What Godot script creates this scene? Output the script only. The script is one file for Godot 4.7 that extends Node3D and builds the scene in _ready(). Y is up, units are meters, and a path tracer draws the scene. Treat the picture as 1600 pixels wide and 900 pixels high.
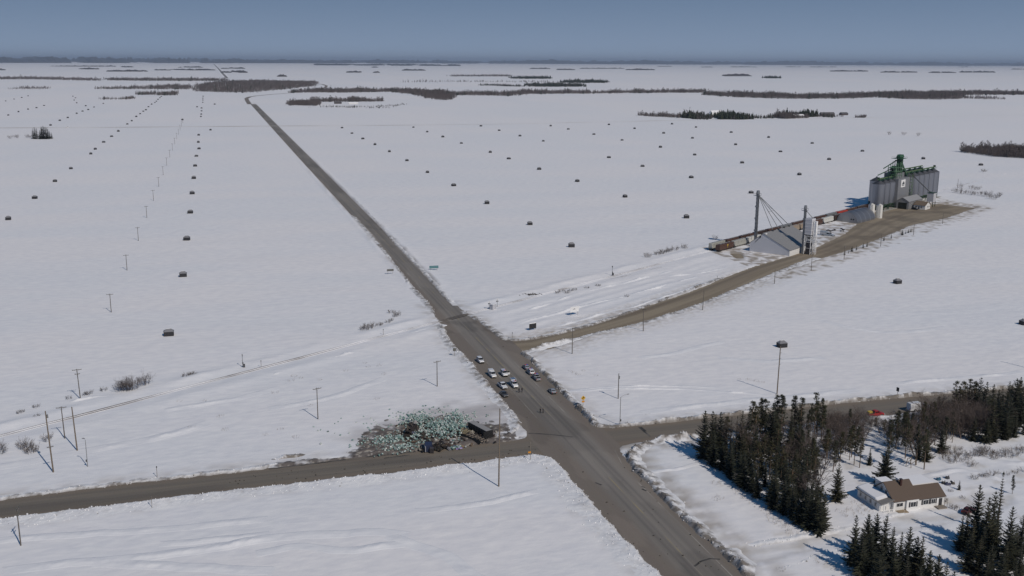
extends Node3D
# A snowy prairie crossroads seen from the air. Metres; the highway runs along -Z, the cross road along X, the crossing is at the origin.

class MB:
	var v := PackedVector3Array()
	var n := PackedVector3Array()
	var c := PackedColorArray()
	var col := Color.WHITE
	var xf := Transform3D()
	func tri(a: Vector3, b: Vector3, d: Vector3) -> void:
		a = xf * a; b = xf * b; d = xf * d
		var nn := (b - a).cross(d - a).normalized()
		v.append(a); v.append(d); v.append(b)
		for i in 3:
			n.append(nn); c.append(col)
	func trin(a: Vector3, b: Vector3, d: Vector3, na: Vector3, nb: Vector3, nd: Vector3) -> void:
		v.append(xf * a); v.append(xf * d); v.append(xf * b)
		n.append((xf.basis * na).normalized()); n.append((xf.basis * nd).normalized()); n.append((xf.basis * nb).normalized())
		for i in 3:
			c.append(col)
	func quad(a: Vector3, b: Vector3, d: Vector3, e: Vector3) -> void:
		tri(a, b, d); tri(a, d, e)
	func box(o: Vector3, s: Vector3, b := Basis()) -> void:
		var h := s / 2.0
		var p := []
		for i in 8:
			p.append(o + b * Vector3(h.x if i & 1 else -h.x, h.y if i & 2 else -h.y, h.z if i & 4 else -h.z))
		quad(p[4], p[5], p[7], p[6]); quad(p[1], p[0], p[2], p[3]); quad(p[5], p[1], p[3], p[7])
		quad(p[0], p[4], p[6], p[2]); quad(p[6], p[7], p[3], p[2]); quad(p[0], p[1], p[5], p[4])
	func tube(a: Vector3, b: Vector3, ra: float, rb: float, k := 6, caps := true) -> void:
		var d := (b - a).normalized()
		var u := d.cross(Vector3.RIGHT if absf(d.x) < 0.8 else Vector3.UP).normalized()
		var w := d.cross(u)
		for i in k:
			var f0 := TAU * i / k
			var f1 := TAU * (i + 1) / k
			var e0 := u * cos(f0) + w * sin(f0)
			var e1 := u * cos(f1) + w * sin(f1)
			trin(a + e0 * ra, a + e1 * ra, b + e1 * rb, e0, e1, e1)
			if rb > 0.0:
				trin(a + e0 * ra, b + e1 * rb, b + e0 * rb, e0, e1, e0)
			if caps:
				tri(a, a + e1 * ra, a + e0 * ra)
				if rb > 0.0:
					tri(b, b + e0 * rb, b + e1 * rb)
	func prism(pts: PackedVector2Array, z0: float, z1: float) -> void:  # outline in x,y counter-clockwise, drawn along z
		var t := Geometry2D.triangulate_polygon(pts)
		for i in range(0, t.size(), 3):
			var a := pts[t[i]]; var b := pts[t[i + 1]]; var d := pts[t[i + 2]]
			if (b - a).cross(d - a) < 0.0:
				var q := b; b = d; d = q
			tri(Vector3(a.x, a.y, z1), Vector3(b.x, b.y, z1), Vector3(d.x, d.y, z1))
			tri(Vector3(a.x, a.y, z0), Vector3(d.x, d.y, z0), Vector3(b.x, b.y, z0))
		for i in pts.size():
			var a := pts[i]; var b := pts[(i + 1) % pts.size()]
			quad(Vector3(a.x, a.y, z0), Vector3(b.x, b.y, z0), Vector3(b.x, b.y, z1), Vector3(a.x, a.y, z1))
	func loft(sec: Array) -> void:  # cross sections [x, half width at sill, half width at top, y0, y1] joined along x, with chamfered edges
		var rings := []
		for s in sec:
			var r := []
			var e: float = 0.12 * (s[4] - s[3])
			for q in [[-s[1] * 0.9, s[3]], [-s[1], s[3] + e], [-s[2], s[4] - e], [-s[2] * 0.88, s[4]], [s[2] * 0.88, s[4]], [s[2], s[4] - e], [s[1], s[3] + e], [s[1] * 0.9, s[3]]]:
				r.append(Vector3(s[0], q[1], q[0]))
			rings.append(r)
		for i in rings.size() - 1:
			for k in 8:
				quad(rings[i][k], rings[i][(k + 1) % 8], rings[i + 1][(k + 1) % 8], rings[i + 1][k])
		for k in range(1, 7):
			tri(rings[0][0], rings[0][k + 1], rings[0][k])
			tri(rings[-1][0], rings[-1][k], rings[-1][k + 1])
	func done() -> ArrayMesh:
		var a := []
		a.resize(Mesh.ARRAY_MAX)
		a[Mesh.ARRAY_VERTEX] = v; a[Mesh.ARRAY_NORMAL] = n; a[Mesh.ARRAY_COLOR] = c
		var m := ArrayMesh.new()
		m.add_surface_from_arrays(Mesh.PRIMITIVE_TRIANGLES, a)
		return m

const ORD := ["first", "second", "third", "fourth", "fifth", "sixth", "seventh", "eighth", "ninth", "tenth", "eleventh", "twelfth", "thirteenth", "fourteenth", "fifteenth", "sixteenth", "seventeenth", "eighteenth", "nineteenth", "twentieth", "twenty-first", "twenty-second", "twenty-third", "twenty-fourth"]
var rng := RandomNumberGenerator.new()
var taken := {}
var mats := {}
var n1 := FastNoiseLite.new()
var n2 := FastNoiseLite.new()
var cell := FastNoiseLite.new()
var snow_mat: StandardMaterial3D
var vcol: StandardMaterial3D

func numbered(s: String) -> String:
	var k: int = taken.get(s, 0)
	taken[s] = k + 1
	return s if k == 0 else "%s_%03d" % [s, k]

func tag(o: Node3D, label: String, category: String, group := "", kind := "") -> void:
	if label: o.set_meta("label", label)
	if category: o.set_meta("category", category)
	if group: o.set_meta("group", group)
	if kind: o.set_meta("kind", kind)

func thing(called: String, label: String, category: String, at := Vector3.ZERO, turn := 0.0, group := "") -> Node3D:
	var o := Node3D.new()
	o.name = numbered(called)
	add_child(o)
	o.position = at
	o.rotation.y = turn
	tag(o, label, category, group)
	return o

func obj(called: String, m, mat: Material, parent: Node = null) -> MeshInstance3D:
	var o := MeshInstance3D.new()
	o.mesh = m.done() if m is MB else m
	o.material_override = mat
	if parent == null:
		o.name = numbered(called)
		add_child(o)
	else:
		o.name = called
		parent.add_child(o, true)
	return o

func dup(src: Node3D, at: Vector3, turn: float, label: String, group := "") -> Node3D:
	var r: Node3D = src.duplicate()
	r.name = numbered(str(src.get_meta("stem")))
	add_child(r)
	r.position = at
	r.rotation.y = turn
	r.set_meta("label", label)
	if group: r.set_meta("group", group)
	return r

func mat(key: String, r: float, g: float, b: float, rough := 0.8, metal := 0.0) -> StandardMaterial3D:  # linear base colour
	if not mats.has(key):
		var m := StandardMaterial3D.new()
		m.resource_name = key
		m.albedo_color = Color(r, g, b).linear_to_srgb()
		m.roughness = rough
		m.metallic = metal
		mats[key] = m
	return mats[key]

func noise_tex(freq: float, seed_: int, lo: Color, hi: Color, size := 1024, octaves := 5, type := FastNoiseLite.TYPE_SIMPLEX_SMOOTH) -> NoiseTexture2D:
	var f := FastNoiseLite.new()
	f.seed = seed_; f.frequency = freq; f.fractal_octaves = octaves; f.noise_type = type
	var t := NoiseTexture2D.new()
	t.width = size; t.height = size; t.seamless = true; t.noise = f
	var g := Gradient.new()
	g.set_color(0, lo); g.set_color(1, hi)
	t.color_ramp = g
	return t

func bump_tex(freq: float, seed_: int, strength: float, size := 1024, octaves := 5) -> NoiseTexture2D:
	var f := FastNoiseLite.new()
	f.seed = seed_; f.frequency = freq; f.fractal_octaves = octaves
	var t := NoiseTexture2D.new()
	t.width = size; t.height = size; t.seamless = true; t.noise = f
	t.as_normal_map = true; t.bump_strength = strength
	return t

func tri_mat(m: StandardMaterial3D, sx: float, sy: float, sz: float) -> StandardMaterial3D:
	m.uv1_triplanar = true; m.uv1_world_triplanar = true
	m.uv1_scale = Vector3(sx, sy, sz)
	return m

func table(t: Array, x: float) -> float:  # piecewise linear through [Vector2(x, value), ...]
	if x <= t[0].x: return t[0].y
	for i in range(1, t.size()):
		if x < t[i].x:
			return lerpf(t[i - 1].y, t[i].y, (x - t[i - 1].x) / (t[i].x - t[i - 1].x))
	return t[-1].y

func seg(p: Vector2, a: Vector2, b: Vector2) -> Vector2:  # (distance, share along)
	var t := clampf((p - a).dot(b - a) / (b - a).length_squared(), 0, 1)
	return Vector2(p.distance_to(a + (b - a) * t), t)

func line_d(p: Vector2, pts: Array, w: Array) -> float:
	var best := 1e9
	for i in pts.size() - 1:
		var s := seg(p, pts[i], pts[i + 1])
		best = minf(best, s.x - lerpf(w[i], w[i + 1], s.y))
	return best

func smin(a: float, b: float, k: float) -> float:
	var h := maxf(k - absf(a - b), 0.0) / k
	return minf(a, b) - h * h * k * 0.25

# ---- where the roads lie
var west := [Vector2(-2450, -6.2), Vector2(-900, -6.0), Vector2(-451, -5.4), Vector2(-340, -5.5), Vector2(-236, -6.4), Vector2(-192, -7), Vector2(-151, -8.9), Vector2(-114, -11.2), Vector2(-86, -11), Vector2(-48, -11.2), Vector2(-21, -11.4), Vector2(12, -10.7), Vector2(47, -10.9), Vector2(80, -9.5), Vector2(130, -9.5)]
var east := [Vector2(-2450, 5.6), Vector2(-900, 5.2), Vector2(-338, 4.6), Vector2(-257, 4.2), Vector2(-175, 3.4), Vector2(-145, 6.6), Vector2(-117, 7.5), Vector2(-88, 10.5), Vector2(-67, 10), Vector2(-41, 9.6), Vector2(-23, 9.5), Vector2(24, 7.4), Vector2(55, 7), Vector2(80, 7.8), Vector2(130, 7.5)]
var north := [Vector2(-700, 12), Vector2(-260, 2.5), Vector2(-156, -0.9), Vector2(-125, -3), Vector2(-93, -4), Vector2(-71, -5.5), Vector2(-19, -6.7), Vector2(17, -9.4), Vector2(42, -9.1), Vector2(91, -10.5), Vector2(161, -9.2), Vector2(500, -7)]
var south := [Vector2(-700, 24), Vector2(-260, 14), Vector2(-154, 10.5), Vector2(-93, 7.7), Vector2(-57, 7.6), Vector2(-27, 5.8), Vector2(-14, 5.3), Vector2(22, 3.4), Vector2(35, 3), Vector2(96, 3.1), Vector2(150, 3.8), Vector2(500, 6)]
var gravel := [Vector2(6, -106), Vector2(20, -106), Vector2(41, -117.5), Vector2(79, -139), Vector2(124.7, -169.5), Vector2(186, -217.5), Vector2(220, -240), Vector2(258, -265), Vector2(305, -302), Vector2(350, -343), Vector2(395, -375), Vector2(435, -395), Vector2(462, -406)]
var gravel_w := [10.0, 7.5, 5.6, 6.2, 7.5, 8.0, 7.5, 8.5, 11.0, 16.0, 25.0, 19.0, 14.0]
var rail_a := Vector2(-420, 115.5)
var rail_dir := Vector2(0.838, -0.5456)
var rail_n := Vector2(0.5456, 0.838)
var drive := [Vector2(6, 78), Vector2(27, 75.5), Vector2(42, 74.5), Vector2(57, 72.5), Vector2(74, 69.5), Vector2(90, 66)]
var drive_w := [5.0, 3.6, 3.4, 3.6, 5.0, 5.0]

func d_main(x: float, z: float) -> float:
	if z < -2460.0: return 99.0
	return maxf(table(west, z) - x, x - table(east, z))
func d_cross(x: float, z: float) -> float:
	return maxf(table(north, x) - z, z - table(south, x))
func d_gravel(x: float, z: float) -> float:
	if x < -10.0 or x > 520.0 or z > -85.0 or z < -450.0: return 99.0
	return minf(line_d(Vector2(x, z), gravel, gravel_w), line_d(Vector2(x, z), [Vector2(191, -262), Vector2(188, -252)], [2.5, 2.0]))

func field_h(x: float, z: float) -> float:  # lie of the snow away from the roads
	var far := clampf(1.0 - (absf(x) + absf(z)) / 3000.0, 0.0, 1.0)
	var h := 0.4 * n1.get_noise_2d(x * 0.6, z) * far
	if absf(x) < 700.0 and z > -800.0:
		h += 0.15 * n2.get_noise_2d(x * 0.2 + z * 0.1, z * 0.7) * clampf(0.35 + 2.0 * n1.get_noise_2d(x * 1.3, z * 1.3 + 700.0), 0.0, 1.0)
	return 0.22 + maxf(h, -0.14 - 0.3 * far) * smoothstep(8.0, 40.0, minf(absf(x), absf(z - 2.0))) if far > 0.0 else 0.22

func rail_b(x: float, z: float) -> float:
	return (Vector2(x, z) - rail_a).dot(rail_n)

func terrain(x: float, z: float) -> Array:  # [height, colour]
	var h := field_h(x, z)
	var c := Color(0.84, 0.845, 0.865)
	var tone := n1.get_noise_2d(x * 0.3 + 500.0, z * 0.9)
	c = c.lerp(Color(0.88, 0.865, 0.87), clampf(0.5 + tone * 1.6, 0, 1))
	var near := z > -900.0 and absf(x) < 800.0
	if not near and z > -2460.0 and absf(x) < 30.0:
		h = lerpf(-0.55, h, smoothstep(-0.6, 1.6, d_main(x, z)))
		c = c.lerp(Color(0.42, 0.38, 0.34), 0.5 * smoothstep(3.0, 0.5, d_main(x, z)))
	# the railway runs in a shallow trench between drifts
	var b := rail_b(x, z)
	if absf(b) < 70.0 and x < 1200.0 and x > -420.0:
		var crossing := clampf((absf(x + 1.0) - 6.0) / 10.0, 0, 1)
		h += crossing * ((0.45 * exp(-pow((b - 9.0) / 4.0, 2)) + 0.75 * exp(-pow((b + 8.0) / 3.2, 2))) * (0.7 + 1.1 * n2.get_noise_2d(x * 0.25, z * 0.25)) - 0.12 * exp(-pow(b / 2.8, 2)))
		if x > 14.0 and x < 175.0 and b > 8.0:
			var a := (Vector2(x, z) - rail_a).dot(rail_dir)
			var f := smoothstep(8.0, 14.0, b) * smoothstep(175.0, 150.0, x) * smoothstep(14, 30, x)
			h += f * 0.24 * (0.6 + 1.2 * n1.get_noise_2d(x * 1.5, z * 1.5)) * pow(absf(sin(b * 0.42 + 0.8 * n1.get_noise_2d(a * 0.5, b))), 3.0)
	if near:
		var dm := d_main(x, z); var dc := d_cross(x, z); var dg := d_gravel(x, z)
		var d := smin(smin(dm, dc, 6.0), dg, 8.0)
		if z < -220.0 and dm < 12.0:
			var r := n2.get_noise_2d(x * 2.0, z * 0.35)
			h += 0.5 * exp(-pow((dm - 3.2) / 1.8, 2)) * (0.8 + r)
			c = c.lerp(Color(0.3, 0.26, 0.22), 0.75 * clampf(1.0 - (dm - 0.6) / (1.6 + 2.5 * clampf(r * 2.0, 0, 1)), 0, 1))
		h = lerpf(-0.55, h, smoothstep(-0.6, 1.6, d + 0.7 * n2.get_noise_2d(x * 3.0, z * 3.0)))
		# dust and grit thrown beside the gravel road
		if dg < 26.0:
			var side := 1.0 if b > 40.0 + (x - 20.0) * 0.02 else 0.35
			var spot := n2.get_noise_2d(x * 4.5, z * 4.5) * 1.2 + n1.get_noise_2d(x * 3.0, z * 3.0) * 0.3
			var a2 := clampf(1.0 - dg / 16.0, 0, 1) * side
			c = c.lerp(Color(0.42, 0.35, 0.26), clampf(a2 * 0.3 + a2 * spot * 0.8, 0, 0.5))
		if x > 180.0 and x < 480.0 and b > -8.0 and b < 75.0:
			var yard := clampf(1.0 - dg / 22.0, 0, 1) + (0.5 if b < 40.0 else 0.0)
			c = c.lerp(Color(0.3, 0.25, 0.19), clampf((n2.get_noise_2d(x * 1.3, z * 1.3) * 2.4 + yard - 0.65) * 0.9, 0, 0.85))
		# salt spray and grit beside the highway and the crossing
		if d < 14.0 and z > -190.0:
			var g := n2.get_noise_2d(x * 1.5, z * 1.5) + 0.35
			var e := 1.0 if x > 0.0 and z > 0.0 else 0.5
			c = c.lerp(Color(0.33, 0.28, 0.22), clampf(e * (g + 0.25 * e - 0.1) * 1.5 * clampf(1.0 - d / (6.0 + 6.0 * e), 0, 1), 0, 0.7))
		# soot and earth thrown over the snow north of the cross road
		var s := Vector2((x + 33.0) / 30.0, (z + 26.0 + (x + 30.0) * 0.16) / 17.0).length()
		if s < 1.6:
			c = c.lerp(Color(0.33, 0.3, 0.29), 0.62 * smoothstep(1.35, 0.3, s + 0.55 * n2.get_noise_2d(x * 0.9, z * 0.9)))
		# ruts on the packed drive
		if x > 4.0 and x < 110.0 and z > 50.0 and z < 95.0:
			var dd := line_d(Vector2(x, z), drive, drive_w)
			h = lerpf(h - 0.18, h + 0.1, smoothstep(-0.6, 0.4, dd))
			if dd < 0.0:
				c = c.lerp(Color(0.5, 0.46, 0.41), 0.4 * clampf(0.6 + 1.4 * n2.get_noise_2d(x * 0.5, z * 4.0), 0, 1))
		# needles and straw under the trees
		if x > 24.0 and z > -2.0:
			c = c.lerp(Color(0.4, 0.34, 0.25), clampf((n2.get_noise_2d(x * 1.1 + 90.0, z * 1.1) - 0.22) * 1.3, 0, 0.35))
	return [h, c]

func ground(x: float, z: float) -> float:
	return field_h(x, z)
func P(p: Vector2, y := 0.0) -> Vector3:
	return Vector3(p.x, ground(p.x, p.y) + y, p.y)

func grid_mesh(nx: int, nz: int, pos: PackedVector3Array, col: PackedColorArray) -> ArrayMesh:
	var nor := PackedVector3Array(); nor.resize(nx * nz)
	for j in nz:
		for i in nx:
			var k := j * nx + i
			var dx := pos[k + (1 if i < nx - 1 else 0)] - pos[k - (1 if i > 0 else 0)]
			var dz := pos[k + (nx if j < nz - 1 else 0)] - pos[k - (nx if j > 0 else 0)]
			var q := dz.cross(dx)
			nor[k] = (q if q.y > 0.0 else -q).normalized()
	var idx := PackedInt32Array(); idx.resize((nx - 1) * (nz - 1) * 6)
	var w := 0
	var turned := (pos[1] - pos[0]).cross(pos[nx] - pos[0]).y > 0.0
	for j in nz - 1:
		for i in nx - 1:
			var k := j * nx + i
			var e := k + nx if turned else k + 1
			var f := k + 1 if turned else k + nx
			idx[w] = k; idx[w + 1] = e; idx[w + 2] = f
			idx[w + 3] = e; idx[w + 4] = k + nx + 1; idx[w + 5] = f
			w += 6
	var a := []
	a.resize(Mesh.ARRAY_MAX)
	a[Mesh.ARRAY_VERTEX] = pos; a[Mesh.ARRAY_NORMAL] = nor; a[Mesh.ARRAY_COLOR] = col; a[Mesh.ARRAY_INDEX] = idx
	var m := ArrayMesh.new()
	m.add_surface_from_arrays(Mesh.PRIMITIVE_TRIANGLES, a)
	return m

func lines(spans: Array, grow_lo: float, grow_hi: float, ratio := 1.13) -> PackedFloat32Array:  # [[from, to, step], ...] then growing steps out to the two ends
	var out := PackedFloat32Array()
	var lo: float = spans[0][0]
	var st: float = spans[0][2]
	var before := []
	while lo > grow_lo:
		st *= ratio; lo -= st
		before.push_front(lo)
	for x in before: out.append(x)
	for s in spans:
		var k := int(round((s[1] - s[0]) / s[2]))
		for i in k: out.append(s[0] + (s[1] - s[0]) * i / k)
	var hi: float = spans[-1][1]
	st = spans[-1][2]
	out.append(hi)
	while hi < grow_hi:
		st *= ratio; hi += st
		out.append(hi)
	return out

func strip(called: String, pts: Array, widths: Array, y: float, step: float, across: int, paint: Callable, m: Material, parent: Node = null) -> MeshInstance3D:  # a sheet along a line; paint(x, z, side, along) gives its colour
	var pos := PackedVector3Array(); var col := PackedColorArray()
	var rows := 0
	var along := 0.0
	for i in pts.size() - 1:
		var a: Vector2 = pts[i]; var b: Vector2 = pts[i + 1]
		var k := maxi(1, int(a.distance_to(b) / step))
		for s in k + (1 if i == pts.size() - 2 else 0):
			var t := float(s) / k
			var p := a.lerp(b, t)
			var before: Vector2 = pts[maxi(i - 1, 0)]; var after: Vector2 = pts[mini(i + 2, pts.size() - 1)]
			var d := ((b - before).normalized().lerp((after - a).normalized(), t)).normalized()
			var nn := Vector2(-d.y, d.x)
			var w: float = lerpf(widths[i], widths[i + 1], t)
			for j in across + 1:
				var u := -1.0 + 2.0 * j / across
				var q := p + nn * u * w
				pos.append(Vector3(q.x, y, q.y)); col.append(paint.call(q.x, q.y, u * w, along + a.distance_to(b) * t))
			rows += 1
		along += a.distance_to(b)
	return obj(called, grid_mesh(across + 1, rows, pos, col), m, parent)

func resample(pts: Array, step: float) -> Array:
	var cv := Curve2D.new()
	for i in pts.size():
		var d := Vector2.ZERO
		if i > 0 and i < pts.size() - 1:
			var l := minf(pts[i].distance_to(pts[i - 1]), pts[i].distance_to(pts[i + 1]))
			d = (pts[i + 1] - pts[i - 1]).normalized() * l * 0.3
		cv.add_point(pts[i], -d, d)
	cv.bake_interval = 0.5
	var out := []
	var n := int(cv.get_baked_length() / step)
	for i in n + 1:
		out.append(cv.sample_baked(i * step))
	return out

var clod_mesh := []
var clods := []
func bank(pts: Array, side: float, w: float, h: float, dirt: float, step: float, label: String) -> void:  # ploughed snow along a road edge, field on the given side
	var q := resample(pts, step)
	var across := int((w + 0.6) / step) + 1
	var pos := PackedVector3Array(); var col := PackedColorArray()
	for i in q.size():
		var d: Vector2 = (q[mini(i + 3, q.size() - 1)] - q[maxi(i - 3, 0)]).normalized()
		var nn := Vector2(-d.y, d.x) * side
		var big := clampf(0.75 + 1.3 * n2.get_noise_2d(q[i].x * 0.9 + 40.0, q[i].y * 0.9), 0.25, 1.6)
		var wob := 0.75 * n2.get_noise_2d(q[i].x * 1.7, q[i].y * 1.7)
		var ends := smoothstep(0.0, 12.0, i * step) * smoothstep(0.0, 12.0, (q.size() - 1 - i) * step)
		for j in across + 1:
			var s := -0.6 + float(j) * step
			var p: Vector2 = q[i] + nn * (s + wob)
			var face := smoothstep(-0.3, 1.0, s)
			var fall := pow(clampf(1.0 - (s - 1.0) / (w - 1.0), 0, 1), 1.6) if s > 1.0 else 1.0
			var lump := -cell.get_noise_2d(p.x * 1.6, p.y * 1.6) - 0.6 * cell.get_noise_2d(p.x * 2.6 + 50.0, p.y * 2.6)
			var rough := smoothstep(w, w * 0.35, s)
			var y := face * fall * h * big * (0.6 + 0.36 * lump) + face * rough * (0.3 * (-cell.get_noise_2d(p.x * 1.7 + 50.0, p.y * 1.7) - 0.45) + 0.08 * n2.get_noise_2d(p.x * 7.0, p.y * 7.0)) * minf(1.0, h * 2.0)
			y *= ends
			y += lerpf(-0.15, field_h(p.x, p.y) - 0.06, smoothstep(-0.2, 1.2, s)) - (0.25 if j == across else 0.0) - 0.1 * (1.0 - ends)
			pos.append(Vector3(p.x, y, p.y))
			var g := n2.get_noise_2d(p.x * 2.6 + 9.0, p.y * 2.6) + 0.6 * n1.get_noise_2d(p.x * 4.0, p.y * 4.0) + 0.5 * n2.get_noise_2d(p.x * 8.0, p.y * 8.0)
			var t := s / w
			var amount := clampf(dirt * (1.75 - t * 1.7) + g * 2.4 * dirt * (1.25 - t) - 0.1, 0, 0.95)
			amount = maxf(amount, (0.35 + 0.5 * minf(1.0, dirt * 2.0)) * smoothstep(0.7, 0.0, s + 0.5 * g))
			col.append(Color(0.84, 0.84, 0.85).lerp(Color(0.17, 0.145, 0.12), amount))
	if clod_mesh.is_empty():
		for k in 4:
			var b := MB.new()
			b.loft([[-0.5, 0.2, 0.25, 0.05, 0.5], [-0.1, 0.45, 0.3 + 0.05 * k, -0.1, 0.75], [0.3, 0.4, 0.3, -0.1, 0.6], [0.55, 0.2, 0.1, 0.0, 0.3]])
			b.col = Color.WHITE
			clod_mesh.append(b.done())
	var fits := []
	for i in q.size():
		for k in int(rng.randf() + step * 2.2 * clampf(w / 4.0, 0.6, 2.0)):
			var s := rng.randf() * rng.randf() * w * 0.95 + 0.15
			var d: Vector2 = (q[mini(i + 1, q.size() - 1)] - q[maxi(i - 1, 0)]).normalized()
			var at := clampi(int((s + 0.6) / step), 0, across)
			var p3 := pos[i * (across + 1) + at]
			if p3.y < -0.05: continue
			var c := col[i * (across + 1) + at].lerp(Color(0.7, 0.7, 0.715), rng.randf() * 0.9)
			if rng.randf() < dirt * 0.45: c = c.lerp(Color(0.1, 0.085, 0.07), 0.8)
			fits.append([Transform3D(Basis.from_euler(Vector3(rng.randf_range(-0.5, 0.5), rng.randf() * TAU, rng.randf_range(-0.5, 0.5))).scaled(Vector3.ONE * rng.randf_range(0.14, 0.48) * rng.randf_range(0.6, 1.0)), p3 + Vector3(rng.randf_range(-0.3, 0.3), -0.06, rng.randf_range(-0.3, 0.3))), c])
	clods.append_array(fits)
	var o := obj("snow_bank", grid_mesh(across + 1, q.size(), pos, col), snow_mat)
	tag(o, label, "snow bank", "", "structure")

func drift(pts: Array, w: float, h: float, step: float) -> void:  # a long wind-built ridge of snow
	var q := resample(pts, step)
	var across := maxi(8, int(w / 0.5))
	var pos := PackedVector3Array(); var col := PackedColorArray()
	for i in q.size():
		var d: Vector2 = (q[mini(i + 2, q.size() - 1)] - q[maxi(i - 2, 0)]).normalized()
		var nn := Vector2(-d.y, d.x)
		var f := float(i) / (q.size() - 1)
		var amp: float = h * smoothstep(0.0, 0.15, f) * smoothstep(1.0, 0.8, f) * clampf(0.7 + 1.7 * n2.get_noise_2d(q[i].x * 0.5, q[i].y * 0.5 + 30.0), 0.05, 1.7)
		var wob := 2.2 * n1.get_noise_2d(q[i].x * 2.0, q[i].y * 2.0)
		for j in across + 1:
			var s := (float(j) / across - 0.5) * w
			var p: Vector2 = q[i] + nn * (s + wob)
			var e := s / (0.2 * w)
			var y := amp * exp(-e * e if s > 0.0 else -e * e * 0.35) * (1.0 + 0.5 * n2.get_noise_2d(p.x * 4.0, p.y * 4.0))
			var edge := smoothstep(0.5, 0.42, absf(float(j) / across - 0.5))
			pos.append(Vector3(p.x, field_h(p.x, p.y) + y + lerpf(-0.25, 0.0, edge), p.y))
			col.append(Color(0.85, 0.85, 0.865))
	tag(obj("snow_drift", grid_mesh(across + 1, q.size(), pos, col), snow_mat), "long low wind drift on the snow field", "snow drift", "", "structure")

# ---- figures: a smooth union of tapered bones on a grid, meshed as surface nets
func flesh(mb: MB, bones: Array, cs: float, k: float) -> void:  # bone: [from, to, radius, radius, colour]
	var lo := Vector3.ONE * 1e9
	var hi := -lo
	for b in bones:
		for e in 2:
			var r: Vector3 = Vector3.ONE * (b[2 + e] + cs * 3.0)
			lo = lo.min(b[e] - r); hi = hi.max(b[e] + r)
	var s := Vector3i(((hi - lo) / cs).ceil()) + Vector3i.ONE
	var f := PackedFloat32Array(); f.resize(s.x * s.y * s.z); f.fill(1.0)
	var own := PackedInt32Array(); own.resize(f.size())
	var near := PackedFloat32Array(); near.resize(f.size()); near.fill(9.0)
	for bi in bones.size():
		var b: Array = bones[bi]
		var m: float = maxf(b[2], b[3]) + k + cs * 2.0
		var i0 := Vector3i(((b[0].min(b[1]) - Vector3.ONE * m - lo) / cs).floor()).clamp(Vector3i.ZERO, s - Vector3i.ONE)
		var i1 := Vector3i(((b[0].max(b[1]) + Vector3.ONE * m - lo) / cs).ceil()).clamp(Vector3i.ZERO, s - Vector3i.ONE)
		var ab: Vector3 = b[1] - b[0]
		var ll := maxf(ab.length_squared(), 1e-9)
		for z in range(i0.z, i1.z + 1):
			for y in range(i0.y, i1.y + 1):
				for x in range(i0.x, i1.x + 1):
					var p := lo + Vector3(x, y, z) * cs
					var t := clampf((p - b[0]).dot(ab) / ll, 0, 1)
					var d: float = p.distance_to(b[0] + ab * t) - lerpf(b[2], b[3], t)
					var at := x + s.x * (y + s.y * z)
					f[at] = smin(f[at], d, k)
					if d < near[at]:
						near[at] = d; own[at] = bi
	var vert := {}
	var corner := [0, 1, s.x, s.x + 1, s.x * s.y, s.x * s.y + 1, s.x * s.y + s.x, s.x * s.y + s.x + 1]
	for z in s.z - 1:
		for y in s.y - 1:
			for x in s.x - 1:
				var at := x + s.x * (y + s.y * z)
				var inside := 0
				for q in corner:
					if f[at + q] < 0.0: inside += 1
				if inside == 0 or inside == 8: continue
				var sum := Vector3.ZERO
				var cnt := 0
				for e in [[0, 1], [2, 3], [4, 5], [6, 7], [0, 2], [1, 3], [4, 6], [5, 7], [0, 4], [1, 5], [2, 6], [3, 7]]:
					var fa := f[at + corner[e[0]]]; var fb := f[at + corner[e[1]]]
					if (fa < 0.0) != (fb < 0.0):
						var t := fa / (fa - fb)
						sum += Vector3(e[0] & 1, (e[0] >> 1) & 1, e[0] >> 2).lerp(Vector3(e[1] & 1, (e[1] >> 1) & 1, e[1] >> 2), t)
						cnt += 1
				vert[at] = lo + (Vector3(x, y, z) + sum / cnt) * cs
	var step := [1, s.x, s.x * s.y]
	for at in vert:
		for ax in 3:
			var fa := f[at]; var fb := f[at + step[ax]]
			if (fa < 0.0) == (fb < 0.0): continue
			var u: int = step[(ax + 1) % 3]; var w: int = step[(ax + 2) % 3]
			if not (vert.has(at - u) and vert.has(at - w) and vert.has(at - u - w)): continue
			mb.col = bones[own[at]][4]
			if fa < 0.0: mb.quad(vert[at], vert[at - u], vert[at - u - w], vert[at - w])
			else: mb.quad(vert[at], vert[at - w], vert[at - u - w], vert[at - u])

func hand(mb: MB, wrist: Vector3, d: Vector3, thumb: Vector3, skin: Color) -> void:
	var out := d.cross(thumb).normalized()
	var b := []
	for q in 4:
		b.append([wrist, wrist + d * 0.09 + thumb * (0.03 - q * 0.02), 0.016, 0.013, skin])
	for q in 4:
		var root: Vector3 = wrist + d * 0.09 + thumb * (0.033 - q * 0.022)
		var l: float = [0.07, 0.08, 0.075, 0.06][q]
		var mid := root + (d + out * 0.25).normalized() * l * 0.55
		b.append([root, mid, 0.0095, 0.009, skin]); b.append([mid, mid + (d + out * 0.9).normalized() * l * 0.5, 0.009, 0.0075, skin])
	var tb := wrist + d * 0.035 + thumb * 0.028
	b.append([tb, tb + (d + thumb * 0.9).normalized() * 0.045, 0.012, 0.0105, skin])
	b.append([tb + (d + thumb * 0.9).normalized() * 0.045, tb + (d + thumb * 0.9).normalized() * 0.045 + (d * 1.2 + thumb * 0.1 + out * 0.4).normalized() * 0.035, 0.0105, 0.009, skin])
	flesh(mb, b, 0.007, 0.006)

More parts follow.
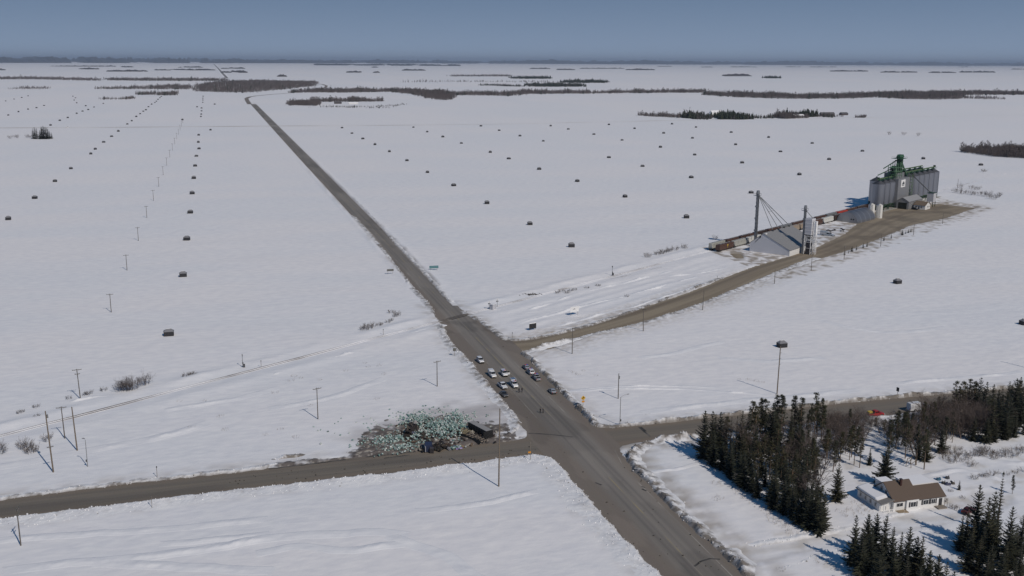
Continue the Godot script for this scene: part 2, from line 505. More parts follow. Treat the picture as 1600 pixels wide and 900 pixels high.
func person(label: String, at: Vector2, turn: float, pose: int, coat: Color, legs: Color, cap: Color) -> void:
	var mb := MB.new()
	var skin := Color(0.42, 0.26, 0.19)
	var boot := Color(0.02, 0.02, 0.02)
	var b := []
	for s in [-1.0, 1.0]:
		var fwd: float = 0.06 * s * (1 if pose == 0 else -1)
		var hip := Vector3(0, 0.93, 0.095 * s); var knee := Vector3(0.03 + fwd, 0.5, 0.11 * s); var ank := Vector3(-0.01 + fwd, 0.1, 0.12 * s)
		b.append_array([[hip, knee, 0.095, 0.068, legs], [knee, ank, 0.068, 0.05, legs], [ank + Vector3(-0.05, -0.045, 0), ank + Vector3(0.15, -0.055, 0.03 * s), 0.05, 0.042, boot]])
		var sh := Vector3(0, 1.43, 0.19 * s)
		var el := sh + (Vector3(-0.03, -0.28, 0.07 * s) if pose == 0 or s > 0.0 else Vector3(0.08, -0.26, 0.1 * s))
		var wr := el + (Vector3(0.07, -0.24, 0.0) if pose == 0 or s > 0.0 else Vector3(0.2, 0.08, -0.1 * s))
		b.append_array([[sh, el, 0.066, 0.055, coat], [el, wr, 0.055, 0.042, coat]])
		hand(mb, wr, (wr - el).normalized(), Vector3(0.9, 0.25, 0).slide((wr - el).normalized()).normalized(), skin)
	b.append_array([[Vector3(0, 0.95, 0), Vector3(0.01, 1.16, 0), 0.155, 0.135, coat], [Vector3(0.01, 1.16, -0.04), Vector3(0, 1.36, -0.08), 0.13, 0.13, coat], [Vector3(0.01, 1.16, 0.04), Vector3(0, 1.36, 0.08), 0.13, 0.13, coat],
		[Vector3(0, 1.42, -0.15), Vector3(0, 1.42, 0.15), 0.08, 0.08, coat], [Vector3(0, 1.42, 0), Vector3(0.015, 1.55, 0), 0.062, 0.056, skin]])
	flesh(mb, b, 0.025, 0.03)
	var h := Vector3(0.03, 1.64, 0)
	var f := [[h, h + Vector3(-0.02, 0.04, 0), 0.082, 0.09, skin], [h + Vector3(0.035, -0.07, 0), h + Vector3(0.05, -0.02, 0), 0.05, 0.06, skin], [h + Vector3(0.085, 0.01, 0), h + Vector3(0.108, -0.025, 0), 0.011, 0.016, skin]]
	for s in [-1.0, 1.0]:
		f.append([h + Vector3(-0.01, 0.015, 0.085 * s), h + Vector3(-0.015, -0.03, 0.083 * s), 0.02, 0.013, skin])
		f.append([h + Vector3(0.086, 0.022, 0.032 * s), h + Vector3(0.09, 0.022, 0.032 * s), 0.011, 0.011, Color(0.03, 0.02, 0.02)])
	f.append([h + Vector3(0.092, -0.062, -0.022), h + Vector3(0.092, -0.062, 0.022), 0.009, 0.009, Color(0.3, 0.1, 0.09)])
	flesh(mb, f, 0.011, 0.014)
	var o := thing("person", label, "person", Vector3(at.x, 0.02, at.y), turn)
	obj("body", mb, vcol, o)
	var c := MB.new()
	c.col = cap
	flesh(c, [[h + Vector3(-0.025, 0.05, 0), h + Vector3(0.0, 0.075, 0), 0.098, 0.088, cap], [h + Vector3(0.05, 0.06, -0.04), h + Vector3(0.14, 0.05, 0.0), 0.02, 0.012, cap], [h + Vector3(0.05, 0.06, 0.04), h + Vector3(0.14, 0.05, 0.0), 0.02, 0.012, cap]], 0.014, 0.02)
	obj("cap", c, vcol, o)

# ---- plants
func spruce_mesh(seed_: int, h: float, spread: float, crown: MB, trunk: MB) -> void:
	var r := RandomNumberGenerator.new(); r.seed = seed_
	trunk.tube(Vector3(0, -0.4, 0), Vector3(0, h * 0.97, 0), 0.018 * h, 0.01, 6, false)
	var y := h * 0.04
	while y < h * 0.985:
		var t := y / h
		var reach := spread * pow(1.0 - t, 0.8) * (1.0 if t > 0.1 else 0.75) + 0.08
		var k := int(5 + 5 * (1.0 - t))
		var off := r.randf() * TAU
		for i in k:
			if r.randf() < 0.1: continue
			var a := off + TAU * i / k + r.randf_range(-0.25, 0.25)
			var l := reach * r.randf_range(0.55, 1.25)
			var d := Vector3(cos(a), 0, sin(a)); var sd := Vector3(-sin(a), 0, cos(a))
			var droop := 0.42 - 0.75 * t
			var n := 2 + int(l / 0.45)
			var shade := r.randf_range(0.6, 1.3)
			var p := Vector3(0, y, 0)
			for q in n:
				var u := (q + 1.0) / n
				var e := Vector3(0, y, 0) + d * l * u + Vector3.DOWN * (l * droop * u - l * 0.25 * u * u)
				var w := (0.24 + 0.22 * l) * (1.1 - 0.75 * u) * r.randf_range(0.7, 1.2)
				crown.col = Color(0.036, 0.042, 0.027).lerp(Color(0.06, 0.058, 0.034), r.randf() * 0.6 * u + 0.1) * shade
				for s in [-1.0, 1.0]:
					crown.tri(p, p.lerp(e, 0.65) + sd * s * w + Vector3.DOWN * w * r.randf_range(0.25, 0.6), e + sd * s * 0.04)
					crown.tri(p.lerp(e, 0.3), e + sd * s * w * 0.75 + Vector3.DOWN * w * r.randf_range(0.1, 0.5) + d * 0.1, e)
				crown.tri(p, p.lerp(e, 0.7) + Vector3.DOWN * w * r.randf_range(0.6, 1.1), e)
				p = e
		y += (0.4 + 0.012 * h) * r.randf_range(0.8, 1.15)
	crown.col = Color(0.05, 0.06, 0.04)
	for i in 6:
		var a := TAU * i / 6
		crown.tri(Vector3(0, h, 0), Vector3(cos(a) * 0.16, h * 0.95, sin(a) * 0.16), Vector3(cos(a + 0.6) * 0.1, h * 0.94, sin(a + 0.6) * 0.1))

func tuft(m: MB, o: Vector3, size: float, k: int, r: RandomNumberGenerator, base: Color) -> void:
	for i in k:
		var d := Vector3(r.randfn(), r.randfn() * 0.75 + 0.2, r.randfn()).normalized()
		var side := d.cross(Vector3(r.randfn(), r.randfn(), r.randfn())).normalized()
		var p := o + d * size * r.randf_range(0.05, 0.45)
		m.col = base * r.randf_range(0.6, 1.45)
		m.tri(p - side * size * 0.13, p + side * size * 0.13, p + d * size * r.randf_range(0.5, 0.8))

func pine_mesh(seed_: int, h: float, spread: float, low: float, crown: MB, trunk: MB) -> void:
	var r := RandomNumberGenerator.new(); r.seed = seed_
	var lean := Vector3(r.randf_range(-0.3, 0.3), 0, r.randf_range(-0.3, 0.3))
	trunk.col = Color(0.13, 0.095, 0.07)
	trunk.tube(Vector3(0, -0.4, 0), Vector3(0, h * 0.6, 0) + lean * 0.5, 0.014 * h, 0.009 * h, 6, false)
	trunk.col = Color(0.2, 0.13, 0.085)
	trunk.tube(Vector3(0, h * 0.6, 0) + lean * 0.5, Vector3(0, h * 0.97, 0) + lean, 0.009 * h, 0.02, 5, false)
	var y := h * low
	while y < h * 0.99:
		var t := (y / h - low) / (1.0 - low)
		var reach := spread * (0.22 + 0.9 * pow(1.0 - t, 0.75) * (0.55 + 0.45 * smoothstep(0.0, 0.25, t))) * r.randf_range(0.6, 1.15)
		for i in 2 + r.randi() % 3:
			var a := r.randf() * TAU
			var o := Vector3(0, y, 0) + lean * (y / h)
			var e := o + Vector3(cos(a), r.randf_range(0.05, 0.55), sin(a)) * reach * r.randf_range(0.6, 1.0)
			trunk.tube(o, e, 0.04, 0.015, 3, false)
			var base := Color(0.05, 0.056, 0.032).lerp(Color(0.07, 0.068, 0.042), r.randf())
			for q in 3:
				tuft(crown, o.lerp(e, 0.5 + 0.25 * q) + Vector3(r.randfn(), r.randfn() * 0.5, r.randfn()) * 0.22, r.randf_range(0.45, 0.75), 14, r, base)
		y += r.randf_range(0.45, 0.85)
	tuft(crown, Vector3(0, h * 0.97, 0) + lean, 0.6, 22, r, Color(0.055, 0.06, 0.035))

func twigs(m: MB, p: Vector3, d: Vector3, l: float, rad: float, depth: int, r: RandomNumberGenerator, c: Color) -> void:
	var e := p + d * l
	m.col = c * r.randf_range(0.75, 1.3)
	m.tube(p, e, rad, rad * 0.6, 3, false)
	if depth == 0: return
	for i in 3 + r.randi() % 2:
		var q := p.lerp(e, r.randf_range(0.4, 1.0))
		var nd := (d + Vector3(r.randfn(), r.randfn() * 0.6 + 0.25, r.randfn()) * 0.55).normalized()
		twigs(m, q, nd, l * r.randf_range(0.5, 0.75), rad * 0.55, depth - 1, r, c)

func bush_mesh(seed_: int, h: float, w: float, stems: int, depth: int, c: Color, rad := 0.035) -> MB:
	var r := RandomNumberGenerator.new(); r.seed = seed_
	var m := MB.new()
	for i in stems:
		var a := r.randf() * TAU
		var q := sqrt(r.randf()) * w * 0.45
		var d := Vector3(cos(a) * r.randf_range(0.1, 0.6), 1.0, sin(a) * r.randf_range(0.1, 0.6)).normalized()
		twigs(m, Vector3(cos(a) * q, -0.15, sin(a) * q), d, h * r.randf_range(0.35, 0.6), rad, depth, r, c)
	return m

func bare_tree_far(seed_: int, h: float) -> MB:  # a leafless aspen for woods more than a kilometre off
	var r := RandomNumberGenerator.new(); r.seed = seed_
	var m := MB.new()
	m.col = Color(0.17, 0.15, 0.14)
	m.tube(Vector3(0, -0.5, 0), Vector3(0, h * 0.6, 0), 0.2, 0.1, 4, false)
	for i in 75:
		var t := r.randf_range(0.18, 1.0)
		var a := r.randf() * TAU
		var rad := h * 0.26 * sin(PI * clampf(t * 0.9, 0, 1)) * r.randf_range(0.2, 1.0) + 0.15
		var p := Vector3(cos(a) * rad, h * t, sin(a) * rad)
		var d := Vector3(cos(a) * 0.5, 1.0, sin(a) * 0.5).normalized()
		var side := d.cross(Vector3(r.randfn(), 0, r.randfn())).normalized() * r.randf_range(0.1, 0.22)
		m.col = Color(0.115, 0.096, 0.094) * r.randf_range(0.7, 1.4)
		m.tri(p - side - d * h * 0.08, p + side - d * h * 0.08, p + d * h * 0.1)
	return m

func conifer_far(seed_: int, h: float) -> MB:
	var r := RandomNumberGenerator.new(); r.seed = seed_
	var m := MB.new()
	for i in 60:
		var t := pow(r.randf(), 1.3)
		var a := r.randf() * TAU
		var rad := h * 0.24 * (1.0 - t) + 0.1
		m.col = Color(0.04, 0.05, 0.036) * r.randf_range(0.7, 1.3)
		var p := Vector3(0, h * t, 0)
		var e := Vector3(cos(a) * rad, h * t - rad * 0.3, sin(a) * rad)
		var sd := Vector3(-sin(a), 0.3, cos(a)) * (0.25 + 0.45 * rad)
		m.tri(p + Vector3(0, 0.12 * h, 0), e - sd, e + sd)
	return m

func inside(p: Vector2, poly: PackedVector2Array) -> bool:
	return Geometry2D.is_point_in_polygon(p, poly)

var far_bare := []
var far_fir := []
func wood(called: String, label: String, poly: Array, spacing: float, fir: float, size: float, seed_: int, thin := 0.0) -> void:  # a far wood read as one mass
	var r := RandomNumberGenerator.new(); r.seed = seed_
	var pg := PackedVector2Array(poly)
	var lo := pg[0]; var hi := pg[0]
	for p in pg:
		lo = lo.min(p); hi = hi.max(p)
	var fits := [[], []]
	spacing *= 0.85
	var nx := int((hi.x - lo.x) / spacing); var nz := int((hi.y - lo.y) / spacing)
	for i in nx + 1:
		for j in nz + 1:
			var p := lo + Vector2(i + r.randf_range(-0.6, 0.6), j + r.randf_range(-0.6, 0.6)) * spacing
			var jig := Vector2(n1.get_noise_2d(p.x * 2.2, p.y * 2.2), n1.get_noise_2d(p.x * 2.2 + 300.0, p.y * 2.2)) * spacing * 4.5
			if not inside(p + jig, pg): continue
			var g := n1.get_noise_2d(p.x * 1.2, p.y * 1.2)
			if thin > 0.0 and g + 0.3 * r.randf() < thin - 0.5: continue
			var s := size * r.randf_range(0.55, 1.15) * (1.08 + 0.9 * g) * (1.35 if r.randf() < 0.06 else 1.0)
			fits[1 if r.randf() < fir + (0.25 * g if fir > 0.0 and fir < 1.0 else 0.0) else 0].append(Transform3D(Basis(Vector3.UP, r.randf() * TAU).scaled(Vector3(s * r.randf_range(0.8, 1.3), s, s * r.randf_range(0.8, 1.3))), Vector3(p.x, -0.2, p.y)))
	var root: Node3D = null
	for kind in 2:
		if fits[kind].is_empty(): continue
		for variant in 2:
			var mm := MultiMesh.new()
			mm.transform_format = MultiMesh.TRANSFORM_3D
			mm.mesh = (far_fir if kind else far_bare)[variant]
			var own: Array = fits[kind].slice(variant * fits[kind].size() / 2, (variant + 1) * fits[kind].size() / 2)
			if own.is_empty(): continue
			mm.instance_count = own.size()
			for i in own.size(): mm.set_instance_transform(i, own[i])
			if root == null:
				root = thing(called, label, "wood", Vector3.ZERO, 0.0, "woods on the far plain")
				root.set_meta("kind", "stuff")
			var o := MultiMeshInstance3D.new()
			o.multimesh = mm
			o.material_override = vcol
			o.name = "conifers" if kind else "bare_trees"
			o.set_meta("kind", "stuff")
			root.add_child(o, true)

func canopy(called: String, label: String, front_a: Vector2, front_b: Vector2, back_b: Vector2, back_a: Vector2, h: float, c: Color, seed_: int, kind := "stuff") -> void:  # the closed top of a wood many kilometres off
	var nu := clampi(int(front_a.distance_to(front_b) / 22.0), 8, 260)
	var nv := 12
	var r := RandomNumberGenerator.new(); r.seed = seed_
	var pos := PackedVector3Array(); var col := PackedColorArray()
	for j in nv + 1:
		for i in nu + 1:
			var u := float(i) / nu; var v := float(j) / nv
			var p := front_a.lerp(front_b, u).lerp(back_a.lerp(back_b, u), v)
			var gap := n1.get_noise_2d(u * 400.0 + seed_ * 31.0, v * 60.0)
			var y := h * r.randf_range(0.45, 1.35) * (0.85 + 1.3 * n1.get_noise_2d(u * 900.0 + seed_ * 17.0, v * 200.0))
			if gap < -0.22: y = -1.0
			y *= clampf(0.35 + minf(i, nu - i) / 5.0, 0, 1)
			if i == 0 or i == nu or j == 0 or j == nv: y = -1.0
			pos.append(Vector3(p.x, y, p.y))
			col.append(c * r.randf_range(0.75, 1.3))
	var o := obj(called, grid_mesh(nu + 1, nv + 1, pos, col), vcol)
	tag(o, label, "wood" if kind == "stuff" else "hills", "woods on the far plain" if kind == "stuff" else "", kind)

# ---- things
func qd(m: MB, o: Vector3, ux: Vector3, uy: Vector3, w: float, h: float, t := 0.03) -> void:  # a thin slab on a wall: centre, directions across and up, size
	m.box(o, Vector3(w, h, t), Basis(ux, uy, ux.cross(uy)))

func make_hut(label: String, at: Vector2, turn: float) -> Node3D:
	var o := thing("field_hut", label, "hut", P(at), turn, "dark huts on the snowy fields")
	o.set_meta("stem", "field_hut")
	var m := MB.new()
	var w := 1.75; var d := 1.3; var h := 1.75
	m.box(Vector3(0, h / 2 - 0.2, -d + 0.05), Vector3(2 * w, h + 0.4, 0.1))
	m.box(Vector3(-w + 0.05, h / 2 - 0.2, 0.02), Vector3(0.1, h + 0.4, 2 * d - 0.16))
	m.box(Vector3(w - 0.05, h / 2 - 0.2, 0.02), Vector3(0.1, h + 0.4, 2 * d - 0.16))
	m.box(Vector3(0, h / 2 - 0.2, d - 0.02), Vector3(2 * w - 0.24, h + 0.36, 0.08))
	obj("wall", m, mat("hut black board", 0.022, 0.022, 0.026, 0.7), o)
	var f := MB.new()
	var e := [Vector3(-w - 0.12, h, -d - 0.12), Vector3(w + 0.12, h, -d - 0.12), Vector3(w + 0.12, h, d + 0.12), Vector3(-w - 0.12, h, d + 0.12)]
	var ra := Vector3(-0.75, h + 0.95, 0); var rb := Vector3(0.75, h + 0.95, 0)
	f.quad(e[3], e[2], rb, ra); f.quad(e[1], e[0], ra, rb); f.tri(e[2], e[1], rb); f.tri(e[0], e[3], ra); f.quad(e[0], e[1], e[2], e[3])
	obj("roof", f, mat("hut roof sheet", 0.2, 0.2, 0.215, 0.6), o)
	var s := MB.new()
	s.box(Vector3(0.1, h + 0.72, -0.55), Vector3(1.9, 0.08, 0.75), Basis(Vector3.RIGHT, -0.72))
	s.box(Vector3(-0.15, h + 0.98, 0), Vector3(1.3, 0.08, 0.2))
	obj("snow_patch", s, mat("snow on things", 0.8, 0.8, 0.82, 0.9), o)
	var g := MB.new()
	for i in 3:
		g.box(Vector3(-1.1 + 1.1 * i, 0.95, d + 0.03), Vector3(0.06, 1.6, 0.04))
	g.box(Vector3(0, 1.6, d + 0.055), Vector3(2 * w - 0.3, 0.08, 0.03))
	obj("frame", g, mat("hut frame", 0.06, 0.058, 0.06, 0.7), o)
	return o

func pole(label: String, at: Vector2, h: float, kind: String, turn := 0.0, lean := 0.0) -> Node3D:
	var o := thing("utility_pole", label, "pole", P(at), turn)
	o.set_meta("stem", "utility_pole")
	o.rotation.z = lean
	var wood := mat("weathered pole wood", 0.17, 0.135, 0.1, 0.85)
	var grey := mat("grey pole wood", 0.12, 0.105, 0.09, 0.85)
	var m := MB.new()
	var thick := 0.17 if h < 12.0 else 0.21
	m.tube(Vector3(0, -0.6, 0), Vector3(0, h, 0), thick, thick * 0.68, 8)
	obj("post", m, wood if h > 11.5 else grey, o)
	var arms := []
	if kind == "cross": arms = [h - 0.3]
	elif kind == "double": arms = [h - 0.25, h - 1.7]
	elif kind == "low": arms = [h * 0.42]
	for y in arms:
		var a := MB.new()
		var half := 1.45 if y > h - 1.0 else 0.85
		a.box(Vector3(0, y, 0.2), Vector3(2 * half, 0.15, 0.12))
		var arm := obj("crossarm", a, grey, o)
		for x in [-half + 0.12, -0.45, 0.45, half - 0.12]:
			var q := MB.new()
			q.tube(Vector3(x, y + 0.07, 0.2), Vector3(x, y + 0.3, 0.2), 0.055, 0.035, 6)
			obj("insulator", q, mat("insulator glass", 0.12, 0.14, 0.13, 0.3), arm)
		var b := MB.new()
		for s in [-1.0, 1.0]:
			b.tube(Vector3(s * half * 0.6, y, 0.22), Vector3(0, y - 0.75, 0.12), 0.025, 0.025, 4)
		obj("brace", b, mat("galvanised steel", 0.3, 0.31, 0.32, 0.5, 0.5), arm)
	if kind == "transformer" or kind == "low":
		var t := MB.new()
		t.tube(Vector3(0.36, h - 2.0, 0), Vector3(0.36, h - 1.1, 0), 0.22, 0.22, 10)
		t.tube(Vector3(0.36, h - 1.1, 0), Vector3(0.36, h - 0.85, 0), 0.06, 0.04, 6)
		obj("transformer", t, mat("transformer grey", 0.2, 0.21, 0.22, 0.5), o)
	if kind == "arrester":
		for y in [h * 0.86, h * 0.74, h * 0.62]:
			var q := MB.new()
			q.tube(Vector3(0, y, 0), Vector3(0.75, y + 0.1, 0), 0.06, 0.05, 6)
			obj("standoff_insulator", q, mat("insulator glass", 0.12, 0.14, 0.13, 0.3), o)
	return o

func lamp_post(label: String, at: Vector2, h: float, reach: float, turn: float) -> void:
	var o := thing("street_lamp", label, "street lamp", P(at), turn)
	var steel := mat("lamp steel", 0.3, 0.3, 0.3, 0.45, 0.4)
	var m := MB.new()
	m.tube(Vector3(0, -0.5, 0), Vector3(0, h - 0.6, 0), 0.12, 0.08, 8)
	obj("post", m, steel, o)
	var a := MB.new()
	a.tube(Vector3(0, h - 0.65, 0), Vector3(reach * 0.4, h - 0.1, 0), 0.06, 0.05, 6)
	a.tube(Vector3(reach * 0.4, h - 0.1, 0), Vector3(reach, h, 0), 0.05, 0.045, 6)
	obj("arm", a, steel, o)
	var l := MB.new()
	l.loft([[reach - 0.3, 0.1, 0.08, h - 0.08, h + 0.08], [reach, 0.17, 0.13, h - 0.1, h + 0.1], [reach + 0.5, 0.1, 0.08, h - 0.08, h + 0.04]])
	obj("lamp_head", l, mat("lamp head grey", 0.16, 0.16, 0.17, 0.4), o)
	var b := MB.new()
	b.box(Vector3(0.22, 1.7, 0), Vector3(0.24, 0.6, 0.4))
	obj("control_box", b, mat("box dark grey", 0.06, 0.06, 0.065, 0.5), o)

func sign_post(called: String, label: String, at: Vector2, turn: float, h: float, plates: Array, legs := [0.0]) -> Node3D:  # plates: [centre, outline, material key, colour]
	var o := thing(called, label, "sign", P(at), turn)
	for x in legs:
		var m := MB.new()
		m.box(Vector3(x, h / 2 - 0.3, 0), Vector3(0.1, h + 0.6, 0.1))
		obj("post", m, mat("sign post", 0.2, 0.17, 0.14, 0.7), o)
	for p in plates:
		var m := MB.new()
		var out := PackedVector2Array()
		for q in p[1]: out.append(q + p[0])
		m.prism(out, 0.055 + p[4], 0.075 + p[4])
		obj(p[5], m, mat(p[2], p[3].r, p[3].g, p[3].b, 0.5), o)
	return o

func rect(w: float, h: float) -> Array:
	return [Vector2(-w / 2, -h / 2), Vector2(w / 2, -h / 2), Vector2(w / 2, h / 2), Vector2(-w / 2, h / 2)]
func ngon(r: float, k: int, off := 0.0) -> Array:
	var a := []
	for i in k: a.append(Vector2(cos(off + TAU * i / k), sin(off + TAU * i / k)) * r)
	return a

func wheel(parent: Node3D, at: Vector3, r: float, w: float) -> void:
	var m := MB.new()
	m.tube(at - Vector3(0, 0, w / 2), at + Vector3(0, 0, w / 2), r, r, 14)
	var t := obj("wheel", m, mat("tyre rubber", 0.018, 0.018, 0.019, 0.8), parent)
	var q := MB.new()
	var s := signf(at.z)
	q.tube(at + Vector3(0, 0, s * (w / 2 - 0.05)), at + Vector3(0, 0, s * (w / 2 + 0.012)), r * 0.58, r * 0.5, 10)
	obj("rim", q, mat("wheel rim", 0.35, 0.35, 0.36, 0.4, 0.6), t)

func vehicle(called: String, label: String, category: String, at: Vector2, turn: float, kind: String, paint: StandardMaterial3D, extra := "") -> Node3D:  # built along +X
	var o := thing(called, label, category, Vector3(at.x, 0.03, at.y), turn)
	var glass := mat("dark car glass", 0.012, 0.014, 0.017, 0.08)
	var chrome := mat("bright trim", 0.5, 0.5, 0.5, 0.25, 0.8)
	var black := mat("black plastic", 0.02, 0.02, 0.02, 0.6)
	var L := 2.45; var W := 0.97; var belt := 1.1; var top := 1.85; var cab := [-2.3, 1.05, -2.15, 0.35]
	var axle := [-1.5, 1.55]; var wr := 0.38
	if kind == "car": L = 2.3; W = 0.9; belt = 0.95; top = 1.46; cab = [-1.75, 1.05, -1.15, 0.25]; axle = [-1.35, 1.4]; wr = 0.33
	elif kind == "pickup": L = 2.9; belt = 1.15; top = 1.9; cab = [-0.75, 1.4, -0.6, 0.7]; axle = [-1.75, 1.85]; wr = 0.4
	elif kind == "box": L = 3.1; belt = 1.2; top = 2.0; cab = [-0.2, 1.75, -0.1, 1.0]; axle = [-1.8, 2.0]; wr = 0.42
	var body := MB.new()
	body.loft([[-L, W * 0.86, W * 0.84, 0.45, belt - 0.1], [-L + 0.12, W * 0.97, W * 0.93, 0.34, belt - 0.02], [cab[0], W, W * 0.96, 0.3, belt], [cab[1], W, W * 0.95, 0.3, belt - 0.02], [L - 0.35, W * 0.97, W * 0.9, 0.32, belt - 0.12], [L - 0.06, W * 0.88, W * 0.8, 0.36, belt - 0.24], [L, W * 0.8, W * 0.74, 0.42, belt - 0.34]])
	obj("body", body, paint, o)
	var c := MB.new()
	c.loft([[cab[0], W * 0.93, W * 0.9, belt - 0.06, belt + 0.02], [cab[2], W * 0.93, W * 0.78, belt - 0.06, top], [lerpf(cab[2], cab[3], 0.5), W * 0.93, W * 0.8, belt - 0.06, top + 0.04], [cab[3], W * 0.93, W * 0.77, belt - 0.06, top - 0.02], [cab[1], W * 0.93, W * 0.88, belt - 0.08, belt + 0.0]])
	obj("cabin", c, paint, o)
	var mid := (belt + top) / 2
	var ws := MB.new()
	var wd := Vector3(cab[3] - cab[1], top - belt, 0).normalized()
	qd(ws, Vector3((cab[1] + cab[3]) / 2 + 0.03, mid + 0.02, 0), Vector3(0, 0, -1), wd, W * 1.52, Vector2(cab[3] - cab[1], top - belt).length() * 0.8)
	obj("windshield", ws, glass, o)
	var rw := MB.new()
	var rd := Vector3(cab[2] - cab[0], top - belt, 0).normalized()
	qd(rw, Vector3((cab[0] + cab[2]) / 2 - 0.02, mid + 0.03, 0), Vector3(0, 0, 1), rd, W * 1.45, (top - belt) * 0.66)
	obj("rear_window", rw, glass, o)
	var n := 3 if kind == "suv" else 2
	for s in [-1.0, 1.0]:
		for i in n:
			var x0 := lerpf(cab[2] + 0.1, cab[3] + 0.15, (i + 0.06) / n); var x1 := lerpf(cab[2] + 0.1, cab[3] + 0.15, (i + 0.94) / n)
			var sw := MB.new()
			qd(sw, Vector3((x0 + x1) / 2, mid + 0.02, s * (W * 0.885 + 0.03)), Vector3(1, 0, 0) * s, Vector3(0, 1, -s * 0.16).normalized(), x1 - x0, (top - belt) * 0.6)
			obj("side_window", sw, glass, o)
		var hl := MB.new()
		hl.box(Vector3(L - 0.13, belt - 0.36, s * W * 0.68), Vector3(0.26, 0.16, 0.32))
		obj("headlight", hl, mat("headlight lens", 0.6, 0.6, 0.58, 0.1), o)
		var tl := MB.new()
		tl.box(Vector3(-L + 0.06, belt - 0.25, s * W * 0.78), Vector3(0.16, 0.3, 0.22))
		obj("tail_light", tl, mat("tail light lens", 0.35, 0.012, 0.01, 0.2), o)
		var mr := MB.new()
		mr.box(Vector3(cab[1] - 0.3, belt + 0.12, s * (W + 0.12)), Vector3(0.12, 0.2, 0.22))
		obj("mirror", mr, black, o)
		for x in axle: wheel(o, Vector3(x, wr, s * (W - 0.1)), wr, 0.25)
	var gr := MB.new()
	gr.box(Vector3(L - 0.03, belt - 0.42, 0), Vector3(0.1, 0.22, W * 0.95))
	obj("grille", gr, black, o)
	for s in [-1.0, 1.0]:
		var bm := MB.new()
		bm.box(Vector3(s * (L + 0.0), 0.5, 0), Vector3(0.2, 0.2, W * 1.7))
		obj("bumper", bm, chrome if kind == "pickup" or kind == "box" else black, o)
	if kind == "pickup" and extra != "topper":
		var bed := MB.new()
		bed.box(Vector3(-1.82, belt + 0.005, 0), Vector3(1.9, 0.03, W * 1.62))
		obj("bed_liner", bed, black, o)
	if extra == "topper" or kind == "box":
		var t := MB.new()
		var th := belt + 0.95 if extra == "topper" else 2.55
		var x1: float = cab[0] + (0.0 if extra == "topper" else -0.05)
		t.loft([[-L + 0.05, W * 0.98, W * 0.94, belt - 0.3, th], [x1, W * 0.98, W * 0.94, belt - 0.3, th]])
		obj("box_body", t, paint, o)
		for s in [-1.0, 1.0]:
			var q := MB.new()
			q.box(Vector3((-L + x1) / 2, belt + 0.3, s * (W * 0.985)), Vector3((x1 + L) * 0.78, 0.5, 0.03))
			obj("box_door", q, mat("pale grey panel", 0.5, 0.5, 0.51, 0.4), o)
	if extra == "open_box":
		var q := MB.new()
		q.box(Vector3(-1.6, 2.0, 1.5), Vector3(2.0, 0.06, 1.1), Basis(Vector3.RIGHT, 0.35))
		obj("raised_panel", q, paint, o)
		var r := MB.new()
		r.box(Vector3(-3.35, 1.5, 0.75), Vector3(0.06, 1.5, 0.8), Basis(Vector3.UP, 0.5))
		obj("rear_door", r, paint, o)
	if extra.contains("bar"):
		for s in [-1.0, 1.0]:
			var q := MB.new()
			q.box(Vector3(cab[3] - 0.35, top + 0.12, s * 0.32), Vector3(0.28, 0.14, 0.6))
			obj("light_bar", q, mat("red lamp lens" if s < 0.0 else "blue lamp lens", 0.4 if s < 0.0 else 0.02, 0.02, 0.02 if s < 0.0 else 0.35, 0.15), o)
	if extra.contains("stripe"):
		for s in [-1.0, 1.0]:
			var q := MB.new()
			q.box(Vector3(-0.2, 0.78, s * (W + 0.012)), Vector3(3.4, 0.22, 0.03))
			obj("side_stripe", q, mat("navy stripe", 0.03, 0.045, 0.13, 0.4), o)
	if extra.contains("door"):
		var q := MB.new()
		q.box(Vector3(0.75, 0.8, -W - 0.5), Vector3(0.08, 0.75, 1.0), Basis(Vector3.UP, 0.25))
		var dr := obj("open_door", q, paint, o)
		var w := MB.new()
		w.box(Vector3(0.68, 1.42, -W - 0.45), Vector3(0.05, 0.45, 0.85), Basis(Vector3.UP, 0.25))
		obj("door_window", w, glass, dr)
	if extra.contains("rack"):
		var q := MB.new()
		q.box(Vector3(-1.7, 1.75, 0), Vector3(2.0, 1.1, W * 1.75))
		obj("service_cap", q, mat("sheet aluminium", 0.75, 0.76, 0.78, 0.18, 0.85), o)
		for s in [-1.0, 1.0]:
			var t := MB.new()
			t.tube(Vector3(-2.6, 2.45, s * 0.8), Vector3(0.3, 2.45, s * 0.8), 0.05, 0.05, 5)
			for x in [-2.5, -0.9, 0.2]: t.tube(Vector3(x, 1.9, s * 0.8), Vector3(x, 2.45, s * 0.8), 0.04, 0.04, 4)
			obj("ladder_rack", t, mat("white paint", 0.8, 0.8, 0.8, 0.4), o)
	return o

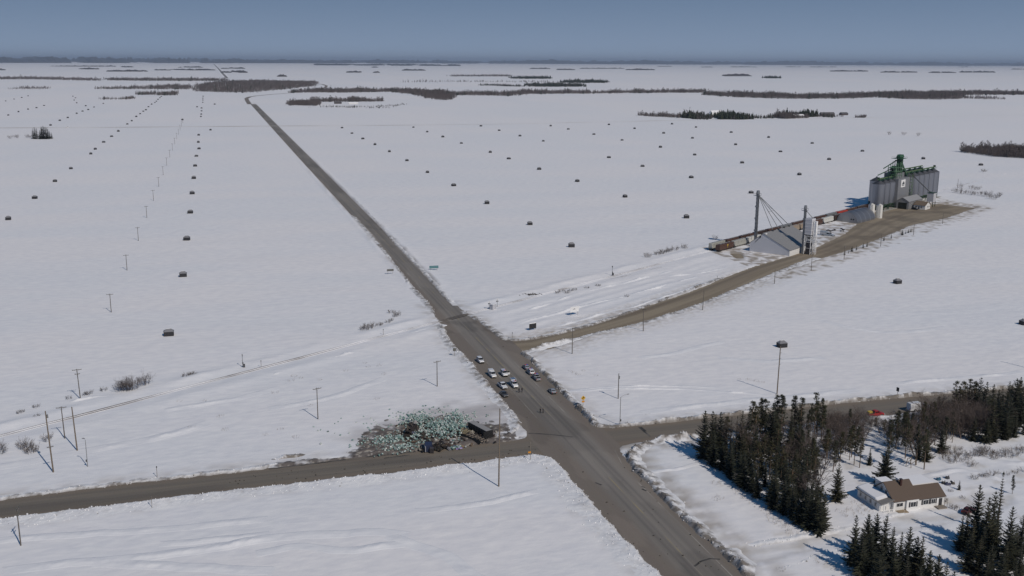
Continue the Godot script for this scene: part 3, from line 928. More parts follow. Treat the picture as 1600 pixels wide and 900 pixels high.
func rail_car(label: String, along: float, off: float, key: String, c: Color, length: float, kind := "hopper", mark := false) -> void:
	var p := rail_a + rail_dir * along + rail_n * off
	var o := thing("rail_car", label, "rail car", Vector3(p.x, ground(p.x, p.y) * 0.3 + 0.15, p.y), atan2(-rail_dir.y, rail_dir.x), "grain cars on the two tracks")
	var h := length / 2
	var paint := mat(key, c.r, c.g, c.b, 0.6)
	var b := MB.new()
	if kind == "hopper":
		b.loft([[-h + 0.5, 1.15, 1.0, 2.6, 4.2], [-h + 0.9, 1.5, 1.25, 1.25, 4.45], [h - 0.9, 1.5, 1.25, 1.25, 4.45], [h - 0.5, 1.15, 1.0, 2.6, 4.2]])
	else:
		b.loft([[-h + 0.3, 1.5, 1.45, 1.15, 4.3], [h - 0.3, 1.5, 1.45, 1.15, 4.3]])
	obj("car_body", b, paint, o)
	var u := MB.new()
	u.box(Vector3(0, 1.08, 0), Vector3(length - 0.6, 0.3, 2.2))
	obj("underframe", u, mat("rail car underframe", 0.03, 0.028, 0.026, 0.8), o)
	for i in 4:
		var q := MB.new()
		var x := lerpf(-h * 0.55, h * 0.55, i / 3.0)
		q.xf = Transform3D(Basis(), Vector3(x, 0, 0))
		q.loft([[-1.3, 1.25, 1.35, 1.0, 1.3], [-0.35, 0.5, 1.3, 0.4, 1.3], [0.35, 0.5, 1.3, 0.4, 1.3], [1.3, 1.25, 1.35, 1.0, 1.3]])
		obj("discharge_hopper", q, paint, o)
		var hh := MB.new()
		hh.box(Vector3(x, 4.53, 0), Vector3(2.4, 0.14, 0.7))
		obj("roof_hatch", hh, mat("rail hatch grey", 0.3, 0.3, 0.3, 0.6), o)
	for i in 9:
		var q := MB.new()
		for s in [-1.0, 1.0]:
			q.box(Vector3(lerpf(-h + 1.3, h - 1.3, i / 8.0), 2.8, s * 1.43), Vector3(0.1, 2.9, 0.12))
		obj("side_rib", q, paint, o)
	for s in [-1.0, 1.0]:
		var t := MB.new()
		t.box(Vector3(s * (h - 2.0), 0.55, -0.9), Vector3(2.3, 0.35, 0.25)); t.box(Vector3(s * (h - 2.0), 0.55, 0.9), Vector3(2.3, 0.35, 0.25)); t.box(Vector3(s * (h - 2.0), 0.6, 0), Vector3(0.4, 0.3, 1.9))
		var bg := obj("bogie", t, mat("rail car underframe", 0.03, 0.028, 0.026, 0.8), o)
		for x in [-0.9, 0.9]:
			var w := MB.new()
			for z in [-0.72, 0.72]: w.tube(Vector3(s * (h - 2.0) + x, 0.48, z - 0.07), Vector3(s * (h - 2.0) + x, 0.48, z + 0.07), 0.45, 0.45, 12)
			w.tube(Vector3(s * (h - 2.0) + x, 0.48, -0.7), Vector3(s * (h - 2.0) + x, 0.48, 0.7), 0.09, 0.09, 6)
			obj("wheelset", w, mat("wheel steel", 0.07, 0.06, 0.055, 0.5, 0.5), bg)
		var l := MB.new()
		l.box(Vector3(s * (h - 0.35), 2.8, -0.9), Vector3(0.06, 3.0, 0.06)); l.box(Vector3(s * (h - 0.35), 2.8, -0.5), Vector3(0.06, 3.0, 0.06))
		for k in 7: l.box(Vector3(s * (h - 0.35), 1.5 + k * 0.42, -0.7), Vector3(0.05, 0.05, 0.4))
		obj("end_ladder", l, paint, o)
	if mark:
		var q := MB.new()
		for a in [-0.7, -0.25, 0.25, 0.7]: q.box(Vector3(1.0 + sin(a) * 0.6, 2.7 + cos(a) * 0.6, 1.5), Vector3(0.22, 1.1, 0.05), Basis(Vector3.BACK, -a))
		q.box(Vector3(1.0, 2.1, 1.5), Vector3(0.2, 1.0, 0.05))
		obj("wheat_emblem", q, mat("yellow emblem", 0.6, 0.42, 0.06, 0.6), o)

func bin_with_roof(o: Node3D, at: Vector3, r: float, h0: float, h: float, m: Material, rm: Material, ribs := 10) -> void:
	var b := MB.new()
	b.tube(at + Vector3(0, h0, 0), at + Vector3(0, h, 0), r, r, 28)
	for i in 6:
		var y := lerpf(h0, h, (i + 0.5) / 6.0)
		b.tube(at + Vector3(0, y - 0.05, 0), at + Vector3(0, y + 0.05, 0), r + 0.05, r + 0.05, 28)
	var body := obj("bin", b, m, o)
	for i in ribs:
		var q := MB.new()
		var a := TAU * i / ribs
		q.box(at + Vector3(cos(a) * (r + 0.07), (h0 + h) / 2, sin(a) * (r + 0.07)), Vector3(0.18, h - h0, 0.16), Basis(Vector3.UP, -a))
		obj("stiffener", q, m, body)
	var c := MB.new()
	c.tube(at + Vector3(0, h, 0), at + Vector3(0, h + r * 0.55, 0), r + 0.12, 0.5, 28)
	c.tube(at + Vector3(0, h + r * 0.55, 0), at + Vector3(0, h + r * 0.55 + 0.5, 0), 0.6, 0.6, 10)
	obj("bin_roof", c, rm, body)

func ladder(o: Node3D, a: Vector3, b: Vector3, m: Material, called := "ladder") -> void:
	var q := MB.new()
	for s in [-0.25, 0.25]: q.tube(a + Vector3(s, 0, 0), b + Vector3(s, 0, 0), 0.05, 0.05, 4)
	var k := int(a.distance_to(b) / 0.9)
	for i in k: q.tube(a.lerp(b, (i + 0.5) / k) - Vector3(0.25, 0, 0), a.lerp(b, (i + 0.5) / k) + Vector3(0.25, 0, 0), 0.035, 0.035, 4)
	obj(called, q, m, o)

func leg_tower(o: Node3D, at: Vector3, w: float, h: float, m: Material) -> void:  # a bucket elevator leg with its head, platforms and ladder
	var b := MB.new()
	for s in [-1.0, 1.0]: b.box(at + Vector3(s * w * 0.42, h / 2 - 0.2, 0), Vector3(w * 0.36, h + 0.4, w * 0.75))
	b.box(at + Vector3(0, 0.7, 0), Vector3(w * 1.4, 1.8, w))
	obj("leg_casing", b, m, o)
	for i in int(h / 2.5):
		var q := MB.new()
		q.box(at + Vector3(0, 2.0 + i * 2.5, 0), Vector3(w * 1.45, 0.14, w * 0.95))
		obj("brace", q, m, o)
	var hd := MB.new()
	hd.loft([[at.x - w * 0.95, w * 0.4, w * 0.3, h - 0.8, h + 0.6], [at.x - w * 0.5, w * 0.5, w * 0.42, h - 0.9, h + 1.3], [at.x + w * 0.5, w * 0.5, w * 0.42, h - 0.9, h + 1.3], [at.x + w * 0.95, w * 0.4, w * 0.3, h - 0.8, h + 0.4]])
	for i in hd.v.size(): hd.v[i].z += at.z
	obj("leg_head", hd, m, o)
	var pf := MB.new()
	pf.box(at + Vector3(-w * 0.4, h - 1.6, 0), Vector3(w * 2.6, 0.12, w * 2.0))
	for s in [-1.0, 1.0]:
		pf.box(at + Vector3(-w * 0.4, h - 0.55, s * w), Vector3(w * 2.6, 0.07, 0.07)); pf.box(at + Vector3(-w * 0.4 + s * w * 1.3, h - 0.55, 0), Vector3(0.07, 0.07, w * 2.0))
		for t in [-1.0, 1.0]: pf.box(at + Vector3(-w * 0.4 + s * w * 1.3, h - 1.05, t * w), Vector3(0.08, 1.1, 0.08))
	obj("head_platform", pf, m, o)
	for y in [h * 0.3, h * 0.52, h * 0.74]:
		var q := MB.new()
		q.box(at + Vector3(-w * 0.9, y, w * 0.2), Vector3(w * 0.9, 0.1, w))
		q.box(at + Vector3(-w * 1.35, y + 0.5, w * 0.2), Vector3(0.06, 1.0, w))
		obj("rest_platform", q, m, o)
	ladder(o, at + Vector3(-w * 0.75, 0.2, w * 0.5), at + Vector3(-w * 0.75, h - 1.5, w * 0.5), m)

func pipe(o: Node3D, called: String, a: Vector3, b: Vector3, r: float, m: Material) -> void:
	var q := MB.new()
	q.tube(a, b, r, r, 8)
	obj(called, q, m, o)

func window_on(o: Node3D, at: Vector3, ux: Vector3, w: float, h: float, shutters := false, trim_key := "white paint") -> void:
	var uy := Vector3.UP
	var nn := ux.cross(uy)
	var wd := MB.new()
	qd(wd, at + nn * 0.02, ux, uy, w, h, 0.04)
	var g := obj("window", wd, mat("window glass", 0.02, 0.025, 0.03, 0.06), o)
	var f := MB.new()
	for s in [-1.0, 1.0]:
		qd(f, at + ux * s * (w / 2 + 0.04) + nn * 0.04, ux, uy, 0.08, h + 0.16, 0.07)
		qd(f, at + uy * s * (h / 2 + 0.04) + nn * 0.04, ux, uy, w, 0.08, 0.07)
	qd(f, at + nn * 0.045, ux, uy, 0.05, h, 0.04)
	obj("frame", f, mat(trim_key, 0.8, 0.8, 0.8, 0.4), g)
	if shutters:
		for s in [-1.0, 1.0]:
			var q := MB.new()
			qd(q, at + ux * s * (w / 2 + 0.3) + nn * 0.04, ux, uy, 0.4, h + 0.1, 0.06)
			obj("shutter", q, mat("dark shutter", 0.04, 0.04, 0.045, 0.6), o)

func gable(o: Node3D, called_wall: String, x0: float, x1: float, z0: float, z1: float, eave: float, ridge: float, zr: float, wall: Material, roof: Material, over := 0.35, thick := 0.16) -> void:  # ridge along x at z = zr; eaves at z0 and z1 share one height unless eave is a slope
	var b := MB.new()
	var out := PackedVector2Array([Vector2(-z1, -0.4), Vector2(-z0, -0.4), Vector2(-z0, eave), Vector2(-zr, ridge), Vector2(-z1, eave)])
	b.xf = Transform3D(Basis(Vector3(0, 0, -1), Vector3.UP, Vector3(1, 0, 0)), Vector3.ZERO)
	b.prism(out, x0, x1)
	obj(called_wall, b, wall, o)
	for s in [[z0, -1.0], [z1, 1.0]]:
		var r := MB.new()
		var run: float = absf(s[0] - zr); var rise := ridge - eave
		var sl := Vector2(run, rise).length()
		var dirz := Vector3(0, -rise / sl, s[1] * run / sl)
		var nn := Vector3(0, run / sl, s[1] * rise / sl)
		var l := sl + over
		r.box(Vector3((x0 + x1) / 2, ridge, zr) + dirz * (l / 2) + nn * (thick / 2 + 0.012), Vector3(x1 - x0 + 2 * over, thick, l), Basis(Vector3.RIGHT, nn, Vector3.RIGHT.cross(nn)))
		obj("roof", r, roof, o)

func elevator() -> void:
	var o := thing("grain_elevator", "tall grain elevator with green head tower and rows of grey steel bins", "grain elevator", Vector3(ELEV.x, 0, ELEV.y), deg_to_rad(32))
	var steel := mat("galvanised bin", 0.27, 0.28, 0.31, 0.36, 0.8)
	var roof := mat("bin roof grey", 0.1, 0.105, 0.12, 0.5, 0.4)
	var green := mat("elevator green", 0.025, 0.085, 0.042, 0.6)
	var dark := mat("dark green steel", 0.02, 0.05, 0.028, 0.7)
	var lime := mat("conveyor green", 0.09, 0.15, 0.06, 0.6)
	var conc := mat("concrete", 0.3, 0.29, 0.27, 0.85)
	var spots := []
	for i in 3:
		for j in (2 if i == 0 else 1): spots.append([Vector3(-3.8 - 9.7 * i, 0, -6.0 - 9.9 * j), 20.5])
	for i in 6:
		for j in 2: spots.append([Vector3(33.0 + 10.8 * i, 0, -6.0 - 10.8 * j), 21.5])
	for s in spots:
		bin_with_roof(o, s[0], 5.0 if s[0].x < 0.0 else 5.35, 4.6, s[1], steel, roof, 4)
		var q := MB.new()
		q.tube(s[0] + Vector3(0, 1.4, 0), s[0] + Vector3(0, 4.6, 0), 0.5, 5.15, 20, false)
		for k in 10:
			var a := TAU * k / 10
			q.box(s[0] + Vector3(cos(a) * 4.9, 2.2, sin(a) * 4.9), Vector3(0.35, 4.9, 0.35))
		q.tube(s[0] + Vector3(0, 2.2, 0), s[0] + Vector3(0, 2.5, 0), 5.0, 5.0, 20, false)
		obj("hopper_stand", q, dark, o)
	var pad := MB.new()
	pad.box(Vector3(-12.0, 0.05, -9.5), Vector3(27, 0.7, 20)); pad.box(Vector3(60, 0.05, -11.5), Vector3(67, 0.7, 25))
	obj("foundation", pad, conc, o)
	var hh := MB.new()
	hh.box(Vector3(13, 11, -8), Vector3(23, 22.6, 14.5))
	obj("head_house", hh, mat("ribbed grey cladding", 0.32, 0.325, 0.34, 0.5, 0.5), o)
	for i in 12:
		var q := MB.new()
		q.box(Vector3(2.5 + i * 1.95, 11.2, -0.7), Vector3(0.12, 22, 0.14))
		obj("cladding_rib", q, mat("ribbed grey cladding", 0.32, 0.325, 0.34, 0.5, 0.5), o)
	var up := MB.new()
	up.box(Vector3(13, 24.2, -9), Vector3(15, 3.8, 10))
	obj("roof_house", up, mat("grey shed roof", 0.2, 0.205, 0.215, 0.55, 0.3), o)
	var sg := MB.new()
	sg.box(Vector3(10.5, 18.4, -0.5), Vector3(8.2, 5.8, 0.2))
	var sign := obj("sign_board", sg, mat("white sign board", 0.78, 0.78, 0.78, 0.5), o)
	var em := MB.new()
	em.prism(PackedVector2Array([Vector2(8.0, 17.6), Vector2(13.0, 17.6), Vector2(13.0, 18.4), Vector2(12.0, 19.9), Vector2(11.2, 19.2), Vector2(10.5, 20.3), Vector2(9.4, 18.9), Vector2(8.6, 18.7)]), -0.38, -0.34)
	em.box(Vector3(10.5, 16.9, -0.36), Vector3(4.6, 0.55, 0.05))
	obj("emblem", em, mat("dark sign ink", 0.06, 0.07, 0.08, 0.6), sign)
	gable(o, "drive_shed_wall", -1.0, 26.0, 0.0, 9.6, 6.0, 8.8, 4.8, mat("ribbed grey cladding", 0.32, 0.325, 0.34, 0.5, 0.5), mat("pale shed roof", 0.42, 0.41, 0.4, 0.5, 0.4))
	var door := MB.new()
	door.box(Vector3(-1.03, 2.5, 4.8), Vector3(0.1, 5.0, 6.6))
	obj("drive_door", door, mat("dark doorway", 0.012, 0.016, 0.013, 0.8), o)
	for x in [5.0, 12.0, 19.0]:
		window_on(o, Vector3(x, 3.4, 9.62), Vector3.RIGHT, 1.3, 1.1)
	leg_tower(o, Vector3(19.5, 0, -8), 4.2, 38.5, green)
	leg_tower(o, Vector3(12.0, 0, -9.5), 3.0, 30.0, green)
	leg_tower(o, Vector3(8.0, 0, -6.5), 2.2, 27.5, mat("pale green steel", 0.09, 0.17, 0.1, 0.55))
	for g in [[-26.0, 4.0, 23.6], [24.0, 92.0, 24.8]]:
		for z in ([-6.0, -16.8] if g[0] > 0.0 else [-6.0]):
			var q := MB.new()
			q.box(Vector3((g[0] + g[1]) / 2, g[2] + 0.5, z), Vector3(g[1] - g[0], 0.75, 0.7))
			obj("roof_conveyor", q, lime, o)
			var c := MB.new()
			c.box(Vector3((g[0] + g[1]) / 2, g[2] - 0.5, z + 1.1), Vector3(g[1] - g[0], 0.1, 1.2))
			c.box(Vector3((g[0] + g[1]) / 2, g[2] + 0.5, z + 1.7), Vector3(g[1] - g[0], 0.08, 0.08))
			for k in int((g[1] - g[0]) / 4.0): c.box(Vector3(g[0] + 2.0 + 4.0 * k, g[2] - 0.4, z + 0.4), Vector3(0.15, 2.0, 1.4 if k % 3 == 0 else 0.16))
			obj("catwalk", c, green, o)
		var d := MB.new()
		for x in [g[0] + 1.5, (g[0] + g[1]) / 2 + 4.0, g[1] - 2.0]: d.box(Vector3(x, g[2] + 1.0, -6.0), Vector3(1.5, 1.6, 1.5))
		obj("drive_unit", d, dark, o)
	for e in [[Vector3(18, 37, -8), Vector3(3, 25.5, -6)], [Vector3(18, 36, -9), Vector3(8, 29, -16)], [Vector3(21, 36, -8), Vector3(27, 26.5, -6)], [Vector3(21, 35, -8), Vector3(27, 26, -16)], [Vector3(12, 30, -9), Vector3(-2, 24.5, -16)], [Vector3(8, 27, -6), Vector3(-1, 24.3, -6)], [Vector3(19, 34, -7), Vector3(14, 26, -4)], [Vector3(20, 33, -7), Vector3(22, 23, -2)]]:
		pipe(o, "spout", e[0], e[1], 0.42, green)
	pipe(o, "long_spout", Vector3(27, 24.5, -1), Vector3(28, 11.2, 14.5), 0.35, mat("dark steel", 0.06, 0.065, 0.07, 0.5, 0.4))
	var fm := MB.new()
	for x in [3.0, 7.0, 11.0, 15.0]:
		for z in [-10.0, -4.0]: fm.box(Vector3(x, 27.5, z), Vector3(0.4, 9.0 + 2.5 * (x / 5.0), 0.4))
	for y in [24.5, 27.5, 30.5]: fm.box(Vector3(9, y, -7), Vector3(13.0, 0.25, 6.6))
	fm.tube(Vector3(6, 24, -6), Vector3(6, 30, -6), 1.5, 1.5, 12); fm.tube(Vector3(6, 30, -6), Vector3(6, 31.5, -6), 1.5, 0.3, 12)
	obj("distributor_frame", fm, mat("pale green steel", 0.09, 0.17, 0.1, 0.55), o)
	var st := MB.new()
	for x in [24.8, 27.2]:
		for z in [-1.5, 0.8]: st.box(Vector3(x, 12, z), Vector3(0.25, 24.5, 0.25))
	for k in 9:
		st.box(Vector3(26, 1.5 + k * 2.7, -0.35), Vector3(2.4, 0.12, 2.4))
		st.box(Vector3(26, 2.8 + k * 2.7, 0.9), Vector3(3.2, 0.15, 0.12), Basis(Vector3.BACK, 0.85 if k % 2 else -0.85))
	obj("stair_tower", st, lime, o)
	var pf := MB.new()
	for e in [[3.0, 25.5, 6.0], [15.0, 31.0, 5.0], [24.0, 27.0, 5.0]]:
		pf.box(Vector3(e[0], e[1], -7), Vector3(e[2], 0.2, 5))
		for s in [-1.0, 1.0]: pf.box(Vector3(e[0], e[1] + 1.1, -7 + 2.5 * s), Vector3(e[2], 0.1, 0.1))
		for s in [-1.0, 1.0]: pf.box(Vector3(e[0] + s * e[2] * 0.45, e[1] - 2.4, -6), Vector3(0.3, 5.0, 0.3))
	obj("platform", pf, green, o)
	# the loading bin on legs, the office, two cars
	var p := ELEV + Vector2(0.848, -0.53) * 28.0 + Vector2(0.53, 0.848) * 16.0
	var b := thing("loadout_bin", "square grey loading bin standing on four legs beside the elevator office", "grain bin", P(p), deg_to_rad(32))
	var q := MB.new()
	q.box(Vector3(0, 7.4, 0), Vector3(5.6, 6.6, 5.0))
	obj("bin", q, mat("painted grey steel", 0.5, 0.5, 0.53, 0.5), b)
	for x in [-2.5, 2.5]:
		for z in [-2.2, 2.2]:
			var l := MB.new()
			l.box(Vector3(x, 1.9, z), Vector3(0.4, 4.8, 0.4))
			obj("leg", l, dark, b)
	var rf := MB.new()
	rf.box(Vector3(0, 10.85, 0), Vector3(6.0, 0.2, 5.4)); rf.box(Vector3(0, 11.2, -1.0), Vector3(1.2, 0.7, 1.2))
	obj("roof", rf, dark, b)
	p = ELEV + Vector2(0.848, -0.53) * 11.0 + Vector2(0.53, 0.848) * 15.4
	b = thing("elevator_office", "low white office with a brown roof below the grain elevator", "office", P(p), deg_to_rad(-58))
	gable(b, "wall", -4.4, 4.4, -5.2, 5.2, 3.1, 5.6, 0.0, mat("white siding", 0.68, 0.7, 0.73, 0.6), mat("brown roof felt", 0.14, 0.105, 0.075, 0.85))
	for z in [-2.6, 0.2]: window_on(b, Vector3(4.42, 1.8, z), Vector3(0, 0, -1), 1.2, 1.2, false, "grey window frame")
	for x in [-2.4, 1.6]: window_on(b, Vector3(x, 1.7, 5.22), Vector3.RIGHT, 1.3, 1.0, false, "grey window frame")
	var d2 := MB.new()
	d2.box(Vector3(-0.4, 1.05, 5.24), Vector3(1.0, 2.1, 0.08))
	obj("door", d2, mat("dark shutter", 0.04, 0.04, 0.045, 0.6), b)
	p = ELEV + Vector2(0.848, -0.53) * 1.5 + Vector2(0.53, 0.848) * 13.5
	vehicle("parked_suv", "dark suv parked at the end of the elevator office", "suv", p, deg_to_rad(-58), "suv", mat("black car paint", 0.015, 0.015, 0.018, 0.3))

func storage_site() -> void:
	var a0 := SHED
	var ax := Vector2(cos(deg_to_rad(36)), -sin(deg_to_rad(36)))
	var bx := Vector2(sin(deg_to_rad(32)), cos(deg_to_rad(32)))
	var o := thing("storage_shed", "big grey gabled grain shed with four spouts reaching its ridge", "shed", Vector3(a0.x, 0, a0.y), deg_to_rad(35))
	var clad := mat("pale grey cladding", 0.55, 0.56, 0.6, 0.6)
	var w := MB.new()
	w.xf = Transform3D(Basis(Vector3(0, 0, -1), Vector3.UP, Vector3(1, 0, 0)), Vector3.ZERO)
	w.prism(PackedVector2Array([Vector2(-25, -0.5), Vector2(0, -0.5), Vector2(0, 5.4), Vector2(-8.4, 11.6), Vector2(-25, 3.7)]), 0, 39)
	obj("wall", w, clad, o)
	for s in [[0.0, 5.4], [25.0, 3.7]]:
		var r := MB.new()
		var e := Vector3(19.5, s[1], s[0]); var t := Vector3(19.5, 11.6, 8.4)
		var d := (e - t)
		var nn := Vector3.RIGHT.cross(d.normalized())
		if nn.y < 0.0: nn = -nn
		r.box(t + d * 0.515 + nn * 0.12, Vector3(39.5, 0.2, d.length() * 1.03), Basis(Vector3.RIGHT, nn, Vector3.RIGHT.cross(nn)))
		var rf := obj("roof", r, mat("weathered roof sheet", 0.27, 0.27, 0.27, 0.6, 0.2), o)
		for k in 20:
			var q := MB.new()
			q.box(Vector3(t.x - 19.0 + k * 2.0, t.y, t.z) + d * 0.515 + nn * 0.24, Vector3(0.08, 0.05, d.length()), Basis(Vector3.RIGHT, nn, Vector3.RIGHT.cross(nn)))
			obj("seam", q, mat("weathered roof sheet", 0.27, 0.27, 0.27, 0.6, 0.2), rf)
	var pl := MB.new()
	pl.box(Vector3(19.5, 1.6, 25.08), Vector3(39, 4.0, 0.12))
	obj("white_wall_panel", pl, mat("white siding", 0.68, 0.7, 0.73, 0.6), o)
	var cn := MB.new()
	cn.tube(Vector3(1.6, 10.6, 9.0), Vector3(1.6, 11.8, 9.0), 0.9, 0.8, 12)
	obj("roof_vent", cn, mat("white paint", 0.8, 0.8, 0.8, 0.4), o)
	var hk := MB.new()
	hk.box(Vector3(-0.12, 9.6, 6.4), Vector3(0.25, 0.9, 0.9))
	hk.tube(Vector3(-0.2, 9.2, 6.2), Vector3(-0.2, 6.0, 3.4), 0.14, 0.14, 6)
	obj("gable_spout", hk, mat("dark steel", 0.06, 0.065, 0.07, 0.5, 0.4), o)
	for x in [12.0, 20.0, 28.0, 35.0]:
		var q := MB.new()
		q.box(Vector3(x, 11.9, 8.4), Vector3(1.0, 0.8, 1.0))
		obj("ridge_hatch", q, mat("dark steel", 0.06, 0.065, 0.07, 0.5, 0.4), o)
	var grey := mat("leg grey steel", 0.2, 0.21, 0.225, 0.5, 0.4)
	var p := a0 + ax * 16.0 - bx * 4.0
	var t1 := thing("grain_leg_tower", "tall grey grain leg tower behind the gabled shed with four spouts", "grain tower", P(p), deg_to_rad(35))
	leg_tower(t1, Vector3.ZERO, 1.55, 33.0, grey)
	for x in [-4.0, 4.0, 12.0, 19.0]:
		pipe(t1, "spout", Vector3(0.8, 31.5, 0), Vector3(x, 12.4, 12.4), 0.2, grey)
	var br := MB.new()
	br.tube(Vector3(0, 22, 7.0), Vector3(9.0, 22, 7.0), 0.09, 0.09, 5); br.tube(Vector3(4, 25, 4.5), Vector3(9, 22, 7.0), 0.06, 0.06, 5)
	obj("spout_brace", br, grey, t1)
	p = Vector2(T2.x, T2.y)
	var t2 := thing("grain_leg_tower", "shorter grey grain leg tower in front of the shed beside the white dryer", "grain tower", P(p), deg_to_rad(32))
	leg_tower(t2, Vector3.ZERO, 1.3, 27.0, grey)
	pipe(t2, "spout", Vector3(0.5, 25.5, 0), Vector3(1.6, 20.8, 4.4), 0.22, grey)
	p = T2 + Vector2(0.848, -0.53) * 0.8 + Vector2(0.53, 0.848) * 3.2
	var dr := thing("grain_dryer", "white and grey grain dryer bin on an open frame beside the gravel road", "grain dryer", P(p), deg_to_rad(32))
	var white := mat("white paint", 0.8, 0.8, 0.8, 0.4)
	var bn := MB.new()
	bn.box(Vector3(0, 16.2, 0), Vector3(4.6, 9.5, 4.2))
	var bo := obj("bin", bn, mat("painted grey steel", 0.5, 0.5, 0.53, 0.5), dr)
	for k in 5:
		var q := MB.new()
		q.box(Vector3(0, 11.9 + k * 2.1, 0), Vector3(4.8, 0.16, 4.4))
		obj("band", q, white, bo)
	var hp := MB.new()
	hp.xf = Transform3D(Basis(Vector3(0, 1, 0), Vector3(1, 0, 0), Vector3(0, 0, -1)), Vector3.ZERO)
	hp.loft([[8.6, 0.5, 0.5, -0.5, 0.5], [11.4, 2.1, 2.1, -2.2, 2.2]])
	obj("hopper", hp, grey, dr)
	for x in [-2.2, 2.2]:
		for z in [-2.0, 2.0]:
			var l := MB.new()
			l.box(Vector3(x, 5.3, z), Vector3(0.28, 11.6, 0.28))
			obj("leg", l, white, dr)
	var fr := MB.new()
	for y in [3.5, 7.0, 10.5]:
		for s in [-1.0, 1.0]:
			fr.box(Vector3(0, y, 2.0 * s), Vector3(4.4, 0.16, 0.16)); fr.box(Vector3(2.2 * s, y, 0), Vector3(0.16, 0.16, 4.0))
	for y in [1.8, 5.2, 8.7]:
		for s in [-1.0, 1.0]: fr.box(Vector3(0, y, 2.0 * s), Vector3(5.6, 0.12, 0.12), Basis(Vector3.BACK, 0.65))
	obj("frame", fr, white, dr)
	var mc := MB.new()
	mc.box(Vector3(-0.3, 5.4, 0.2), Vector3(3.0, 3.6, 2.6)); mc.box(Vector3(0.2, 1.6, 0), Vector3(3.4, 3.4, 2.8))
	obj("burner", mc, mat("dark machine", 0.05, 0.045, 0.05, 0.6), dr)
	p = T2 + Vector2(0.848, -0.53) * 0.8 + Vector2(0.53, 0.848) * 6.6
	var lt := thing("lattice_tower", "thin white lattice tower beside the gravel road and the dryer", "tower", P(p), deg_to_rad(32))
	for x in [-0.8, 0.8]:
		for z in [-0.8, 0.8]:
			var l := MB.new()
			l.box(Vector3(x, 9.5, z), Vector3(0.22, 20.0, 0.22))
			obj("leg", l, white, lt)
	for k in 12:
		var q := MB.new()
		for s in [-1.0, 1.0]:
			q.box(Vector3(0, 0.8 + 1.55 * k, 0.8 * s), Vector3(2.1, 0.1, 0.1), Basis(Vector3.BACK, 0.7 if k % 2 else -0.7)); q.box(Vector3(0.8 * s, 0.8 + 1.55 * k, 0), Vector3(0.1, 0.1, 2.1), Basis(Vector3.RIGHT, 0.7 if k % 2 else -0.7))
		q.box(Vector3(0, 1.5 + 1.55 * k, 0), Vector3(1.7, 0.08, 1.7))
		obj("brace", q, white, lt)
	var cp := MB.new()
	cp.box(Vector3(0, 15.5, 0), Vector3(1.5, 8.0, 1.4))
	obj("duct", cp, white, lt)
	# the arched hut and the white tanks
	var ua := Vector2(0.848, -0.53); var ub := Vector2(0.53, 0.848)
	p = a0 + ua * 148.0 - ub * 6.2
	var qh := thing("arched_shed", "grey arched steel shed between the rail cars and the gravel yard", "shed", P(p, -0.1), deg_to_rad(32))
	var arch := PackedVector2Array()
	for k in 17: arch.append(Vector2(cos(PI * k / 16.0) * 7.6, sin(PI * k / 16.0) * 7.4))
	arch.append(Vector2(-7.6, -0.4)); arch.append(Vector2(7.6, -0.4))
	var sh := MB.new()
	sh.xf = Transform3D(Basis(Vector3(0, 0, -1), Vector3.UP, Vector3(1, 0, 0)), Vector3.ZERO)
	sh.prism(arch, 0.0, 31.0)
	obj("shell", sh, mat("arched steel", 0.3, 0.31, 0.34, 0.4, 0.7), qh)
	for k in 16:
		var q := MB.new()
		q.xf = Transform3D(Basis(Vector3(0, 0, -1), Vector3.UP, Vector3(1, 0, 0)), Vector3.ZERO)
		for s in 16:
			var f0 := PI * s / 16.0; var f1 := PI * (s + 1) / 16.0
			var x0 := 0.3 + k * 1.95
			q.quad(Vector3(cos(f0) * 7.72, sin(f0) * 7.52, x0), Vector3(cos(f1) * 7.72, sin(f1) * 7.52, x0), Vector3(cos(f1) * 7.72, sin(f1) * 7.52, x0 + 1.2), Vector3(cos(f0) * 7.72, sin(f0) * 7.52, x0 + 1.2))
		obj("arch_sheet", q, mat("arched steel light", 0.42, 0.43, 0.46, 0.4, 0.7) if k % 4 == 3 else mat("arched steel", 0.3, 0.31, 0.34, 0.4, 0.7), qh)
	var ed := MB.new()
	ed.box(Vector3(-0.06, 2.2, -1.0), Vector3(0.1, 4.4, 4.6))
	obj("door", ed, mat("grey door sheet", 0.3, 0.3, 0.31, 0.6), qh)
	for z in [3.2, 4.8]:
		var q := MB.new()
		q.box(Vector3(-0.05, 2.6, z), Vector3(0.08, 1.0, 1.0))
		obj("window", q, mat("window glass", 0.02, 0.025, 0.03, 0.06), qh)
	for e in [[181.5, -3.0, 10.5, "white upright tank beside the arched shed, left of the two"], [186.0, 1.0, 10.0, "white upright tank beside the arched shed, right of the two"]]:
		p = a0 + ua * e[0] + ub * e[1]
		var tk := thing("storage_tank", e[3], "tank", P(p), 0.0, "white tanks by the arched shed")
		var q := MB.new()
		q.tube(Vector3(0, -0.3, 0), Vector3(0, e[2] - 1.0, 0), 2.3, 2.3, 24)
		obj("shell", q, mat("tank white", 0.72, 0.71, 0.68, 0.5), tk)
		var r := MB.new()
		r.tube(Vector3(0, e[2] - 1.0, 0), Vector3(0, e[2], 0), 2.35, 0.5, 24)
		obj("roof", r, mat("tank white", 0.72, 0.71, 0.68, 0.5), tk)
		ladder(tk, Vector3(-1.0, 0.2, 2.25), Vector3(-1.0, e[2] - 0.8, 2.25), mat("galvanised steel", 0.3, 0.31, 0.32, 0.5, 0.5))
	p = a0 + ua * 84.0 + ub * 9.5
	vehicle("box_truck", "pale grey box truck parked on snow beyond the white dryer", "truck", p, deg_to_rad(-52), "box", mat("truck grey blue", 0.3, 0.34, 0.39, 0.35)).scale = Vector3(1.5, 1.3, 1.25)
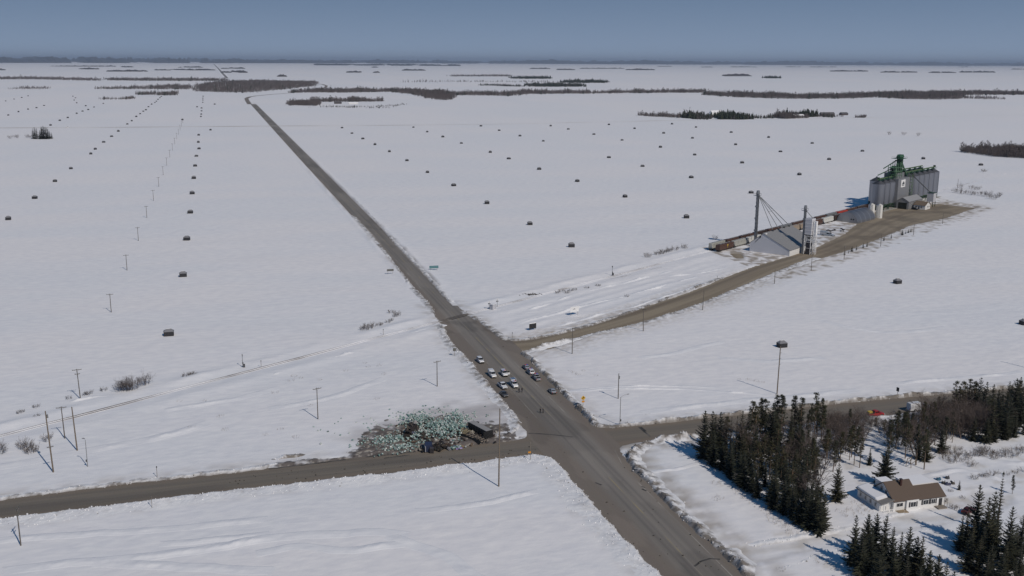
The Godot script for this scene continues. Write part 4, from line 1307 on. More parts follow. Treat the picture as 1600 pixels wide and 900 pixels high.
	p = a0 + ua * 101.0 + ub * 3.0
	var jk := [Vector2(0, 0), Vector2(5, -2.4), Vector2(-4.5, 2.0), Vector2(9, 1.2), Vector2(12, -3)]
	for i in jk.size():
		var at: Vector2 = p + jk[i]
		var im := thing("farm_implement", "dark farm implement lying in the snow by the arched shed, %s from the west" % ORD[i], "farm machine", P(at), i * 1.3, "implements by the arched shed")
		var f := MB.new()
		f.box(Vector3(0, 0.9, 0), Vector3(3.4, 0.2, 0.2)); f.box(Vector3(0.6, 0.8, 0.8), Vector3(0.2, 0.2, 1.8)); f.box(Vector3(-0.9, 1.1, 0), Vector3(1.1, 0.8, 1.0))
		obj("frame", f, mat("dark machine", 0.05, 0.045, 0.05, 0.6), im)
		for s in [-0.9, 0.9]: wheel(im, Vector3(0.4, 0.45, s), 0.45, 0.2)

func house() -> void:
	var o := thing("farmhouse", "white farmhouse with a brown roof among spruces south of the crossing", "house", Vector3(0, 0.05, 0))
	var wall := mat("white siding", 0.68, 0.7, 0.73, 0.6)
	var roof := tri_mat(mat("brown shingle", 0.115, 0.085, 0.066, 0.85).duplicate(), 0.6, 0.6, 0.6)
	roof.albedo_texture = noise_tex(0.08, 41, Color(0.86, 0.86, 0.86), Color(1.12, 1.1, 1.08), 512, 4)
	var snow := mat("snow on things", 0.8, 0.8, 0.82, 0.9)
	gable(o, "wall", 59.9, 66.9, 57.0, 65.9, 2.85, 6.1, 61.4, wall, roof)
	gable(o, "wing_wall", 67.0, 74.7, 59.6, 66.0, 2.7, 4.75, 62.8, wall, roof)
	var wn := MB.new()
	wn.box(Vector3(65.1, 1.2, 66.15), Vector3(3.6, 3.2, 0.5))
	obj("front_wall", wn, wall, o)
	window_on(o, Vector3(65.2, 1.65, 66.4), Vector3.RIGHT, 1.5, 1.25, true)
	window_on(o, Vector3(69.2, 1.6, 66.02), Vector3.RIGHT, 1.5, 1.15, true)
	window_on(o, Vector3(71.4, 1.6, 66.02), Vector3.RIGHT, 1.1, 1.15, true)
	window_on(o, Vector3(61.6, 1.75, 65.92), Vector3.RIGHT, 1.8, 0.9, false)
	window_on(o, Vector3(59.88, 4.3, 60.7), Vector3(0, 0, 1), 0.9, 1.2, false)
	window_on(o, Vector3(59.88, 4.0, 62.6), Vector3(0, 0, 1), 0.8, 1.0, false)
	var d := MB.new()
	d.box(Vector3(73.6, 1.1, 66.05), Vector3(0.95, 2.1, 0.08)); 
	obj("front_door", d, mat("dark shutter", 0.04, 0.04, 0.045, 0.6), o)
	d = MB.new()
	d.box(Vector3(72.7, 1.15, 66.04), Vector3(0.6, 2.2, 0.07))
	obj("door_sidelight", d, mat("white paint", 0.8, 0.8, 0.8, 0.4), o)
	d = MB.new()
	d.box(Vector3(73.2, 0.12, 66.9), Vector3(2.6, 0.3, 1.6))
	obj("doorstep", d, mat("grey deck", 0.22, 0.19, 0.16, 0.8), o)
	d = MB.new()
	d.box(Vector3(61.9, 0.16, 66.7), Vector3(2.8, 0.3, 1.5))
	obj("front_deck", d, mat("tan deck", 0.26, 0.2, 0.13, 0.8), o)
	var an := MB.new()
	an.xf = Transform3D()
	an.prism(PackedVector2Array([Vector2(56.4, -0.4), Vector2(59.85, -0.4), Vector2(59.85, 3.05), Vector2(56.4, 2.35)]), 55.8, 65.0)
	obj("porch_wall", an, wall, o)
	for i in 4: window_on(o, Vector3(56.38, 1.45, 57.2 + i * 2.1), Vector3(0, 0, 1), 0.75, 1.0, false)
	var pr := MB.new()
	pr.box(Vector3(58.0, 2.86, 60.6), Vector3(3.9, 0.14, 11.0), Basis(Vector3.BACK, 0.2))
	obj("porch_roof", pr, mat("grey roof sheet", 0.2, 0.19, 0.18, 0.7), o)
	var ps := MB.new()
	ps.xf = Transform3D(Basis(Vector3.BACK, 0.2), Vector3(57.95, 3.05, 60.0))
	ps.xf = ps.xf * Transform3D(Basis(Vector3(0, 0, 1), Vector3(0, 1, 0), Vector3(-1, 0, 0)), Vector3.ZERO)
	ps.loft([[-4.9, 1.5, 1.2, -0.12, 0.1], [-4.2, 1.85, 1.6, -0.12, 0.34], [3.2, 1.85, 1.6, -0.12, 0.36], [4.0, 1.6, 1.1, -0.12, 0.12]])
	obj("roof_snow", ps, snow, o)
	for x in [57.0, 58.6, 59.8]:
		var q := MB.new()
		q.box(Vector3(x, 1.1, 66.0), Vector3(0.14, 2.4, 0.14))
		obj("porch_post", q, mat("white paint", 0.8, 0.8, 0.8, 0.4), o)
	var rl := MB.new()
	rl.box(Vector3(58.4, 0.85, 66.05), Vector3(2.8, 0.1, 0.08))
	for i in 14: rl.box(Vector3(57.1 + i * 0.2, 0.45, 66.05), Vector3(0.06, 0.8, 0.06))
	obj("porch_railing", rl, mat("white paint", 0.8, 0.8, 0.8, 0.4), o)
	var ch := MB.new()
	ch.box(Vector3(63.9, 6.0, 62.6), Vector3(0.5, 2.0, 0.55))
	var chm := obj("chimney", ch, mat("chimney brick", 0.05, 0.02, 0.016, 0.85), o)
	var cc := MB.new()
	cc.box(Vector3(63.9, 7.06, 62.6), Vector3(0.66, 0.12, 0.7))
	obj("chimney_cap", cc, mat("dark machine", 0.05, 0.045, 0.05, 0.6), chm)
	var dm := MB.new()
	dm.box(Vector3(62.0, 3.6, 58.6), Vector3(3.0, 3.2, 3.0))
	obj("rear_dormer", dm, wall, o)
	var ds := MB.new()
	ds.box(Vector3(62.0, 5.35, 58.6), Vector3(3.3, 0.3, 3.3))
	obj("dormer_snow", ds, snow, o)
	var ex := MB.new()
	ex.box(Vector3(70.9, 2.0, 58.9), Vector3(7.4, 4.6, 5.2))
	obj("rear_wing", ex, wall, o)
	var es := MB.new()
	es.box(Vector3(70.9, 4.45, 59.0), Vector3(7.7, 0.36, 5.4))
	obj("rear_snow", es, snow, o)

func wreckage() -> void:
	var black := mat("charred black", 0.012, 0.012, 0.013, 0.7)
	var rust := mat("bent frame steel", 0.24, 0.2, 0.16, 0.7)
	# the box trailer lying on its side
	var o := thing("overturned_trailer", "black box trailer lying on its side next to the cross road", "trailer", Vector3(-26.4, 0.1, -14.6), deg_to_rad(-71))
	var m := MB.new()
	m.loft([[-5.0, 1.25, 1.2, 0.0, 2.5], [5.0, 1.3, 1.25, 0.0, 2.6]])
	obj("trailer_box", m, black, o)
	var t := MB.new()
	t.box(Vector3(0, 2.62, 0.1), Vector3(9.6, 0.07, 2.1))
	obj("top_panel", t, mat("grey torn panel", 0.3, 0.29, 0.28, 0.6), o)
	for i in 8:
		var q := MB.new()
		q.box(Vector3(-4.5 + i * 1.28, 1.3, 1.32), Vector3(0.1, 2.4, 0.06))
		obj("wall_rib", q, mat("black plastic", 0.02, 0.02, 0.02, 0.6), o)
	var dd := MB.new()
	dd.box(Vector3(5.2, 1.3, 1.5), Vector3(0.08, 2.4, 1.3), Basis(Vector3.UP, -0.7))
	obj("rear_door", dd, mat("black plastic", 0.02, 0.02, 0.02, 0.6), o)
	# its stripped chassis
	o = thing("trailer_chassis", "bare bent trailer chassis lying beside the overturned black trailer", "trailer", Vector3(-29.6, 0.2, -11.8), deg_to_rad(-64))
	for s in [-0.5, 0.5]:
		var q := MB.new()
		q.box(Vector3(0, 0.75, s * 1.1), Vector3(12.5, 0.4, 0.2), Basis(Vector3.BACK, 0.03 * s))
		obj("frame_rail", q, rust, o)
	for i in 9:
		var q := MB.new()
		q.box(Vector3(-5.6 + i * 1.4, 0.78, 0.1), Vector3(0.16, 0.18, 2.4), Basis(Vector3.UP, 0.12 * sin(i * 2.2)))
		obj("cross_member", q, rust, o)
	for i in 4: wheel(o, Vector3(3.2 + (i / 2) * 1.3, 0.6, 1.3 if i % 2 else -1.3), 0.52, 0.3)
	var dk := MB.new()
	for i in 7: dk.box(Vector3(-5.4 + i * 0.55, 1.1 + 0.25 * sin(i * 2.3), 0.2), Vector3(0.42, 0.08, 2.3), Basis.from_euler(Vector3(0.3, 0.25 * sin(i * 1.7), 0.2 * cos(i * 2.9))))
	obj("torn_deck", dk, mat("yellowed insulation", 0.24, 0.2, 0.12, 0.9), o)
	var sh := MB.new()
	sh.box(Vector3(0.4, 0.5, 1.7), Vector3(10.5, 1.0, 0.12), Basis(Vector3.RIGHT, -0.3))
	obj("side_sheet", sh, black, o)
	# the crushed tractor
	o = thing("wrecked_truck_tractor", "crushed dark blue truck tractor among teal bales at the road edge", "truck", Vector3(-44.0, 0.1, -6.2), deg_to_rad(75))
	m = MB.new()
	m.loft([[-2.2, 1.1, 0.9, 0.1, 2.2], [-0.6, 1.25, 1.1, 0.0, 2.7], [1.2, 1.2, 0.8, 0.0, 1.9], [2.4, 0.9, 0.6, 0.2, 1.2]])
	obj("cab", m, mat("dark blue paint", 0.025, 0.035, 0.075, 0.45), o)
	t = MB.new()
	t.box(Vector3(-1.9, 1.1, -0.9), Vector3(1.5, 1.7, 0.12), Basis(Vector3.UP, 0.3))
	obj("grey_panel", t, mat("pale grey panel", 0.5, 0.5, 0.51, 0.4), o)
	t = MB.new()
	t.box(Vector3(-2.6, 0.9, 1.1), Vector3(0.9, 1.6, 1.1), Basis(Vector3.BACK, 0.3))
	t.box(Vector3(0.4, 0.5, -1.5), Vector3(2.8, 0.8, 0.9), Basis(Vector3.UP, 0.4))
	obj("torn_bodywork", t, mat("dark machine", 0.05, 0.045, 0.05, 0.6), o)
	for e in [[-2.2, -1.5], [1.6, 1.4], [2.2, -1.2]]: wheel(o, Vector3(e[0], 0.55, e[1]), 0.52, 0.3)
	# the burst trailer that carried the bales
	o = thing("burst_trailer", "burst dark trailer lying in the middle of the scattered teal bales", "trailer", Vector3(-46.5, 0.1, -20.5), deg_to_rad(66))
	m = MB.new()
	m.loft([[-5.5, 1.2, 0.9, 0.0, 1.5], [-1.0, 1.5, 1.2, 0.0, 2.4], [3.0, 1.3, 1.0, 0.0, 2.0], [6.2, 0.8, 0.5, 0.0, 1.0]])
	obj("crumpled_box", m, mat("scorched brown", 0.03, 0.022, 0.018, 0.85), o)
	for i in 12:
		var q := MB.new()
		q.box(Vector3(-5.2 + i * 0.95 + rng.randf_range(-0.3, 0.3), 1.6 + rng.randf_range(-0.6, 0.8), rng.randf_range(-1.4, 1.4)), Vector3(rng.randf_range(0.6, 2.2), 0.07, rng.randf_range(0.5, 1.4)), Basis.from_euler(Vector3(rng.randf_range(-0.9, 0.9), rng.randf() * 3.0, rng.randf_range(-0.7, 0.7))))
		obj("torn_sheet", q, [black, mat("dark blue paint", 0.025, 0.035, 0.075, 0.45), mat("scorched brown", 0.03, 0.022, 0.018, 0.85), mat("grey torn panel", 0.3, 0.29, 0.28, 0.6)][[0, 2, 1, 0, 2, 3][i % 6]], o)
	for i in 8:
		var q := MB.new()
		q.tube(Vector3(-4.0 + i * 1.2, 0.3, rng.randf_range(-1.5, 1.5)), Vector3(-4.0 + i * 1.2 + rng.randf_range(-1, 1), 2.8 + rng.randf(), rng.randf_range(-1.0, 1.0)), 0.06, 0.05, 4)
		obj("bent_post", q, rust, o)
	# blue and violet scraps at the asphalt edge
	for i in 5:
		var c: Vector2 = [Vector2(-35.6, -4.6), Vector2(-36.6, -5.4), Vector2(-38.2, -4.4), Vector2(-34.2, -5.8), Vector2(-33.6, -25.5)][i]
		var s := thing("wreck_scrap", ["violet and white scrap at the cross road edge", "dark blue folded scrap beside the violet one", "grey crumpled scrap on the mud left of the violet one", "brown board scrap right of the violet one", "light blue sheet lying behind the bale heap"][i], "scrap", Vector3(c.x, 0.35, c.y), i * 1.1)
		var q := MB.new()
		q.box(Vector3.ZERO, Vector3(1.3, 0.5, 0.9), Basis.from_euler(Vector3(0.4, 0, 0.5))); q.box(Vector3(0.6, -0.05, 0.4), Vector3(0.9, 0.3, 0.7), Basis.from_euler(Vector3(-0.5, 0.4, 0)))
		var cc: Color = [Color(0.4, 0.33, 0.62), Color(0.03, 0.04, 0.1), Color(0.22, 0.22, 0.23), Color(0.16, 0.11, 0.07), Color(0.16, 0.24, 0.36)][i]
		obj("sheet", q, mat("scrap %d" % i, cc.r, cc.g, cc.b, 0.6), s)

func bales() -> void:
	var shapes := []
	for k in 5:
		var m := MB.new()
		var body: Color = [Color(0.15, 0.27, 0.245), Color(0.22, 0.33, 0.31), Color(0.42, 0.47, 0.45), Color(0.1, 0.14, 0.13), Color(0.15, 0.115, 0.085)][k]
		m.col = body
		m.loft([[-0.36, 0.2, 0.2, 0.03, 0.4], [-0.3, 0.25, 0.25, 0.0, 0.44], [-0.1, 0.26, 0.26, 0.0, 0.45]])
		m.col = [Color(0.42, 0.52, 0.49), Color(0.5, 0.57, 0.54), Color(0.6, 0.63, 0.61), Color(0.2, 0.26, 0.24), Color(0.24, 0.2, 0.16)][k]
		m.loft([[-0.1, 0.262, 0.262, 0.0, 0.452], [0.12, 0.262, 0.262, 0.0, 0.452]])
		m.col = body * (1.0 if k else 0.7)
		m.loft([[0.12, 0.26, 0.26, 0.0, 0.45], [0.3, 0.25, 0.25, 0.0, 0.44], [0.36, 0.2, 0.2, 0.03, 0.4]])
		shapes.append(m.done())
	var plastic := StandardMaterial3D.new()
	plastic.vertex_color_use_as_albedo = true
	plastic.roughness = 0.38
	plastic.resource_name = "bale wrap"
	# heaps: [centre, half axes, turn, height, count]
	var heaps := [[Vector2(-36.6, -18.9), Vector2(8.5, 9.0), 0.0, 2.2, 480], [Vector2(-43.0, -28.7), Vector2(6.5, 8.0), 0.2, 1.5, 260], [Vector2(-45.8, -18.0), Vector2(6.0, 6.5), 0.0, 1.1, 220], [Vector2(-31.0, -27.9), Vector2(5.5, 8.0), 0.0, 0.6, 150], [Vector2(-51.2, -16.2), Vector2(8.0, 5.5), 0.0, 0.4, 150], [Vector2(-50.9, -9.2), Vector2(8.0, 2.6), 0.0, 0.35, 110], [Vector2(-57.3, -15.7), Vector2(9.5, 4.5), 0.0, 0.2, 75], [Vector2(-38.4, -33.5), Vector2(12, 10), 0.0, 0.15, 80], [Vector2(-36.3, -4.7), Vector2(2.6, 1.6), 0.0, 0.5, 26], [Vector2(-45.9, -26.0), Vector2(24, 17), 0.0, 0.05, 80], [Vector2(-25.1, -28.1), Vector2(14, 12), 0.0, 0.05, 26], [Vector2(-57.7, -31.6), Vector2(14, 12), 0.0, 0.05, 16], [Vector2(-54.1, -5.4), Vector2(8.0, 1.3), 0.0, 0.1, 14]]
	var all := []
	for hp in heaps:
		for i in hp[4]:
			var q := Vector2(rng.randfn() * 0.45, rng.randfn() * 0.45)
			if q.length() > 1.25: q = q.normalized() * rng.randf()
			var p: Vector2 = hp[0] + q * hp[1]
			if (p - Vector2(-46.5, -20.5)).length() < 3.2 and rng.randf() < 0.8: continue
			if (p - Vector2(-44.0, -6.2)).length() < 2.4: continue
			if (p - Vector2(-26.4, -14.6)).length() < 5.0 or (p - Vector2(-29.6, -11.8)).length() < 3.5: continue
			var y: float = hp[3] * maxf(0.0, 1.0 - q.length_squared()) * rng.randf_range(0.5, 1.0) + 0.16
			var b := Basis.from_euler(Vector3(rng.randfn() * 0.4, rng.randf() * TAU, rng.randfn() * 0.5)).scaled(Vector3.ONE * rng.randf_range(0.5, 0.9))
			all.append([p.y + y * 2.0, Transform3D(b, Vector3(p.x, y + 0.12, p.y))])
	all.sort_custom(func(a, b): return a[0] > b[0])
	var split := mini(290, all.size())
	for i in split:
		var o := obj("wrapped_bale", shapes[[0, 1, 2, 0, 1, 2, 0, 1, 3][rng.randi() % 9]], plastic)
		o.transform = all[i][1]
		tag(o, "small teal and white wrapped bale among those strewn beside the cross road", "bale", "wrapped bales strewn over the verge")
	var root := thing("bale_heap", "mass of teal and white wrapped bales piled behind the strewn ones", "bales")
	root.set_meta("kind", "stuff")
	for k in 4:
		var own := []
		for i in range(split, all.size()):
			if [0, 1, 2, 0, 1, 3, 0, 2, 1, 2, 0, 1][(i * 7) % 12] == k: own.append(all[i][1])
		var mm := MultiMesh.new()
		mm.transform_format = MultiMesh.TRANSFORM_3D
		mm.mesh = shapes[k]
		mm.instance_count = own.size()
		for i in own.size(): mm.set_instance_transform(i, own[i])
		var o := MultiMeshInstance3D.new()
		o.name = "bales"; o.multimesh = mm; o.material_override = plastic
		o.set_meta("kind", "stuff")
		root.add_child(o, true)

func wreck_debris() -> void:
	var m := MB.new()
	for i in 300:
		var q := Vector2(rng.randfn(), rng.randfn()) * 0.5
		var p: Vector2 = [Vector2(-46, -20), Vector2(-41, -8), Vector2(-29, -13), Vector2(-45, -13), Vector2(-40, -24)][i % 5] + q * [Vector2(6, 7), Vector2(6, 4), Vector2(7, 6), Vector2(5, 6), Vector2(10, 6)][i % 5]
		if d_cross(p.x, p.y) < -1.5: continue
		m.col = [Color(0.02, 0.018, 0.017), Color(0.05, 0.035, 0.026), Color(0.03, 0.03, 0.035), Color(0.11, 0.08, 0.055), Color(0.3, 0.28, 0.24)][rng.randi() % 5]
		var s := rng.randf_range(0.25, 1.0)
		m.box(Vector3(p.x, 0.45 + rng.randf() * 0.5 * exp(-q.length_squared() * 2.0), p.y), Vector3(s * 1.6, 0.08 + s * 0.25, s * 0.8), Basis.from_euler(Vector3(rng.randfn() * 0.5, rng.randf() * 6.0, rng.randfn() * 0.5)))
	for i in 150:
		var q := Vector2(rng.randfn(), rng.randfn())
		var p: Vector2 = (Vector2(-41.3, -6.0) + q * Vector2(1.5, 0.9)) if i < 90 else (Vector2(-43.4, -16.2) + q * Vector2(1.6, 2.2))
		m.col = [Color(0.012, 0.011, 0.011), Color(0.022, 0.02, 0.02), Color(0.05, 0.04, 0.034)][i % 3]
		m.box(Vector3(p.x, 0.3 + rng.randf() * 1.3 * exp(-q.length_squared() * 0.5), p.y), Vector3(rng.randf_range(0.4, 1.6), rng.randf_range(0.08, 0.5), rng.randf_range(0.3, 0.9)), Basis.from_euler(Vector3(rng.randfn() * 0.7, rng.randf() * 6.0, rng.randfn() * 0.7)))
	tag(obj("wreck_debris", m, vcol), "dark splintered wreck pieces strewn between the teal bales", "debris", "", "stuff")

func crash_ground() -> void:  # churned earth, snow and soot between the bales
	var x0 := -100.0; var z0 := -40.0; var st := 0.45
	var nx := int(92.0 / st); var nz := int(40.0 / st)
	var pos := PackedVector3Array(); var col := PackedColorArray()
	for j in nz:
		for i in nx:
			var x := x0 + i * st; var z := z0 + j * st
			var edge := -9.0 - 24.0 * smoothstep(-74.0, -50.0, x) + 10.0 * smoothstep(-34.0, -20.0, x)
			var s := smoothstep(edge - 5.0, edge + 7.0, z + 6.0 * n2.get_noise_2d(x * 0.7, z * 0.7))
			s *= smoothstep(-98.0, -84.0, x) * smoothstep(-12.0, -20.0, x)
			var road := d_cross(x, z)
			var g := n2.get_noise_2d(x * 1.6, z * 1.6); var f := n2.get_noise_2d(x * 5.0, z * 5.0)
			var y := field_h(x, z) + s * (0.32 + 0.35 * g + 0.22 * f + 0.2 * cell.get_noise_2d(x, z)) - 0.25 * (1.0 - s)
			y = lerpf(-0.15, y, smoothstep(-1.5, 2.5, road))
			var c := Color(0.84, 0.845, 0.865)
			var soot := Vector2((x + 44.0) / 24.0, (z + 20.0) / 15.0).length()
			c = c.lerp(Color(0.36, 0.32, 0.3), 0.65 * smoothstep(1.4, 0.4, soot + 0.4 * g))
			var mud := clampf(s * 1.4 - 0.25 + g * 1.6 + 0.5 * smoothstep(7.0, 0.0, road) * smoothstep(-85.0, -60.0, x) - 0.35 * smoothstep(-60.0, -75.0, x), 0, 1)
			c = c.lerp(Color(0.12, 0.096, 0.078), mud * 0.94)
			if f > 0.28: c = c.lerp(Color(0.06, 0.05, 0.045), s * 0.7)
			elif f < -0.3: c = c.lerp(Color(0.6, 0.55, 0.46), s * 0.5)
			pos.append(Vector3(x, y, z)); col.append(c)
	tag(obj("churned_ground", grid_mesh(nx, nz, pos, col), snow_mat), "", "", "", "structure")

var ELEV: Vector2 = Vector2(406.7, -407.2)
var SHED: Vector2 = Vector2(203.7, -268.8)
var T2: Vector2 = Vector2(231.1, -255.2)

func _ready() -> void:
	rng.seed = 7
	var cam := Camera3D.new()
	cam.name = "camera"
	cam.position = Vector3(-98.42, 110.0, 268.69)
	cam.rotation_degrees = Vector3(-12.493, -16.093, 0.286)
	cam.fov = 31.417
	cam.near = 1.0
	cam.far = 200000.0
	add_child(cam)
	var env := Environment.new()
	env.background_mode = Environment.BG_SKY
	var sm := ProceduralSkyMaterial.new()
	sm.sky_top_color = Color(0.19, 0.38, 0.565)
	sm.sky_horizon_color = Color(0.655, 0.738, 0.85)
	sm.sky_curve = 0.06
	sm.sky_energy_multiplier = 1.0
	sm.ground_bottom_color = Color(0.6, 0.62, 0.66)
	sm.ground_horizon_color = Color(0.62, 0.66, 0.72)
	sm.sun_angle_max = 2.0
	env.sky = Sky.new()
	env.sky.sky_material = sm
	env.tonemap_mode = Environment.TONE_MAPPER_LINEAR
	env.tonemap_exposure = 0.645
	env.sdfgi_enabled = true; env.ssao_enabled = true; env.ssil_enabled = true
	env.fog_enabled = true
	env.fog_density = 0.000025
	env.fog_light_color = Color(0.78, 0.86, 0.97)
	var we := WorldEnvironment.new()
	we.name = "world_environment"
	we.environment = env
	add_child(we)
	var sun := DirectionalLight3D.new()
	sun.name = "sun"
	sun.light_energy = 1.3
	sun.light_color = Color(1.0, 0.96, 0.912)
	sun.light_angular_distance = 0.53
	sun.shadow_enabled = true
	sun.rotation_degrees = Vector3(-42, 19, 0)
	add_child(sun)

	n1.seed = 3; n1.frequency = 0.011; n1.fractal_octaves = 4
	n2.seed = 8; n2.frequency = 0.09; n2.fractal_octaves = 4
	cell.seed = 5; cell.frequency = 0.75; cell.noise_type = FastNoiseLite.TYPE_CELLULAR; cell.cellular_return_type = FastNoiseLite.RETURN_DISTANCE
	vcol = StandardMaterial3D.new()
	vcol.resource_name = "matt colours"; vcol.vertex_color_use_as_albedo = true; vcol.roughness = 0.85
	snow_mat = StandardMaterial3D.new()
	snow_mat.resource_name = "snow"
	snow_mat.vertex_color_use_as_albedo = true
	snow_mat.roughness = 0.75
	tri_mat(snow_mat, 1.0 / 150.0, 1.0 / 70.0, 1.0 / 70.0)
	snow_mat.albedo_texture = noise_tex(0.01, 21, Color(0.925, 0.93, 0.942), Color(1.0, 0.998, 0.992), 2048, 7)
	var wisps: FastNoiseLite = (snow_mat.albedo_texture as NoiseTexture2D).noise
	wisps.domain_warp_enabled = true; wisps.domain_warp_amplitude = 60.0; wisps.domain_warp_frequency = 0.006
	snow_mat.normal_enabled = true
	snow_mat.normal_texture = bump_tex(0.012, 22, 5.0, 2048, 7)
	snow_mat.normal_scale = 0.32

	# ---- the ground as one sheet out to the horizon
	var xs := lines([[-190.0, 200.0, 1.3], [200.0, 520.0, 2.2]], -70000.0, 70000.0)
	var zs := lines([[-450.0, -210.0, 2.4], [-210.0, 105.0, 1.3]], -70000.0, 3000.0)
	var pos := PackedVector3Array(); var col := PackedColorArray()
	for z in zs:
		for x in xs:
			var t := terrain(x, z)
			pos.append(Vector3(x, t[0], z)); col.append(t[1])
	tag(obj("snow_field", grid_mesh(xs.size(), zs.size(), pos, col), snow_mat), "snow covered prairie reaching to the horizon", "", "", "structure")
	roads()
	railway()
	crash_ground()
	banks()
	clod_heap()
	drifts()
	far_land()
	elevator()
	storage_site()
	house()
	trains()
	wreckage()
	bales()
	wreck_debris()
	traffic()
	poles_and_signs()
	huts()
	trees()
	shrubs()

func roads() -> void:
	var asphalt := StandardMaterial3D.new()
	asphalt.resource_name = "salted asphalt"; asphalt.vertex_color_use_as_albedo = true; asphalt.roughness = 0.8
	tri_mat(asphalt, 0.11, 0.11, 0.11)
	asphalt.albedo_texture = noise_tex(0.05, 31, Color(0.8, 0.8, 0.8), Color(1.08, 1.07, 1.06), 1024, 6)
	var dirt := StandardMaterial3D.new()
	dirt.resource_name = "gravel"; dirt.vertex_color_use_as_albedo = true; dirt.roughness = 0.95
	tri_mat(dirt, 0.09, 0.09, 0.09)
	dirt.albedo_texture = noise_tex(0.06, 33, Color(0.78, 0.78, 0.78), Color(1.08, 1.08, 1.08), 1024, 6)
	var main_paint := func(x: float, z: float, u: float, _a: float) -> Color:
		var c := Color(0.222, 0.204, 0.182)
		var lane := 0.0
		for t in [-2.6, -1.1, 1.1, 2.6]: lane = maxf(lane, exp(-pow((absf(x + 0.4) * signf(x + 0.4) - t) / 0.45, 2)))
		c = c.lerp(Color(0.165, 0.153, 0.14), lane * 0.85)
		var streak := n2.get_noise_2d(x * 3.5, z * 0.06)
		c = c.lerp(Color(0.28, 0.255, 0.225), clampf(0.35 + streak * 1.3, 0, 1) * 0.75)
		c = c.lerp(Color(0.21, 0.175, 0.143), 0.7 * smoothstep(3.6, 7.0, absf(x)))
		var patch := n1.get_noise_2d(x * 2.0, z * 0.7)
		if patch > 0.16: c = c * 0.84
		elif patch < -0.2: c = c * 1.12
		if z < -132.0 and z > -150.0: c = c * (1.0 - 0.25 * smoothstep(0.0, 0.2, n2.get_noise_2d(x, z * 0.3) + 0.1))
		c.a = 1.0
		return c
	var o := strip("highway", [Vector2(-1.2, 140), Vector2(-1.2, 60), Vector2(-0.8, -60), Vector2(-1.0, -130), Vector2(-1.6, -200), Vector2(-0.3, -340), Vector2(0, -2452)], [11.5, 11.5, 12.6, 13.0, 7.2, 6.6, 6.8], 0.012, 2.5, 48, main_paint, asphalt)
	tag(o, "straight grey highway running away between the snow fields", "", "", "structure")
	var line := func(x: float, z: float, _u: float, _a: float) -> Color:
		return Color(0.222, 0.204, 0.182).lerp(Color(0.34, 0.28, 0.15), clampf(0.3 + 1.5 * n2.get_noise_2d(x * 2.0, z * 0.8), 0.0, 0.85))
	var white := func(x: float, z: float, _u: float, _a: float) -> Color:
		return Color(0.222, 0.204, 0.182).lerp(Color(0.4, 0.38, 0.34), clampf(0.1 + 1.6 * n2.get_noise_2d(x * 2.0, z * 0.7), 0.0, 0.9))
	strip("centre_line", [Vector2(-1.0, 140), Vector2(-0.9, 14)], [0.13, 0.13], 0.02, 1.0, 1, line, vcol, o)
	strip("centre_line", [Vector2(-0.7, -20), Vector2(-0.8, -170), Vector2(-0.1, -340), Vector2(0, -900)], [0.13, 0.13, 0.13, 0.13], 0.02, 1.0, 1, line, vcol, o)
	strip("edge_line", [Vector2(5.2, 110), Vector2(5.4, 22), Vector2(8.0, 8)], [0.1, 0.1, 0.1], 0.02, 1.0, 1, white, vcol, o)
	strip("edge_line", [Vector2(4.6, -20), Vector2(4.6, -88)], [0.09, 0.09], 0.02, 1.0, 1, white, vcol, o)
	strip("edge_line", [Vector2(-5.6, -24), Vector2(-5.2, -170), Vector2(-3.6, -340)], [0.09, 0.09, 0.09], 0.02, 1.0, 1, white, vcol, o)
	var tar := func(x: float, z: float, _u: float, _a: float) -> Color:
		return Color(0.14, 0.128, 0.115).lerp(Color(0.03, 0.03, 0.03), clampf(0.6 + 1.2 * n2.get_noise_2d(x * 2.0, z * 2.0), 0, 1))
	for s in [[Vector2(-12.1, -11.6), Vector2(-8.7, -10.1), Vector2(-5.7, -8.7), Vector2(-0.2, -5.0)], [Vector2(22.3, -8.0), Vector2(22.3, -4.5), Vector2(22.4, 0.7)], [Vector2(22.9, -7.8), Vector2(22.9, -3.7)], [Vector2(-27.9, 57.9), Vector2(-26.7, 57.2), Vector2(-25.6, 56.8)], [Vector2(4.7, 35.9), Vector2(5.3, 37.4)], [Vector2(5.2, 34.3), Vector2(5.8, 35.4)], [Vector2(-0.8, 78.4), Vector2(1.7, 76.6), Vector2(4.3, 76.0), Vector2(6.3, 76.9)], [Vector2(-5.7, 28.7), Vector2(-4.7, 30.7)], [Vector2(-62.2, -5.6), Vector2(-55.2, -5.7), Vector2(-47.7, -6.0)], [Vector2(-89.2, -3.8), Vector2(-78.8, -4.3), Vector2(-68.0, -5.2)], [Vector2(-57.4, -3.3), Vector2(-50.0, -3.8)]]:
		var w := []
		for i in s.size(): w.append(0.28)
		strip("tar_streak", s, w, 0.024, 0.6, 2, tar, vcol, o)
	var cross_paint := func(x: float, z: float, u: float, _a: float) -> Color:
		var mid := (table(north, x) + table(south, x)) * 0.5
		var q := z - mid
		var c := Color(0.2, 0.175, 0.143)
		var lane := 0.0
		for t in [-2.5, -0.9, 0.9, 2.5]: lane = maxf(lane, exp(-pow((q - t) / 0.45, 2)))
		c = c.lerp(Color(0.24, 0.21, 0.17), lane * 0.5)
		var streak := n2.get_noise_2d(x * 0.06, z * 3.5)
		c = c.lerp(Color(0.155, 0.14, 0.12), clampf(0.3 + streak * 1.4, 0, 1) * 0.75)
		c = c.lerp(Color(0.235, 0.19, 0.145), 0.6 * smoothstep(3.2, 5.5, absf(q)))
